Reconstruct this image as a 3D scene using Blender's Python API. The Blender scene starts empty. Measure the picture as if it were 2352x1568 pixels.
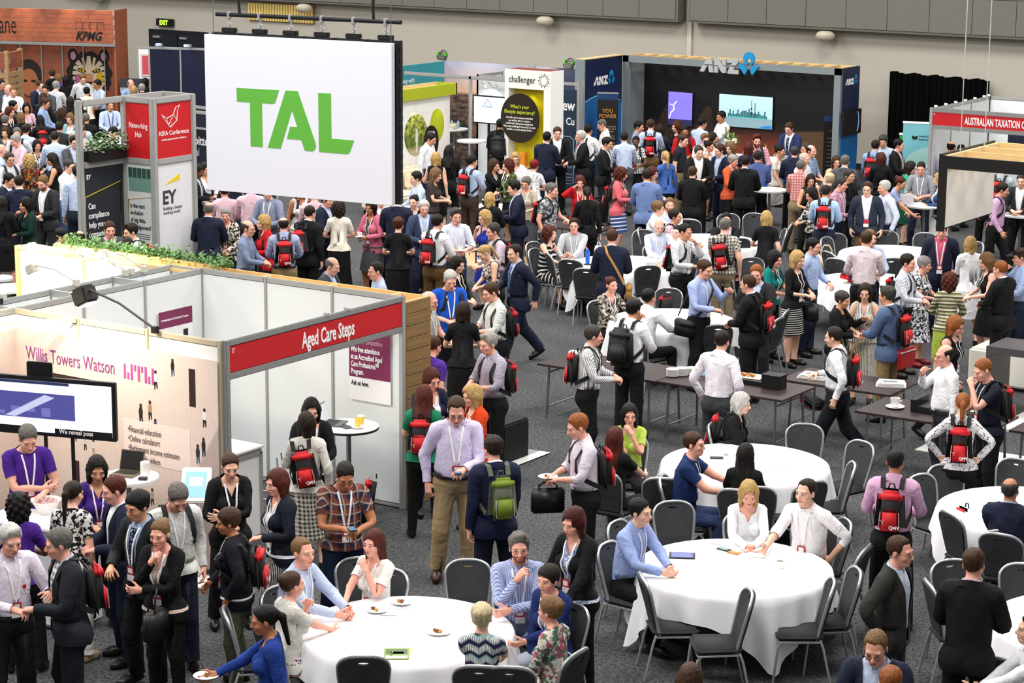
"""Trade show floor seen from the gallery: hall, booths, tables, chairs, bags and the people among them. Units are metres."""
import bpy, bmesh, math, random
import numpy as np
random.seed(7)
SC = bpy.context.scene
COL = SC.collection
# ---------------------------------------------------------------- camera: from the gallery above the hall floor
# x runs along the back wall, y into the hall, z up; metres
CAM_H, PITCH, ROLL, YAW = 7.2046, 0.209748, 0.0075787, 0.592562
cd = bpy.data.cameras.new('camera'); cam = bpy.data.objects.new('camera', cd); COL.objects.link(cam)
cd.sensor_width = 36.0; cd.lens = 36.0 * 5158.067 / 2352.0; cd.clip_end = 200
cam.location = (20, 0, CAM_H)
from mathutils import Matrix, Vector
cam.matrix_world = Matrix.Translation((20, 0, CAM_H)) @ Matrix.Rotation(YAW, 4, 'Z') @ Matrix.Rotation(math.pi / 2 - PITCH, 4, 'X') @ Matrix.Rotation(ROLL, 4, 'Z')
SC.camera = cam
# ---------------------------------------------------------------- light: the hall's ceiling lamps and the soft light between them
SC.view_settings.view_transform = 'Standard'; SC.view_settings.look = 'None'; SC.view_settings.exposure = 0.0; SC.view_settings.gamma = 1.0
SC.view_settings.use_curve_mapping = False
wd = bpy.data.worlds.new('hall_light'); SC.world = wd; wd.use_nodes = True
wd.node_tree.nodes['Background'].inputs[0].default_value = (1.0, .985, .96, 1); wd.node_tree.nodes['Background'].inputs[1].default_value = .42
def area(x, y, z, sx, sy, power, col=(1, .97, .93)):
    l = bpy.data.lights.new('hall_lamp', 'AREA'); l.shape = 'RECTANGLE'; l.size = sx; l.size_y = sy; l.energy = power; l.color = col
    o = bpy.data.objects.new('hall_lamp', l); COL.objects.link(o); o.location = (x, y, z); return o
for ly in (10, 20, 30, 40):
    for lx in (-24, -12, 0, 11): area(lx, ly, 12.0, 4.5, 4.5, 1000)
def spot(x, y, z, tx, ty, tz, power, deg, col=(1, .93, .8), r=.04, blend=.6):
    l = bpy.data.lights.new('spot_lamp', 'SPOT'); l.energy = power; l.spot_size = math.radians(deg); l.spot_blend = blend; l.color = col; l.shadow_soft_size = r
    o = bpy.data.objects.new('spot_lamp', l); COL.objects.link(o); o.location = (x, y, z)
    o.rotation_euler = (Vector((tx, ty, tz)) - Vector((x, y, z))).to_track_quat('-Z', 'Y').to_euler(); return o
# ---------------------------------------------------------------- materials
MATS = {}
def srgb(c):
    """'#rrggbb' or an (r, g, b) of 0..1 sRGB values to linear."""
    if isinstance(c, str):
        c = c.lstrip('#'); c = [int(c[i:i + 2], 16) / 255 for i in (0, 2, 4)]
    return tuple((x / 12.92 if x <= .04045 else ((x + .055) / 1.055) ** 2.4) for x in c) + (1.0,)
class NT:
    """A small node-tree writer."""
    def __init__(s, name):
        s.m = bpy.data.materials.new(name); s.m.use_nodes = True; s.t = s.m.node_tree; s.b = s.t.nodes['Principled BSDF']
    def n(s, typ, **kw):
        x = s.t.nodes.new(typ)
        for k, v in kw.items():
            if k[0] == 'i' and k[1:].isdigit():
                if isinstance(v, bpy.types.NodeSocket): s.t.links.new(v, x.inputs[int(k[1:])])
                else: x.inputs[int(k[1:])].default_value = v
            else: setattr(x, k, v)
        return x
    def math(s, op, a, b=0.0, c=0.0): return s.n('ShaderNodeMath', operation=op, i0=a, i1=b, i2=c).outputs[0]
    def mix(s, f, a, b):
        x = s.n('ShaderNodeMix', data_type='RGBA')
        for i, v in ((0, f), (6, a), (7, b)):
            if isinstance(v, bpy.types.NodeSocket): s.t.links.new(v, x.inputs[i])
            else: x.inputs[i].default_value = v
        return x.outputs[2]
    def rest(s): return s.n('ShaderNodeAttribute', attribute_name='rest').outputs['Vector']
    def xyz(s, v): return s.n('ShaderNodeSeparateXYZ', i0=v).outputs
    def obj(s): return s.n('ShaderNodeTexCoord').outputs['Object']
    def noise(s, v, scale, detail=2.0, rough=.5):
        x = s.n('ShaderNodeTexNoise'); s.t.links.new(v, x.inputs['Vector'])
        x.inputs['Scale'].default_value = scale; x.inputs['Detail'].default_value = detail; x.inputs['Roughness'].default_value = rough
        return x.outputs[0]
    def scale(s, v, xyz):
        return s.n('ShaderNodeVectorMath', operation='MULTIPLY', i0=v, i1=xyz).outputs[0]
    def ramp(s, f, a, b):
        x = s.n('ShaderNodeMapRange', i0=f, i1=a, i2=b); return x.outputs[0]
    def bump(s, h, dist, strength=1.0):
        x = s.n('ShaderNodeBump'); x.inputs['Strength'].default_value = strength; x.inputs['Distance'].default_value = dist
        s.t.links.new(h, x.inputs['Height']); s.t.links.new(x.outputs[0], s.b.inputs['Normal'])
    def out(s, col=None, rough=.6, metal=0.0, spec=.5, emit=None, es=0.0):
        def put(k, v):
            if isinstance(v, bpy.types.NodeSocket): s.t.links.new(v, s.b.inputs[k])
            else: s.b.inputs[k].default_value = v
        if col is not None: put('Base Color', col)
        put('Roughness', rough); put('Metallic', metal); put('Specular IOR Level', spec)
        if emit is not None: put('Emission Color', emit); put('Emission Strength', es)
        return s.m
def plain(col, rough=.55, metal=0.0, spec=.4, vary=.06, name=None):
    """Paint, plastic, metal: one colour with a faint mottling."""
    k = ('plain', str(col), rough, metal, spec, vary)
    if k not in MATS:
        t = NT(name or 'painted_surface'); c = srgb(col)
        f = t.noise(t.obj(), 6.0, 3.0)
        MATS[k] = t.out(t.mix(f, tuple(x * (1 - vary) for x in c[:3]) + (1,), tuple(min(1, x * (1 + vary)) for x in c[:3]) + (1,)), rough, metal, spec)
    return MATS[k]
def glow(col, es, name='lit_panel'):
    k = ('glow', str(col), es)
    if k not in MATS:
        t = NT(name); c = srgb(col); MATS[k] = t.out(c, .5, emit=c, es=es)
    return MATS[k]
def skin(tone, brow):
    """Skin with eyes, brows and lips where the face has them."""
    k = ('skin', tone, brow)
    if k in MATS: return MATS[k]
    t = NT('skin'); R = t.rest(); x, y, z = t.xyz(R)[0:3]
    ax = t.math('ABSOLUTE', x)
    def ell(cx, cz, rx, rz, soft=.12):   # 1 inside an ellipse about (cx, cz) of the face
        a = t.math('DIVIDE', t.math('SUBTRACT', ax, cx), rx); b = t.math('DIVIDE', t.math('SUBTRACT', z, cz), rz)
        d = t.math('SQRT', t.math('ADD', t.math('MULTIPLY', a, a), t.math('MULTIPLY', b, b)))
        return t.ramp(d, 1 + soft, 1 - soft)
    front = t.ramp(y, -.050, -.060)
    base = srgb(tone)
    redder = (min(1, base[0] * 1.02), base[1] * .74, base[2] * .70, 1)
    c = t.mix(t.math('MULTIPLY', t.noise(R, 9.0, 3.0), .55), base, redder)
    c = t.mix(t.math('MULTIPLY', ell(.040, 1.622, .026, .026, .5), .45), c, redder)
    c = t.mix(t.math('MULTIPLY', ell(0.0, 1.630, .016, .016, .5), .30), c, redder)
    m = lambda f: t.math('MULTIPLY', f, front)
    lip = (base[0] * .62, base[1] * .36, base[2] * .36, 1)
    c = t.mix(t.math('MULTIPLY', m(ell(0, 1.5925, .026, .0105, .2)), .8), c, lip)
    c = t.mix(m(ell(0, 1.5928, .024, .0016, .5)), c, (.03, .012, .010, 1))
    c = t.mix(t.math('MULTIPLY', m(ell(.0315, 1.6555, .0185, .0125, .35)), .35), c, (base[0] * .45, base[1] * .33, base[2] * .30, 1))
    c = t.mix(m(ell(.0315, 1.6550, .0145, .0068)), c, (.74, .72, .70, 1))
    c = t.mix(m(ell(.0315, 1.6555, .0066, .0066)), c, (.035, .022, .015, 1))
    c = t.mix(m(ell(.0315, 1.6615, .0160, .0026, .4)), c, (.03, .018, .014, 1))
    c = t.mix(t.math('MULTIPLY', m(ell(.0335, 1.6800, .0200, .0046, .35)), .85), c, srgb(brow))
    MATS[k] = t.out(c, .52, spec=.35)
    return MATS[k]
def hair_mat(col):
    k = ('hair', col)
    if k in MATS: return MATS[k]
    t = NT('hair'); R = t.rest(); c = srgb(col)
    f = t.noise(t.scale(R, (70, 70, 9)), 1.0, 4.0, .65)
    g = t.noise(t.scale(R, (150, 150, 16)), 1.0, 2.0)
    f = t.math('ADD', t.math('MULTIPLY', f, .55), t.math('MULTIPLY', t.noise(t.scale(R, (34, 34, 11)), 1.0, 3.0), .45))
    t.bump(t.math('ADD', f, g), .006, .9)
    MATS[k] = t.out(t.mix(t.ramp(f, .3, .7), tuple(v * .45 for v in c[:3]) + (1,), tuple(min(1, v * 1.15 + .002) for v in c[:3]) + (1,)), .55, spec=.22)
    return MATS[k]
def cloth(pat, c1, c2='#ffffff', c3=None):
    """Woven clothing: plain, stripes, checks, prints, in the wearer's own coordinates so that it stays with the cloth."""
    k = ('cloth', pat, c1, c2, c3)
    if k in MATS: return MATS[k]
    t = NT('cloth_' + pat); R = t.rest(); x, y, z = t.xyz(R)[0:3]
    a, b = srgb(c1), srgb(c2)
    def band(v, period, width, soft=.06):
        f = t.math('FRACT', t.math('DIVIDE', v, period))
        d = t.math('ABSOLUTE', t.math('SUBTRACT', f, .5))
        return t.ramp(d, width / 2 + soft, width / 2 - soft)
    ang = t.math('ADD', x, t.math('MULTIPLY', y, .5))
    col = a; rough = .85; bump = .0035
    if pat == 'stripe_v': col = t.mix(band(ang, .020, .34), a, b)
    elif pat == 'stripe_wide_v': col = t.mix(band(ang, .045, .22), a, b)
    elif pat == 'stripe_h': col = t.mix(band(z, .034, .36), a, b)
    elif pat == 'stripe_wide_h': col = t.mix(band(z, .075, .32), a, b)
    elif pat == 'knit_h':
        col = t.mix(band(z, .052, .5), a, b); col = t.mix(band(t.math('ADD', z, .01), .09, .22), col, srgb(c3 or '#6b6b40'))
    elif pat == 'check':
        m1 = band(ang, .048, .46); m2 = band(z, .048, .46)
        col = t.mix(t.math('MULTIPLY', t.math('ADD', m1, m2), .5), a, b)
    elif pat == 'plaid':
        m1 = band(ang, .090, .40); m2 = band(z, .090, .40)
        col = t.mix(t.math('MULTIPLY', t.math('ADD', m1, m2), .42), a, srgb(c3 or '#a5562f'))
        col = t.mix(t.math('MULTIPLY', t.math('MAXIMUM', band(t.math('ADD', ang, .022), .090, .09), band(t.math('ADD', z, .022), .090, .09)), .85), col, b)
    elif pat == 'fine_check':
        col = t.mix(t.math('MULTIPLY', t.math('MAXIMUM', band(ang, .014, .22), band(z, .014, .22)), .6), a, b)
    elif pat in ('print', 'floral'):
        n1 = t.noise(R, 26.0 if pat == 'print' else 17.0, 2.0, .6)
        col = t.mix(t.ramp(n1, .47, .53), a, b)
        if c3:
            n2 = t.noise(t.scale(R, (1, 1.1, .9)), 21.0, 2.0)
            col = t.mix(t.ramp(n2, .56, .60), col, srgb(c3))
            n3 = t.noise(t.scale(R, (1.3, .9, 1.1)), 15.0, 1.0)
            col = t.mix(t.ramp(n3, .62, .65), col, srgb('#2f6f62'))
    elif pat == 'spots':
        v = t.n('ShaderNodeTexVoronoi'); v.inputs['Scale'].default_value = 38.0; t.t.links.new(R, v.inputs['Vector'])
        col = t.mix(t.ramp(v.outputs[0], .34, .28), a, b)
    elif pat == 'zigzag':
        zz = t.math('ADD', z, t.math('MULTIPLY', t.math('PINGPONG', ang, .06), .65))
        col = t.mix(t.math('MULTIPLY', band(zz, .092, .56, .1), t.ramp(t.math('FRACT', t.math('DIVIDE', ang, .012)), .2, .5)), a, b)
        col = t.mix(t.math('MULTIPLY', band(t.math('ADD', zz, .03), .184, .16), .6), col, srgb(c3 or '#8fb9b4'))
    elif pat == 'knit':
        col = t.mix(t.math('MAXIMUM', band(ang, .012, .3), band(z, .014, .4)), a, tuple(v * .72 for v in a[:3]) + (1,))
    elif pat == 'suit':
        # lapel seam of the jacket
        e = t.math('SUBTRACT', t.math('ABSOLUTE', x), t.math('ADD', .018, t.math('MULTIPLY', t.math('SUBTRACT', z, 1.08), .165)))
        lap = t.math('MULTIPLY', t.math('SINE', t.math('MULTIPLY', t.math('MINIMUM', t.math('MAXIMUM', t.math('SUBTRACT', z, 1.08), 0.0), .36), 7.0)), .058)
        d = t.math('ABSOLUTE', t.math('SUBTRACT', e, lap))
        f = t.math('MULTIPLY', t.ramp(d, .0045, .002), t.math('MULTIPLY', t.ramp(y, -.02, -.04), t.math('MULTIPLY', t.ramp(z, 1.09, 1.11), t.ramp(z, 1.44, 1.42))))
        col = t.mix(t.math('MULTIPLY', f, .7), a, tuple(v * .25 for v in a[:3]) + (1,)); rough = .8
    if pat in ('plain', 'suit'):
        w = t.noise(R, 160.0, 1.0)
        col = t.mix(t.math('MULTIPLY', w, .25), col, tuple(v * .82 for v in a[:3]) + (1,))
    wr = t.n('ShaderNodeTexNoise'); wr.inputs['Scale'].default_value = 7.5; wr.inputs['Detail'].default_value = 3.0; wr.inputs['Distortion'].default_value = 1.6
    t.t.links.new(t.scale(R, (1.0, 1.0, .62)), wr.inputs['Vector'])
    t.bump(wr.outputs[0], .05, .55 if pat != 'suit' else .35)
    MATS[k] = t.out(col, rough, spec=.2)
    return MATS[k]
# ---------------------------------------------------------------- people: body shape
BN = ['pelvis', 'spine', 'chest', 'neck', 'head']
for _s in 'LR':
    BN += [_s + x for x in ('ua', 'fa', 'hand', 't0', 't1', 'i0', 'i1', 'm0', 'm1', 'r0', 'r1', 'p0', 'p1')]
for _s in 'LR':
    BN += [_s + x for x in ('th', 'sh', 'ft')]
BI = {n: i for i, n in enumerate(BN)}
A3 = lambda *v: np.array(v, float)
def unit(v):
    v = np.asarray(v, float)
    return v / max(1e-9, np.linalg.norm(v))
def skeleton(fem):
    J = {}
    sc = 0.935 if fem else 1.0
    J['pelvis'] = A3(0, 0, .93); J['spine'] = A3(0, 0, 1.07); J['chest'] = A3(0, .012, 1.25)
    J['neck'] = A3(0, .018, 1.485); J['head'] = A3(0, .005, 1.575)
    sx = .150 if fem else .178
    d = A3(math.sin(.70), 0, -math.cos(.70))
    J['Lua'] = A3(sx, .018, 1.435); J['Lfa'] = J['Lua'] + d * .285; J['Lhand'] = J['Lfa'] + unit(d + A3(0, -.08, 0)) * .255
    J['Lth'] = A3(.092, 0, .91); J['Lsh'] = A3(.100, -.008, .50); J['Lft'] = A3(.105, .022, .085)
    h = unit(d + A3(0, -.08, 0)); l = unit(A3(0, -1, 0) + h * h[1]); n = unit(np.cross(l, h))
    if n[0] > 0: n = -n
    w = J['Lhand']; fin = {}
    for nm, off, ln, fan, st in (('i', .029, .074, .16, .088), ('m', .0098, .081, .045, .092), ('r', -.0098, .075, -.07, .089), ('p', -.0285, .058, -.20, .082)):
        b = w + h * st + l * off
        d0 = unit(h * .97 + n * .22 + l * fan); d1 = unit(h * .72 + n * .68 + l * fan * .8)
        fin[nm] = (b, b + d0 * ln * .55, b + d0 * ln * .55 + d1 * ln * .5)
    b = w + h * .026 + l * .028 + n * .010
    d0 = unit(h * .62 + l * .62 + n * .42); d1 = unit(h * .86 + l * .30 + n * .40)
    fin['t'] = (b, b + d0 * .046, b + d0 * .046 + d1 * .034)
    for nm in 'timrp':
        J['L' + nm + '0'] = fin[nm][0]; J['L' + nm + '1'] = fin[nm][1]; J['L' + nm + 'e'] = fin[nm][2]
    for k in list(J):
        if k[0] == 'L': J['R' + k[1:]] = J[k] * A3(-1, 1, 1)
    J['_h'], J['_l'], J['_n'] = h, l, n
    return J
def prims(J, fem):
    P = []
    def rc(a, b, ra, rb, bone, k=.02): P.append(('rc', A3(*a), A3(*b), ra, rb, bone, k))
    def el(c, r, bone, k=.02, ax=None): P.append(('el', A3(*c), A3(*r), ax, None, bone, k))
    f = fem
    el((0, .004, 1.10), (.128, .098, .19) if f else (.148, .110, .19), 'spine')
    el((0, .006, 1.30), (.138, .100, .19) if f else (.166, .118, .20), 'chest', .06)
    el((0, .012, .945), (.168, .118, .125) if f else (.160, .118, .12), 'pelvis', .06)
    sx = J['Lua'][0]
    rc((-sx + .03, .018, 1.425), (sx - .03, .018, 1.425), .058, .058, 'chest', .05)
    rc((0, .025, 1.44), (0, .006, 1.60), .058 if not f else .050, .052 if not f else .044, 'neck', .03)
    # head
    el((0, .018, 1.690), (.0765, .098, .090), 'head', .025)
    el((0, -.030, 1.632), (.0600, .066, .082), 'head', .03)
    el((0, -.062, 1.572), (.034, .030, .026) if not f else (.027, .028, .024), 'head', .03)
    rc((-.040, -.078, 1.679), (.040, -.078, 1.679), .015, .015, 'head', .015)
    rc((0, -.094, 1.664), (0, -.113, 1.630), .007, .0120, 'head', .012)
    el((0, -.104, 1.624), (.0185, .012, .009), 'head', .010)
    el((0, -.092, 1.5975), (.026, .0125, .0055), 'head', .006)
    el((0, -.090, 1.5880), (.022, .0125, .0060), 'head', .006)
    for s, S in ((1, 'L'), (-1, 'R')):
        m = A3(s, 1, 1)
        if f: el(m * A3(.066, -.088, 1.285), (.066, .058, .062), 'chest', .035)
        rc(m * A3(.02, .03, 1.50), m * A3(sx - .02, .022, 1.445), .036, .040, 'chest', .05)
        el(m * A3(.077, .062, .895), (.092, .082, .095), 'pelvis', .05)
        el(m * A3(.042, -.062, 1.628), (.022, .024, .022), 'head', .02)
        el(m * A3(.0315, -.0800, 1.6555), (.0140, .0130, .0120), 'head', .004)
        el(m * A3(.0785, .012, 1.648), (.0075, .019, .031), 'head', .008)
        rc(J[S + 'ua'] + m * A3(.004, 0, -.012), J[S + 'fa'], .060 if not f else .050, .043 if not f else .037, S + 'ua', .05)
        rc(J[S + 'fa'], J[S + 'hand'], .042 if not f else .036, .027 if not f else .024, S + 'fa', .02)
        h, l, n = J['_h'] * m, J['_l'] * m, J['_n'] * m
        w = J[S + 'hand']
        rc(w, w + h * .03, .024, .022, S + 'hand', .015)
        for o in (.026, .009, -.008, -.024):
            rc(w + h * .030 + l * o * .7, w + h * .084 + l * o, .015, .0125, S + 'hand', .018)
        for nm, r in (('i', .0088), ('m', .0090), ('r', .0086), ('p', .0076)):
            rc(J[S + nm + '0'], J[S + nm + '1'], r, r * .95, S + nm + '0', .006)
            rc(J[S + nm + '1'], J[S + nm + 'e'], r * .95, r * .82, S + nm + '1', .004)
        rc(J[S + 't0'], J[S + 't1'], .0150, .0105, S + 't0', .012)
        rc(J[S + 't1'], J[S + 'e' if 0 else S + 'te'], .0105, .0088, S + 't1', .004)
        rc(J[S + 'th'] + m * A3(0, .004, .0), J[S + 'sh'], .088 if not f else .092, .057, S + 'th', .05)
        rc(J[S + 'sh'], J[S + 'ft'] + A3(0, 0, .01), .055, .040, S + 'sh', .03)
        el(m * A3(.104, .030, .37), (.050, .050, .11), S + 'sh', .04)
        rc(m * A3(.106, .048, .045), m * A3(.112, -.085, .040), .038, .042, S + 'ft', .03)
        rc(m * A3(.112, -.085, .034), m * A3(.110, -.150, .026), .042, .034, S + 'ft', .03)
    return P
def prim_d(pr, X):
    if pr[0] == 'rc':
        a, b, ra, rb = pr[1:5]
        ba = b - a
        pa = X - a
        t = np.clip((pa @ ba) / (ba @ ba), 0, 1)
        return np.linalg.norm(pa - t[..., None] * ba, axis=-1) - (ra + (rb - ra) * t)
    q = X - pr[1]
    k0 = np.linalg.norm(q / pr[2], axis=-1)
    k1 = np.linalg.norm(q / (pr[2] ** 2), axis=-1)
    return k0 * (k0 - 1) / np.maximum(k1, 1e-6)
def bbox(pr):
    if pr[0] == 'rc':
        lo = np.minimum(pr[1] - pr[3], pr[2] - pr[4]); hi = np.maximum(pr[1] + pr[3], pr[2] + pr[4])
        return lo, hi
    return pr[1] - pr[2], pr[1] + pr[2]
def smin(a, b, k):
    h = np.clip(.5 + .5 * (b - a) / k, 0, 1)
    return b + (a - b) * h - k * h * (1 - h)
def field(P, ax, carve=None):
    """Signed distance on a rectilinear grid, each shape evaluated only near itself."""
    D = np.full([len(a) for a in ax], .08, np.float32)
    for pr in P:
        lo, hi = bbox(pr)
        mg = pr[6] + .02
        sl = [slice(max(0, np.searchsorted(a, l - mg)), np.searchsorted(a, h + mg)) for a, l, h in zip(ax, lo, hi)]
        if any(s.stop - s.start < 1 for s in sl): continue
        X = np.stack(np.meshgrid(*[a[s] for a, s in zip(ax, sl)], indexing='ij'), -1)
        D[tuple(sl)] = smin(D[tuple(sl)], prim_d(pr, X), pr[6])
    return D
def nets(D, ax):
    """Surface nets: the quad mesh of the zero level."""
    nx, ny, nz = D.shape
    S = D < 0
    cnt = np.zeros((nx - 1, ny - 1, nz - 1), np.int8)
    for i in (0, 1):
        for j in (0, 1):
            for k in (0, 1):
                cnt += S[i:nx - 1 + i, j:ny - 1 + j, k:nz - 1 + k]
    act = np.argwhere((cnt > 0) & (cnt < 8))
    idx = np.full(cnt.shape, -1, np.int64)
    idx[tuple(act.T)] = np.arange(len(act))
    acc = np.zeros((len(act), 3)); num = np.zeros(len(act))
    cs = [(0, 0, 0), (1, 0, 0), (0, 1, 0), (1, 1, 0), (0, 0, 1), (1, 0, 1), (0, 1, 1), (1, 1, 1)]
    for a in range(8):
        for b in range(a + 1, 8):
            if sum(abs(x - y) for x, y in zip(cs[a], cs[b])) != 1: continue
            ia = act + cs[a]; ib = act + cs[b]
            da = D[tuple(ia.T)]; db = D[tuple(ib.T)]
            m = (da < 0) != (db < 0)
            t = np.where(m, da / np.where(m, da - db, 1), 0)[:, None]
            pa = np.stack([ax[q][ia[:, q]] for q in range(3)], 1); pb = np.stack([ax[q][ib[:, q]] for q in range(3)], 1)
            acc += np.where(m[:, None], pa + (pb - pa) * t, 0); num += m
    V = acc / num[:, None]
    Q = []
    for d in range(3):
        e1, e2 = (d + 1) % 3, (d + 2) % 3
        sh = np.zeros(3, int); sh[d] = 1
        A = S[tuple(slice(0, n - (1 if q == d else 0)) for q, n in enumerate(D.shape))]
        B = S[tuple(slice(1 if q == d else 0, n) for q, n in enumerate(D.shape))]
        ed = np.argwhere(A != B)
        ed = ed[(ed[:, e1] > 0) & (ed[:, e2] > 0) & (ed[:, e1] < D.shape[e1] - 1) & (ed[:, e2] < D.shape[e2] - 1)]
        if not len(ed): continue
        flip = S[tuple(ed.T)]
        def at(o1, o2):
            q = ed.copy(); q[:, e1] -= o1; q[:, e2] -= o2
            return idx[tuple(q.T)]
        q = np.stack([at(1, 1), at(0, 1), at(0, 0), at(1, 0)], 1)
        q[~flip] = q[~flip][:, ::-1]
        Q.append(q)
    return V, np.concatenate(Q)
def decimated(V, Q, ntri, keep=None):
    me = bpy.data.meshes.new('tmp'); me.from_pydata(V.tolist(), [], Q.tolist())
    o = bpy.data.objects.new('tmp', me); bpy.context.scene.collection.objects.link(o)
    if keep is not None:
        g = o.vertex_groups.new(name='k')
        for lv in np.unique(keep):
            g.add(np.nonzero(keep == lv)[0].tolist(), float(lv), 'REPLACE')
    m = o.modifiers.new('d', 'DECIMATE'); m.ratio = ntri / (2 * len(Q)); m.use_collapse_triangulate = True
    if keep is not None: m.vertex_group = 'k'; m.vertex_group_factor = 1.2
    dg = bpy.context.evaluated_depsgraph_get()
    out = bpy.data.meshes.new_from_object(o.evaluated_get(dg))
    bpy.data.objects.remove(o); bpy.data.meshes.remove(me)
    return out
def arm_t(J, V):
    """Position along the arm: 0 shoulder, 1 elbow, 2 wrist, more is the hand; by |x|."""
    X = V * A3(1, 1, 1); X = X.copy(); X[:, 0] = np.abs(X[:, 0])
    a, b, c = J['Lua'], J['Lfa'], J['Lhand']
    t1 = ((X - a) @ (b - a)) / ((b - a) @ (b - a)); t2 = ((X - b) @ (c - b)) / ((c - b) @ (c - b))
    return np.where(t1 < 1, t1, 1 + t2)
class Body: pass
def make_body(fem, ntri):
    B = Body(); B.fem = fem; B.J = J = skeleton(fem); P = prims(J, fem)
    xh = np.concatenate([np.arange(.0030, .11, .0055), np.arange(.11, .50, .0075), np.arange(.50, .72, .0042)])
    ax = [np.concatenate([-xh[::-1], xh]),
          np.concatenate([np.arange(-.215, -.14, .009), np.arange(-.14, -.06, .0042), np.arange(-.06, .05, .0060), np.arange(.05, .18, .009)]),
          np.concatenate([np.arange(-.03, .80, .0125), np.arange(.80, 1.02, .0046), np.arange(1.02, 1.53, .010), np.arange(1.53, 1.80, .0045)])]
    D = field(P, ax)
    D = np.maximum(D, (.004 - ax[2])[None, None, :].astype(np.float32))
    V, Q = nets(D, ax)
    hand = (np.abs(V[:, 0]) > .50)
    face = (V[:, 2] > 1.53) & (V[:, 1] < -.01)
    keep = np.where(face, .45, np.where(hand, .70, np.where(V[:, 2] > 1.5, .8, 1.0)))
    me = decimated(V, Q, ntri, keep)
    bm = bmesh.new(); bm.from_mesh(me); bpy.data.meshes.remove(me)
    def cut(co, no, test):
        g = [f for f in bm.faces if test(f.calc_center_median())]
        es = {e for f in g for e in f.edges}; vs = {v for f in g for v in f.verts}
        bmesh.ops.bisect_plane(bm, geom=g + list(es) + list(vs), plane_co=co, plane_no=no, dist=1e-5)
    ad = unit(J['Lfa'] - J['Lua']); fd = unit(J['Lhand'] - J['Lfa'])
    cut(A3(0, 0, 1.08), A3(0, 0, 1), lambda c: abs(c.x) < .25)
    for s in (1, -1):
        m = A3(s, 1, 1)
        for f_ in (.62,):
            cut(m * (J['Lua'] + (J['Lfa'] - J['Lua']) * f_), m * ad, lambda c: c.x * s > .2 and c.z < 1.46)
        for f_ in (.30, .96):
            cut(m * (J['Lfa'] + (J['Lhand'] - J['Lfa']) * f_), m * fd, lambda c: c.x * s > .3 and c.z > .8)
        cut(m * A3(sx_(J) - .010, 0, 1.43), m * A3(1, 0, 0), lambda c: .08 < c.x * s < .25 and c.z > 1.29)
        # the opening of a jacket and of a V-neck
        cut(m * A3(.018, 0, 1.08), m * unit(A3(1, 0, -.165)), lambda c: c.y < 0 and 1.08 < c.z < 1.52 and abs(c.x) < .2)
        cut(m * A3(.018, 0, 1), m * A3(1, 0, 0), lambda c: c.y < 0 and .84 < c.z < 1.08 and abs(c.x) < .2)
        cut(m * A3(.0, 0, 1.36), m * unit(A3(1, 0, -.42)), lambda c: c.y < .02 and 1.3 < c.z < 1.53 and abs(c.x) < .12)
    for z in (.09, .28, .50, .845, .93, 1.02, ):
        cut(A3(0, 0, z), A3(0, 0, 1), lambda c: abs(c.x) < .32 and (z < .8 or abs(c.x) < .25))
    cut(A3(0, 0, 1.512), unit(A3(0, -.35, 1)), lambda c: abs(c.x) < .16 and c.z > 1.4)
    cut(A3(0, 0, 1.488), unit(A3(0, -.75, 1)), lambda c: abs(c.x) < .12 and c.z > 1.36)
    cut(A3(0, 0, 1.532), unit(A3(0, -.35, 1)), lambda c: abs(c.x) < .16 and c.z > 1.44 and c.y > -.07)
    for s in (1, -1): cut(A3(s * .084, 0, 0), A3(1, 0, 0), lambda c: c.z > 1.40 and c.z < 1.53 and .04 < c.x * s < .13)
    bmesh.ops.triangulate(bm, faces=bm.faces[:])
    bmesh.ops.dissolve_degenerate(bm, dist=1e-4, edges=bm.edges[:])
    bm.verts.index_update()
    B.V = np.array([v.co[:] for v in bm.verts]); bm.normal_update()
    B.N = np.array([v.normal[:] for v in bm.verts])
    B.F = np.array([[v.index for v in f.verts] for f in bm.faces if len(f.verts) == 3])
    bm.free()
    # bone weights: nearness to each bone's shapes
    dist = np.full((len(B.V), len(BN)), 9.0)
    for pr in P:
        b = BI[pr[5]]; dist[:, b] = np.minimum(dist[:, b], prim_d(pr, B.V))
    dm = dist.min(1, keepdims=True)
    dom = dist.argmin(1)
    isf = np.array([len(n) > 2 and n[1] in 'timrp' and n[2] in '01' for n in BN])
    s = np.where(isf | np.isin(np.arange(len(BN)), [BI['Lhand'], BI['Rhand']]), .004, .020)[None, :]
    s = np.where(np.abs(B.V[:, :1]) > .52, s, np.where((B.V[:, 2:3] < 1.05) & (B.V[:, 2:3] > .78), .03, .020))
    W = np.exp(-np.clip((dist - dm) / s, 0, 40))
    left = B.V[:, 0] > 0
    for i, n in enumerate(BN):   # no bleeding from the other side
        if n[0] == 'L' and len(n) <= 5 and n[1:] in ('th', 'sh', 'ft', 'ua', 'fa', 'hand'): W[B.V[:, 0] < -.012, i] = 0
        if n[0] == 'R' and n[1:] in ('th', 'sh', 'ft', 'ua', 'fa', 'hand'): W[B.V[:, 0] > .012, i] = 0
    hd = B.V[:, 2] > 1.545
    W[hd & (np.abs(B.V[:, 0]) < .12)] *= np.isin(np.arange(len(BN)), [BI['head'], BI['neck']])[None]
    W[W < .02] = 0
    B.W = (W / W.sum(1, keepdims=True)).astype(np.float32)
    C = B.V[B.F].mean(1); B.C = C
    fdom = np.array([np.bincount(t, minlength=len(BN)).argmax() for t in dom[B.F]])
    ta = arm_t(J, C)
    B.ta = ta
    armb = np.array([len(n) > 1 and n[0] in 'LR' and n[1:] not in ('th', 'sh', 'ft') for n in BN])
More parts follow.
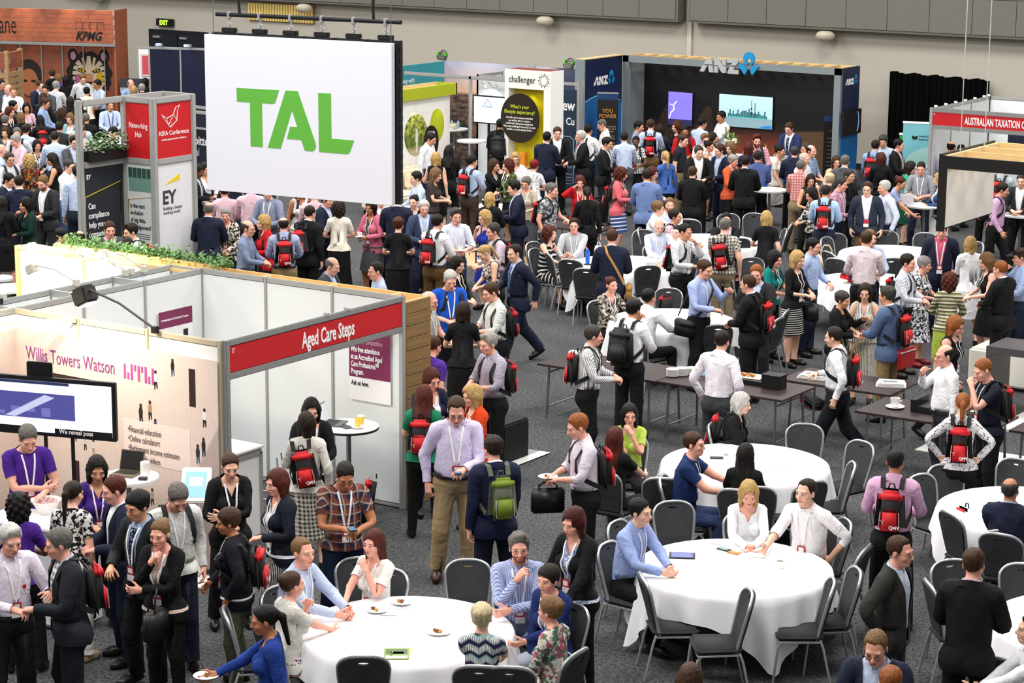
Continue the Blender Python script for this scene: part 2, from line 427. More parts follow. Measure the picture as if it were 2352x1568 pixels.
    B.arm = np.where(C[:, 2] > 1.29, (np.abs(C[:, 0]) > sx_(J) - .010) & (C[:, 2] < 1.53), armb[fdom])
    B.legm = np.array([n[1:] in ('th', 'sh', 'ft') for n in BN])[fdom]
    B.footm = (C[:, 2] < .09) & (np.abs(C[:, 0]) < .3)
    B.up = C[:, 2] - .35 * C[:, 1] > 1.512
    B.low = ((C[:, 2] - .75 * C[:, 1] > 1.488) & (np.abs(C[:, 0]) < .084)) | (C[:, 2] > 1.53)
    B.top = (C[:, 2] - .35 * C[:, 1] > 1.532) | (C[:, 2] > 1.56)
    B.jv = (C[:, 1] < 0) & (C[:, 2] > .84) & (np.abs(C[:, 0]) < .018 + .165 * np.maximum(C[:, 2] - 1.08, 0)) & (np.abs(C[:, 0]) < .2)
    B.vn = (C[:, 1] < .02) & (np.abs(C[:, 0]) < .42 * (C[:, 2] - 1.36)) & (C[:, 2] > 1.36)
    return B
def sx_(J): return J['Lua'][0]
# ---------------------------------------------------------------- people: hair, one mesh per style, shared
def hair_mesh(style):
    P = []
    def el(c, r, k=.02): P.append(('el', A3(*c), A3(*r), None, None, 'head', k))
    def rc(a, b, ra, rb, k=.02): P.append(('rc', A3(*a), A3(*b), ra, rb, 'head', k))
    ax = [np.arange(-.17, .1701, .0070), np.arange(-.16, .2301, .0070), np.arange(1.12 if style in ('long', 'ponytail') else 1.36, 1.88, .0070)]
    t = {'short': .015, 'receding': .010, 'ring': .009, 'cropped': .007, 'crop_full': .024, 'quiff': .020, 'bun': .011, 'ponytail': .011, 'bob': .022, 'long': .018, 'curly': .030, 'wavy': .024, 'afro': .05}[style]
    el((0, .020, 1.694), (.0765 + t * .75, .098 + t, .090 + t * 1.15))
    if style == 'quiff': rc((-.030, -.060, 1.772), (.036, -.052, 1.780), .020, .024, .03)
    if style in ('bob', 'wavy', 'curly'):
        for s in (1, -1): rc((s * .066, .022, 1.66), (s * .070, .012, 1.53), .042, .030, .04)
        rc((0, .07, 1.64), (0, .07, 1.53), .062, .050, .05)
    if style == 'curly':
        for i in range(46):
            a = i * 2.4; z = 1.52 + .27 * (i / 46); r = .095 * math.sqrt(max(.15, 1 - ((z - 1.66) / .15) ** 2)) + .012
            el((r * math.cos(a), .03 + r * 1.08 * math.sin(a), z), (.026, .026, .026), .012)
    if style == 'afro':
        for i in range(60):
            a = i * 2.4; z = 1.54 + .27 * (i / 60); r = .115 * math.sqrt(max(.1, 1 - ((z - 1.68) / .16) ** 2)) + .01
            el((r * math.cos(a), .03 + r * math.sin(a), z), (.035, .035, .035), .012)
    if style == 'long':
        for s in (1, -1): rc((s * .064, .03, 1.66), (s * .085, .055, 1.42), .040, .040, .04)
        rc((0, .075, 1.64), (0, .115, 1.33), .060, .055, .06)
        rc((.05, .085, 1.45), (.04, .125, 1.30), .045, .022, .05); rc((-.05, .085, 1.45), (-.045, .125, 1.30), .045, .022, .05)
    if style == 'ponytail':
        rc((0, .11, 1.70), (0, .145, 1.66), .026, .030, .02); rc((0, .148, 1.655), (0, .150, 1.42), .032, .016, .02)
    if style == 'bun':
        el((0, .115, 1.735), (.040, .036, .038), .012)
    X, Y, Z = np.meshgrid(*ax, indexing='ij')
    def cap(t, c, w):   # hair on the skull: thickness t grows from nothing at the hairline (c = 0), thinner at the sides
        G = np.stack([X, Y, Z], -1)
        d = prim_d(('el', A3(0, .018, 1.690), A3(.0765, .098, .090), None, None, 'head', .02), G)
        side = np.clip((Z - 1.64) / .09, .45, 1)
        tuft = .0030 * np.sin(X * 150 + Y * 60) * np.sin(Y * 120 - X * 70 + Z * 60) + .0022 * np.sin(X * 260 - Z * 190 + Y * 90)
        return (d - (-.004 + (t * side + .004) * np.clip(c / w, 0, 1) ** .7 + tuft * np.clip(c / w, 0, 1))).astype(np.float32)
    jag = .005 * np.sin(X * 210 + Y * 90) + .004 * np.sin(X * 90 - Y * 230)
    if style in ('short', 'quiff', 'cropped', 'crop_full', 'bun', 'ponytail'):
        hl = np.interp(Y, [-.12, -.085, -.060, -.045, -.035, -.015, .012, .03, .06, .13], [1.750, 1.738, 1.714, 1.678, 1.625, 1.612, 1.640, 1.620, 1.585, 1.575])
        if style == 'crop_full': hl = np.interp(Y, [-.12, -.085, -.06, -.045, -.03, .0, .02, .06, .13], [1.722, 1.712, 1.685, 1.650, 1.62, 1.60, 1.60, 1.57, 1.56])
        if style in ('bun', 'ponytail'): hl = np.interp(Y, [-.12, -.085, -.06, -.045, -.03, .01, .03, .06, .13], [1.752, 1.745, 1.72, 1.69, 1.655, 1.65, 1.64, 1.60, 1.585])
        D = cap(t, Z - hl + jag, .020 if style != 'crop_full' else .024)
        if len(P) > 1: D = smin(D, field(P[1:], ax) , .02)
        if style == 'crop_full': D = np.maximum(D, (hl - .004 - Z).astype(np.float32) * .8)
    elif style == 'receding':
        hl = np.interp(Y, [-.12, -.07, -.04, -.03, -.012, .012, .03, .06, .13], [1.80, 1.772, 1.728, 1.635, 1.614, 1.640, 1.620, 1.585, 1.575]) + np.where(np.abs(X) < .024, -.018, 0) * (Y < .0)
        D = cap(t, Z - hl + jag, .024)
    elif style == 'ring':
        hl = np.interp(Y, [-.12, -.034, -.026, -.012, .012, .03, .06, .13], [1.9, 1.73, 1.645, 1.618, 1.640, 1.620, 1.585, 1.575])
        top = np.interp(Y, [-.1, .02, .07, .13], [1.705, 1.735, 1.742, 1.735])
        D = cap(t, np.minimum(Z - hl, top - Z) + jag * .6, .016)
    else:
        D = field(P, ax)
        D = D + (.0035 * np.sin(X * 95 + Z * 60) * np.sin(Y * 80 - Z * 45) * (Z > 1.6)).astype(np.float32)
        fx = .052 if style != 'long' else .050
        zt = np.where(np.abs(X - .018) < .05, 1.738, 1.72) if style in ('bob', 'curly', 'wavy') else 1.735 - .25 * np.abs(X)
        c = -np.maximum(np.maximum(np.abs(X) - fx - .014 * np.clip((1.66 - Z) / .06, 0, 1), Y + .035), Z - zt + .12 * np.abs(X)) * .9
        low = {'bob': 1.52, 'wavy': 1.46, 'curly': 1.49, 'long': 1.30, 'afro': 1.53}[style]
        c = np.maximum(c, (low + .02 * np.sin(X * 60 + Y * 80) * (style in ('wavy', 'long')) - Z))
        c = np.maximum(c, -np.maximum(np.maximum(np.abs(X) - .058, np.abs(Y - .012) - .055), Z - 1.57))  # the neck
        D = np.maximum(D, c.astype(np.float32))
    if style == 'wavy': D = D + (.006 * np.sin(Z * 75 + X * 30) * np.sin(X * 80 + Y * 70) * (Z < 1.68)).astype(np.float32)
    V, Q = nets(D, ax)
    me = decimated(V, Q, 1500 if style not in ('ring', 'cropped', 'receding') else 1100)
    me.name = 'hair_' + style
    fin(me, V=None)
    return me
def fin(me, V=None, smooth=True):
    """Smooth shading and the resting position as an attribute, for the materials."""
    n = len(me.vertices)
    if V is None:
        V = np.empty(n * 3, np.float32); me.vertices.foreach_get('co', V)
    a = me.attributes.new('rest', 'FLOAT_VECTOR', 'POINT')
    a.data.foreach_set('vector', np.asarray(V, np.float32).ravel())
    if smooth: me.polygons.foreach_set('use_smooth', np.ones(len(me.polygons), bool))
# ---------------------------------------------------------------- people: posing and dressing
from mathutils import Vector, Matrix
from mathutils.bvhtree import BVHTree
from mathutils.kdtree import KDTree
def Rx(d): c, s = math.cos(math.radians(d)), math.sin(math.radians(d)); return np.array([[1, 0, 0], [0, c, -s], [0, s, c]])
def Ry(d): c, s = math.cos(math.radians(d)), math.sin(math.radians(d)); return np.array([[c, 0, s], [0, 1, 0], [-s, 0, c]])
def Rz(d): c, s = math.cos(math.radians(d)), math.sin(math.radians(d)); return np.array([[c, -s, 0], [s, c, 0], [0, 0, 1]])
def Rax(a, d):
    a = unit(a); c, s = math.cos(math.radians(d)), math.sin(math.radians(d)); K = np.array([[0, -a[2], a[1]], [a[2], 0, -a[0]], [-a[1], a[0], 0]])
    return np.eye(3) + s * K + (1 - c) * K @ K
# wrist targets in the chest's own resting coordinates (the left arm's; x is mirrored for the right), elbow direction, palm turn, finger curl
ARMS = {
    'down': ((.240, .000, .915), (.35, .75, -.1), 10, .35), 'pocket': ((.225, -.030, .960), (.75, .7, -.1), 0, .5),
    'hold': ((.085, -.275, 1.150), (.75, .25, -.7), -55, .6), 'low': ((.045, -.235, 1.030), (.8, .3, -.5), 20, .6),
    'phone': ((.060, -.285, 1.180), (.6, .25, -.8), -50, .8), 'crossA': ((-.085, -.205, 1.185), (.8, -.1, -.7), 30, .3),
    'crossB': ((-.095, -.245, 1.215), (.8, -.1, -.6), 30, .3), 'chin': ((.035, -.165, 1.455), (.35, -.35, -.9), 10, .9),
    'mouth': ((.045, -.215, 1.475), (.6, -.1, -.8), 20, .7), 'ear': ((.135, -.085, 1.530), (.8, -.35, -.6), 0, .7),
    'talk': ((.190, -.300, 1.240), (.55, .3, -.8), -15, .3), 'raise': ((.165, -.330, 1.370), (.6, .1, -.8), 0, .4),
    'hip': ((.215, .000, 1.020), (1, .35, .1), 20, .5), 'back': ((.060, .175, 1.000), (.9, .5, .2), 0, .5),
    'table': ((.150, -.350, 1.165), (.8, .25, -.5), 75, .3), 'tablein': ((.020, -.330, 1.165), (.9, .1, -.5), 75, .3),
    'lap': ((.110, -.270, 1.010), (.7, .4, -.5), 75, .3), 'reach': ((.150, -.500, 1.170), (.5, .3, -.8), 60, .3),
    'swingf': ((.235, -.190, .960), (.4, .8, -.2), 10, .4), 'swingb': ((.250, .170, .960), (.4, .8, -.2), 10, .4),
    'strap': ((.110, -.130, 1.360), (.7, .1, -.8), 20, .8), 'chair': ((.20, -.42, 1.02), (.7, .3, -.5), 60, .5),
}
def solve_pose(B, S):
    """Bone matrices (len(BN), 3, 4) for a pose S: dict(legs, lean, twist, head=(pitch, yaw, tilt), L, R, drop)."""
    J = B.J; T = np.zeros((len(BN), 3, 4))
    def put(b, R, p):  # R about the bone's resting joint, moved to p
        T[BI[b], :, :3] = R; T[BI[b], :, 3] = p - R @ J[b]
    def go(b, v): return T[BI[b], :, :3] @ v + T[BI[b], :, 3]
    lean, tw = S.get('lean', 3), S.get('twist', 0)
    legs = S.get('legs', 'stand')
    Rp = Rx(lean * .35) if legs != 'sit' else Rx(S.get('sitlean', -6))
    pel = J['pelvis'] + A3(0, 0, S.get('drop', 0))
    put('pelvis', Rp, pel)
    Rs = Rp @ Rx(lean * .35) @ Rz(tw * .5); put('spine', Rs, go('pelvis', J['spine']))
    Rc = Rs @ Rx(lean * .5) @ Rz(tw * .5); put('chest', Rc, go('spine', J['chest']))
    hp, hy, ht = S.get('head', (5, 0, 0))
    if legs == 'sit': hp -= lean * .8
    Rn = Rc @ Rz(hy * .4) @ Rx(hp * .45 + 6); put('neck', Rn, go('chest', J['neck']))
    Rh = Rn @ Rz(hy * .6) @ Rx(hp * .55 - 6) @ Ry(ht); put('head', Rh, go('neck', J['head']))
    for s, m in (('L', 1), ('R', -1)):
        mm = A3(m, 1, 1)
        spec = S.get(s, 'down')
        if isinstance(spec, str): spec = ARMS[spec]
        tgt, pole, tws, curl = spec
        jit = S.get('jit', A3(0, 0, 0))
        tgt = (np.asarray(tgt, float) + jit) * mm; pole = Rc @ (np.asarray(pole, float) * mm)
        fat = S.get('fat', 0)
        tgt = tgt + A3(m * .045 * fat * (abs(tgt[0]) > .18), -.05 * fat * (tgt[1] < -.1), 0)
        sh = go('chest', J[s + 'ua']); w = go('chest', tgt)
        if legs == 'sit' and spec in (ARMS['table'], ARMS['tablein'], ARMS['reach']):   # resting on the table top
            w = A3(tgt[0], {ARMS['table']: -.43, ARMS['tablein']: -.42, ARMS['reach']: -.60}[spec], .80)
        l1 = np.linalg.norm(J[s + 'fa'] - J[s + 'ua']); l2 = np.linalg.norm(J[s + 'hand'] - J[s + 'fa'])
        v = w - sh; d = min(np.linalg.norm(v), l1 + l2 - .004); d = max(d, .12); v = unit(v)
        a = (l1 * l1 - l2 * l2 + d * d) / (2 * d); hgt = math.sqrt(max(1e-6, l1 * l1 - a * a))
        pv = unit(pole - v * (pole @ v)); el = sh + v * a + pv * hgt; w = sh + v * d
        du, dl = unit(el - sh), unit(w - el)
        hx = np.cross(du, dl); hx = unit(hx) if np.linalg.norm(hx) > 1e-4 else unit(np.cross(-pv, v))
        d0 = unit(J[s + 'fa'] - J[s + 'ua']); f0 = A3(0, -1, 0); h0 = unit(np.cross(d0, f0)); e0 = unit(J[s + 'hand'] - J[s + 'fa'])
        def fr(d, h): h = unit(h - d * (h @ d)); return np.stack([d, h, np.cross(d, h)], 1)
        Ru = fr(du, hx) @ fr(d0, h0).T; Rl = fr(dl, hx) @ fr(e0, h0).T
        put(s + 'ua', Ru, sh)
        Rf = Rax(dl, tws * .45 * -m) @ Rl; put(s + 'fa', Rf, el)
        Rw = Rax(dl, tws * -m) @ Rl
        put(s + 'hand', Rw, w)
        la = J['_l'] * mm * m
        for q in 'imrp':
            R0 = Rw @ Rax(la, -curl * 42); put(s + q + '0', R0, go(s + 'hand', J[s + q + '0']))
            R1 = R0 @ Rax(la, -curl * 55); put(s + q + '1', R1, go(s + q + '0', J[s + q + '1']))
        R0 = Rw @ Rax(la, -curl * 16); put(s + 't0', R0, go(s + 'hand', J[s + 't0'])); put(s + 't1', R0 @ Rax(la, -curl * 25), go(s + 't0', J[s + 't1']))
        lg = {'stand': (-2, 4, 2, 0), 'wide': (0, 2, 9, 0), 'sit': (-84, 84, 7, 0), 'walk': ((-24, 8, 1, 0) if m > 0 else (16, 22, 1, 8)), 'walk2': ((-24, 8, 1, 0) if m < 0 else (16, 22, 1, 8)),
              'relax': ((-3, 4, 3, 0) if m > 0 else (-9, 17, 8, 0))}[legs]
        Rt = (np.eye(3) if legs != 'sit' else Rz(0)) @ Rz(m * lg[2] * (1 if legs == 'sit' else 1.5)) @ Ry(-m * lg[2] * .55) @ Rx(lg[0])
        put(s + 'th', Rt, go('pelvis', J[s + 'th']))
        Rk = Rt @ Rx(lg[1]); put(s + 'sh', Rk, go(s + 'th', J[s + 'sh']))
        Rf = Rz(m * 9) @ Rx(-(lg[3])) if legs != 'walk' and legs != 'walk2' else Rk @ Rx(-lg[1] * .6)
        put(s + 'ft', Rf, go(s + 'sh', J[s + 'ft']))
    return T
def skinned(V, W, T):
    M = np.einsum('vb,bij->vij', W, T)
    return np.einsum('vij,vj->vi', M[:, :, :3], V) + M[:, :, 3]
def new_mesh(name, V, F, rest, mats, parent, mi=None, smooth=True):
    me = bpy.data.meshes.new(name)
    F = np.asarray(F, np.int32)
    me.vertices.add(len(V)); me.vertices.foreach_set('co', np.asarray(V, np.float32).ravel())
    k = F.shape[1]
    me.loops.add(F.size); me.loops.foreach_set('vertex_index', F.ravel())
    me.polygons.add(len(F)); me.polygons.foreach_set('loop_start', np.arange(0, F.size, k, dtype=np.int32))
    me.polygons.foreach_set('use_smooth', np.full(len(F), smooth))
    for m in mats: me.materials.append(m)
    if mi is not None: me.polygons.foreach_set('material_index', np.asarray(mi, np.int32))
    me.update(calc_edges=True)
    if rest is not None:
        a = me.attributes.new('rest', 'FLOAT_VECTOR', 'POINT'); a.data.foreach_set('vector', np.asarray(rest, np.float32).ravel())
    o = bpy.data.objects.new(name, me); COL.objects.link(o)
    if parent is not None: o.parent = parent
    return o
def belly(B, V, fat):
    """A fuller figure: the torso, seat and thighs grown about their axes."""
    if not fat: return V
    V = V.copy(); ax = np.abs(V[:, 0])
    tors = np.clip((.24 - ax) / .05, 0, 1) * (V[:, 2] > .80) * (V[:, 2] < 1.50)
    g = np.exp(-((V[:, 2] - 1.08) / .19) ** 2) * tors * fat
    V[:, 0] *= 1 + .30 * g; V[:, 1] = np.where(V[:, 1] < 0, V[:, 1] * (1 + .62 * g), V[:, 1] * (1 + .22 * g))
    n = np.exp(-((V[:, 2] - 1.545) / .035) ** 2) * (ax < .1) * fat
    V[:, 0] *= 1 + .14 * n; V[:, 1] = np.where(V[:, 1] < -.01, V[:, 1] - .010 * n, V[:, 1])
    return V
def shell(B, mask, off, V):
    F = B.F[mask]; used, inv = np.unique(F, return_inverse=True)
    F = inv.reshape(-1, 3); v = V[used]; n = B.N[used]
    o = off(v, used) if callable(off) else off
    return v + n * (np.asarray(o)[:, None] if np.ndim(o) else o), F, used
HAIRS = {}
def hair_obj(style, colour, head, parent):
    if style not in HAIRS: HAIRS[style] = hair_mesh(style)
    k = (style, colour)
    if k not in HAIRS:
        me = HAIRS[style].copy(); me.name = 'hair'; me.materials.clear(); me.materials.append(hair_mat(colour)); HAIRS[k] = me
    o = bpy.data.objects.new('hair', HAIRS[k]); COL.objects.link(o); o.parent = parent; o.matrix_local = head
    return o
def m4(T): return Matrix([list(T[0]), list(T[1]), list(T[2]), [0, 0, 0, 1]])
def tube_mesh(name, paths, r, sides=6, closed=False):
    """Round bars along polylines, as one mesh."""
    V, F = [], []
    for pts in paths:
        pts = [A3(*p) for p in pts]; b0 = len(V); n = len(pts)
        up = A3(0, 0, 1)
        for i, p in enumerate(pts):
            d = unit((pts[(i + 1) % n] if (closed or i < n - 1) else p) - (pts[i - 1] if (closed or i > 0) else p))
            a = np.cross(d, up); a = unit(a) if np.linalg.norm(a) > .05 else unit(np.cross(d, A3(1, 0, 0))); b = np.cross(a, d)
            for k in range(sides):
                t = 2 * math.pi * (k + .5) / sides; V.append(p + (a * math.cos(t) + b * math.sin(t)) * r)
        for i in range(n if closed else n - 1):
            for k in range(sides):
                j = (i + 1) % n
                F.append((b0 + i * sides + k, b0 + i * sides + (k + 1) % sides, b0 + j * sides + (k + 1) % sides, b0 + j * sides + k))
    return np.array(V), F, name
def glasses_mesh():
    if 'glasses' not in HAIRS:
        P = []
        for s in (1, -1):
            P.append(([(s * .0325 + .0215 * math.cos(a), -.104 - .002 * math.cos(a * 1), 1.653 + .0155 * math.sin(a)) for a in np.arange(0, 6.28, .52)], True))
            P.append(([(s * .054, -.102, 1.656), (s * .075, -.06, 1.657), (s * .083, .015, 1.655)], False))
        P.append(([(-.011, -.105, 1.656), (.011, -.105, 1.656)], False))
        V, F = [], []
        for p, c in P:
            v, f, _ = tube_mesh('g', [p], .0016, 4, c); F += [tuple(i + len(V) for i in q) for q in f]; V += list(v)
        me = bpy.data.meshes.new('glasses'); me.from_pydata([list(v) for v in V], [], F); me.materials.append(plain('#141414', .3, name='spectacle_frame')); HAIRS['glasses'] = me
    return HAIRS['glasses']
def leg_push(B, V, fem, slim):
    """Trouser legs hang from the seat: push the cloth out to a straight leg."""
    s = np.sign(V[:, 0]); s[s == 0] = 1
    t = np.clip((.86 - V[:, 2]) / .78, 0, 1)
    cx = s * (.098 + .008 * t); cy = .012 * np.sin(t * 3.0) + .022 * t
    r = np.hypot(V[:, 0] - cx, V[:, 1] - cy)
    tr = np.interp(t, [0, .45, 1], [.100, .082, .074] if not slim else [.096, .070, .052])
    f = np.clip((.84 - V[:, 2]) / .06, 0, 1)
    k = np.where(r < tr, tr / np.maximum(r, 1e-3), 1); k = 1 + (np.minimum(k, 2.2) - 1) * f
    out = V.copy(); out[:, 0] = cx + (V[:, 0] - cx) * k; out[:, 1] = cy + (V[:, 1] - cy) * k
    return out
SLEEVE = {'none': -9, 'short': .62, 'rolled': 1.30, 'long': 1.96}
BOD = {}
def body(fem, hi):
    k = (fem, hi)
    if k not in BOD:
        BOD[k] = B = make_body(fem, 8200 if hi else 2700)
        tor = ~B.arm & (B.C[:, 2] > .80) & (B.C[:, 2] < 1.53)
        B.bvh = BVHTree.FromPolygons([tuple(v) for v in B.V], [tuple(int(i) for i in f) for f in B.F[tor]])
        B.kd = KDTree(len(B.V))
        for i, v in enumerate(B.V): B.kd.insert(v, i)
        B.kd.balance()
    return BOD[k]
def near_w(B, P): return B.W[[B.kd.find(tuple(p))[1] for p in P]]
def front_y(B, x, z, fat=0):
    h = B.bvh.ray_cast(Vector((x, -1, z)), Vector((0, 1, 0)))
    y = h[0].y if h[0] is not None else -.10
    if fat:
        g = math.exp(-((z - 1.08) / .19) ** 2) * fat; y *= 1 + .62 * g
    return y
def ribbon(B, pts, width, off, fat, thick=.003):
    """A strap lying on the front of the chest along (x, z) points: a thin solid strip."""
    V = []
    n = len(pts)
    for i, (x, z) in enumerate(pts):
        a = pts[max(0, i - 1)]; b = pts[min(n - 1, i + 1)]; d = A3(b[0] - a[0], 0, b[1] - a[1]); w = unit(np.cross(d, A3(0, 1, 0))) * width / 2
        y = front_y(B, x, z, fat) - off
        for q in (-1, 1):
            p = A3(x, y, z) + w * q
            V += [p, p + A3(0, -thick, 0)]
    F = []
    for i in range(n - 1):
        a, b = 4 * i, 4 * i + 4
        F += [(a + 1, a + 3, b + 3, b + 1), (a, b, b + 2, a + 2), (a, a + 1, b + 1, b), (a + 2, b + 2, b + 3, a + 3)]
    F += [(0, 2, 3, 1), (4 * n - 4, 4 * n - 3, 4 * n - 1, 4 * n - 2)]
    return np.array(V), F
def person(label, loc, yaw, stature, sex='m', hi=True, pose=None, hair=('short', '#2a1d14'), tone='#d9a383', top=None, bottom=None, jacket=None, lanyard=False, glasses=False, tie=None, shoes='#16130f', fat=0.0, belt=None, group=None, beard=None):
    """One standing or sitting person: the body is the thing, hair and clothing are its children.
    top = (kind, sleeve, pattern, colours ...): kind shirt (tucked), tee (untucked), vneck, dress; bottom = (trousers | slim | skirt | shorts, pattern, colours ...); jacket = (pattern, colours ...)."""
    fem = sex == 'f'; B = body(fem, hi); S = dict(pose or {}); S['fat'] = fat
    T = solve_pose(B, S)
    V = belly(B, B.V, fat)
    P = skinned(V, B.W, T)
    zmin = P[:, 2].min() if S.get('legs') != 'sit' else 0.0
    T[:, 2, 3] -= zmin; P[:, 2] -= zmin
    k = stature / 1.785
    o = new_mesh('person', P, B.F, B.V, [skin(tone, hair[1] if hair else '#4a3a2c')], None)
    o.location = loc; o.rotation_euler = (0, 0, yaw); o.scale = (k, k, k)
    o['label'] = label; o['category'] = 'person'
    if group: o['group'] = group
    C, ta = B.C, B.ta
    def part(name, mask, off, mat, post=None):
        v, F, used = shell(B, mask, off, V)
        if post is not None: v = post(v)
        return new_mesh(name, skinned(v, B.W[used], T), F, B.V[used], [mat], o)
    def arm_off(base):
        def f(v, used):
            z = B.V[used][:, 2]; a = np.abs(B.V[used][:, 0])
            fold = .004 * np.sin(z * 60 + a * 40) * (a > .2)
            blouse = .012 * np.exp(-((z - 1.06) / .04) ** 2) * (a < .24) + (a < .24) * np.clip((1.04 - z) / .10, 0, 1) * .016
            return base + fold + blouse
        return f
    arms = lambda s: B.arm & (ta < SLEEVE[s])
    tor = ~B.arm & ~B.legm
    if top:
        kind, sl, pat = top[:3]
        if jacket and (len(jacket) < 4 or jacket[3] is None): sl = 'none'
        zlo = {'shirt': 1.02, 'tee': .93, 'vneck': .93, 'dress': .93, 'tuck': 1.02}[kind]
        m = (~B.arm & (C[:, 2] > zlo) & (C[:, 2] < 1.56) & ~B.top) | arms(sl)
        if kind not in ('shirt', 'tee') or fem: m &= ~B.low
        elif kind == 'tee': m &= ~B.up
        if kind in ('vneck', 'dress'): m &= ~B.vn
        part('dress' if kind == 'dress' else 'shirt', m, arm_off(.011), cloth(pat, *top[3:]))
        if kind == 'shirt':   # turned down collar
            q = 1.0 if not fem else .88; v = []; n = 18
            for i in range(n + 1):
                a = math.radians(16 + (360 - 32) * i / n); f_ = math.cos(a); tip = max(0, (f_ - .55) / .45)
                for r, dz in ((.0590, .0), (.0645, .004), (.0800 + .010 * tip, -.034 - .026 * tip)):
                    y = .008 - r * q * f_ * 1.02; v.append((r * q * math.sin(a), y, 1.532 + .40 * y + dz * q))
            v = belly(B, np.array(v), fat * .5); F = [(3 * i + k, 3 * i + k + 1, 3 * i + k + 4, 3 * i + k + 3) for i in range(n) for k in (0, 1)]
            W = np.zeros((len(v), len(BN)), np.float32); W[:, BI['chest']] = .6; W[:, BI['neck']] = .4
            new_mesh('collar', skinned(v, W, T), F, v, [cloth(pat, *top[3:])], o)
    if bottom:
        kind, pat = bottom[:2]; mat = cloth(pat, *bottom[2:])
        if kind in ('trousers', 'slim', 'shorts'):
            m = ~B.arm & (C[:, 2] < 1.02) & (C[:, 2] > (.09 if kind != 'shorts' else .50)) & (np.abs(C[:, 0]) < .32)
            part('trousers' if kind != 'shorts' else 'shorts', m, .011 if kind != 'slim' else .007, mat, lambda v: leg_push(B, v, fem, kind == 'slim'))
        else:
            hem = {'skirt': .50, 'longskirt': .24, 'midi': .40}[kind]
            zs = [1.025, .98, .92, .84, .72, .60, hem] if hem < .6 else [1.025, .98, .92, .84, .72, hem]
            n = 20; v = []
            for z in zs:
                rx = np.interp(z, [.24, .5, .72, .92, 1.02], [.235, .200, .205, .192, .152]); ry = np.interp(z, [.24, .5, .72, .92, 1.02], [.20, .165, .165, .150, .118])
                fl = .012 * (1.02 - z) if kind != 'skirt' else .006 * (1.02 - z)
                for i in range(n):
                    a = 2 * math.pi * i / n
                    if z > .9:
                        h = B.bvh.ray_cast(Vector((.8 * math.cos(a), .8 * math.sin(a), z)), Vector((-math.cos(a), -math.sin(a), 0)))
                        if h[0]: v.append((h[0].x + .010 * math.cos(a), h[0].y + .010 * math.sin(a), z)); continue
                    q = 1 + fl * math.cos(5 * a) * 4; v.append((rx * q * math.cos(a), .022 + ry * q * math.sin(a), z))
            v = belly(B, np.array(v), fat)
            F = [(r * n + i, (r + 1) * n + i, (r + 1) * n + (i + 1) % n, r * n + (i + 1) % n) for r in range(len(zs) - 1) for i in range(n)]
            W = np.zeros((len(v), len(BN)), np.float32)
            wt = np.clip((.95 - v[:, 2]) / .12, 0, 1); fl = np.clip(.5 + v[:, 0] / .22, 0, 1)
            W[:, BI['pelvis']] = 1 - wt; W[:, BI['Lth']] = wt * fl; W[:, BI['Rth']] = wt * (1 - fl)
            if S.get('legs') == 'sit' and hem < .5:
                ws = np.clip((.50 - v[:, 2]) / .05, 0, 1)
                W[:, BI['Lsh']] = W[:, BI['Lth']] * ws; W[:, BI['Rsh']] = W[:, BI['Rth']] * ws; W[:, BI['Lth']] *= 1 - ws; W[:, BI['Rth']] *= 1 - ws
            new_mesh('skirt', skinned(v, W, T), F, v, [mat], o)
    if jacket:
        sl = 'long' if len(jacket) < 4 or jacket[3] is None else jacket[3]
        m = (((~B.arm & (C[:, 2] > .845) & (C[:, 2] < 1.56)) & ~B.up & ~B.jv) | arms(sl))
        def joff(v, used):
            z = B.V[used][:, 2]; a = np.abs(B.V[used][:, 0])
            return np.where((a > .2) & (z < 1.38), .020, .025 + (.012 if not fem else -.002) * np.clip((1.05 - z) / .2, 0, 1)) + .003 * np.sin(z * 50 + a * 30) * (a > .2)
        part('jacket', m, joff, cloth(jacket[0], jacket[1], *(jacket[2:3] if len(jacket) > 2 else [])))
    if shoes and hi:
        for s in (1, -1): part('shoe', B.footm & (C[:, 0] * s > 0), .005, plain(shoes, .35, name='shoe_leather'))
    elif shoes:
        part('shoe', B.footm, .005, plain(shoes, .35, name='shoe_leather'))
    if belt:
        zs = (.998, 1.032); n = 22; v = []
        for off in (0,):
            for z in zs:
                for i in range(n):
                    a = 2 * math.pi * i / n; d = A3(math.cos(a), math.sin(a), 0)
                    h = B.bvh.ray_cast(Vector((0, 0, z)) + Vector(d) * .8, Vector(-d)); p = A3(*h[0]) if h[0] else d * .15
                    v.append(p * A3(1, 1, 0) * A3(1, 1, 0) + A3(0, 0, z) + d * .026)
        v = belly(B, np.array(v), fat); F = [(i, (i + 1) % n, n + (i + 1) % n, n + i) for i in range(n)]
        new_mesh('belt', skinned(v, near_w(B, v), T), F, v, [plain(belt, .4)], o)
    hd = m4(T[BI['head']])
    if hair and hair[0] != 'bald': hair_obj(hair[0], hair[1], hd, o)
    if glasses:
        g = bpy.data.objects.new('glasses', glasses_mesh()); COL.objects.link(g); g.parent = o; g.matrix_local = hd
    if beard:
        m = (C[:, 2] < 1.612) & (C[:, 2] > 1.545) & (C[:, 1] < -.03) & (np.abs(C[:, 0]) < .08) & ~((np.abs(C[:, 0]) < .026) & (np.abs(C[:, 2] - 1.593) < .012))
        part('beard', m, .004, hair_mat(beard))
    off = (.036 if jacket else .019)
    if tie:
        v, F = ribbon(B, [(0, 1.475), (0, 1.44), (0, 1.36), (0, 1.26), (0, 1.16), (0, 1.06)], .062, .019, fat); new_mesh('tie', skinned(v, near_w(B, v), T), F, v, [cloth(*tie)], o)
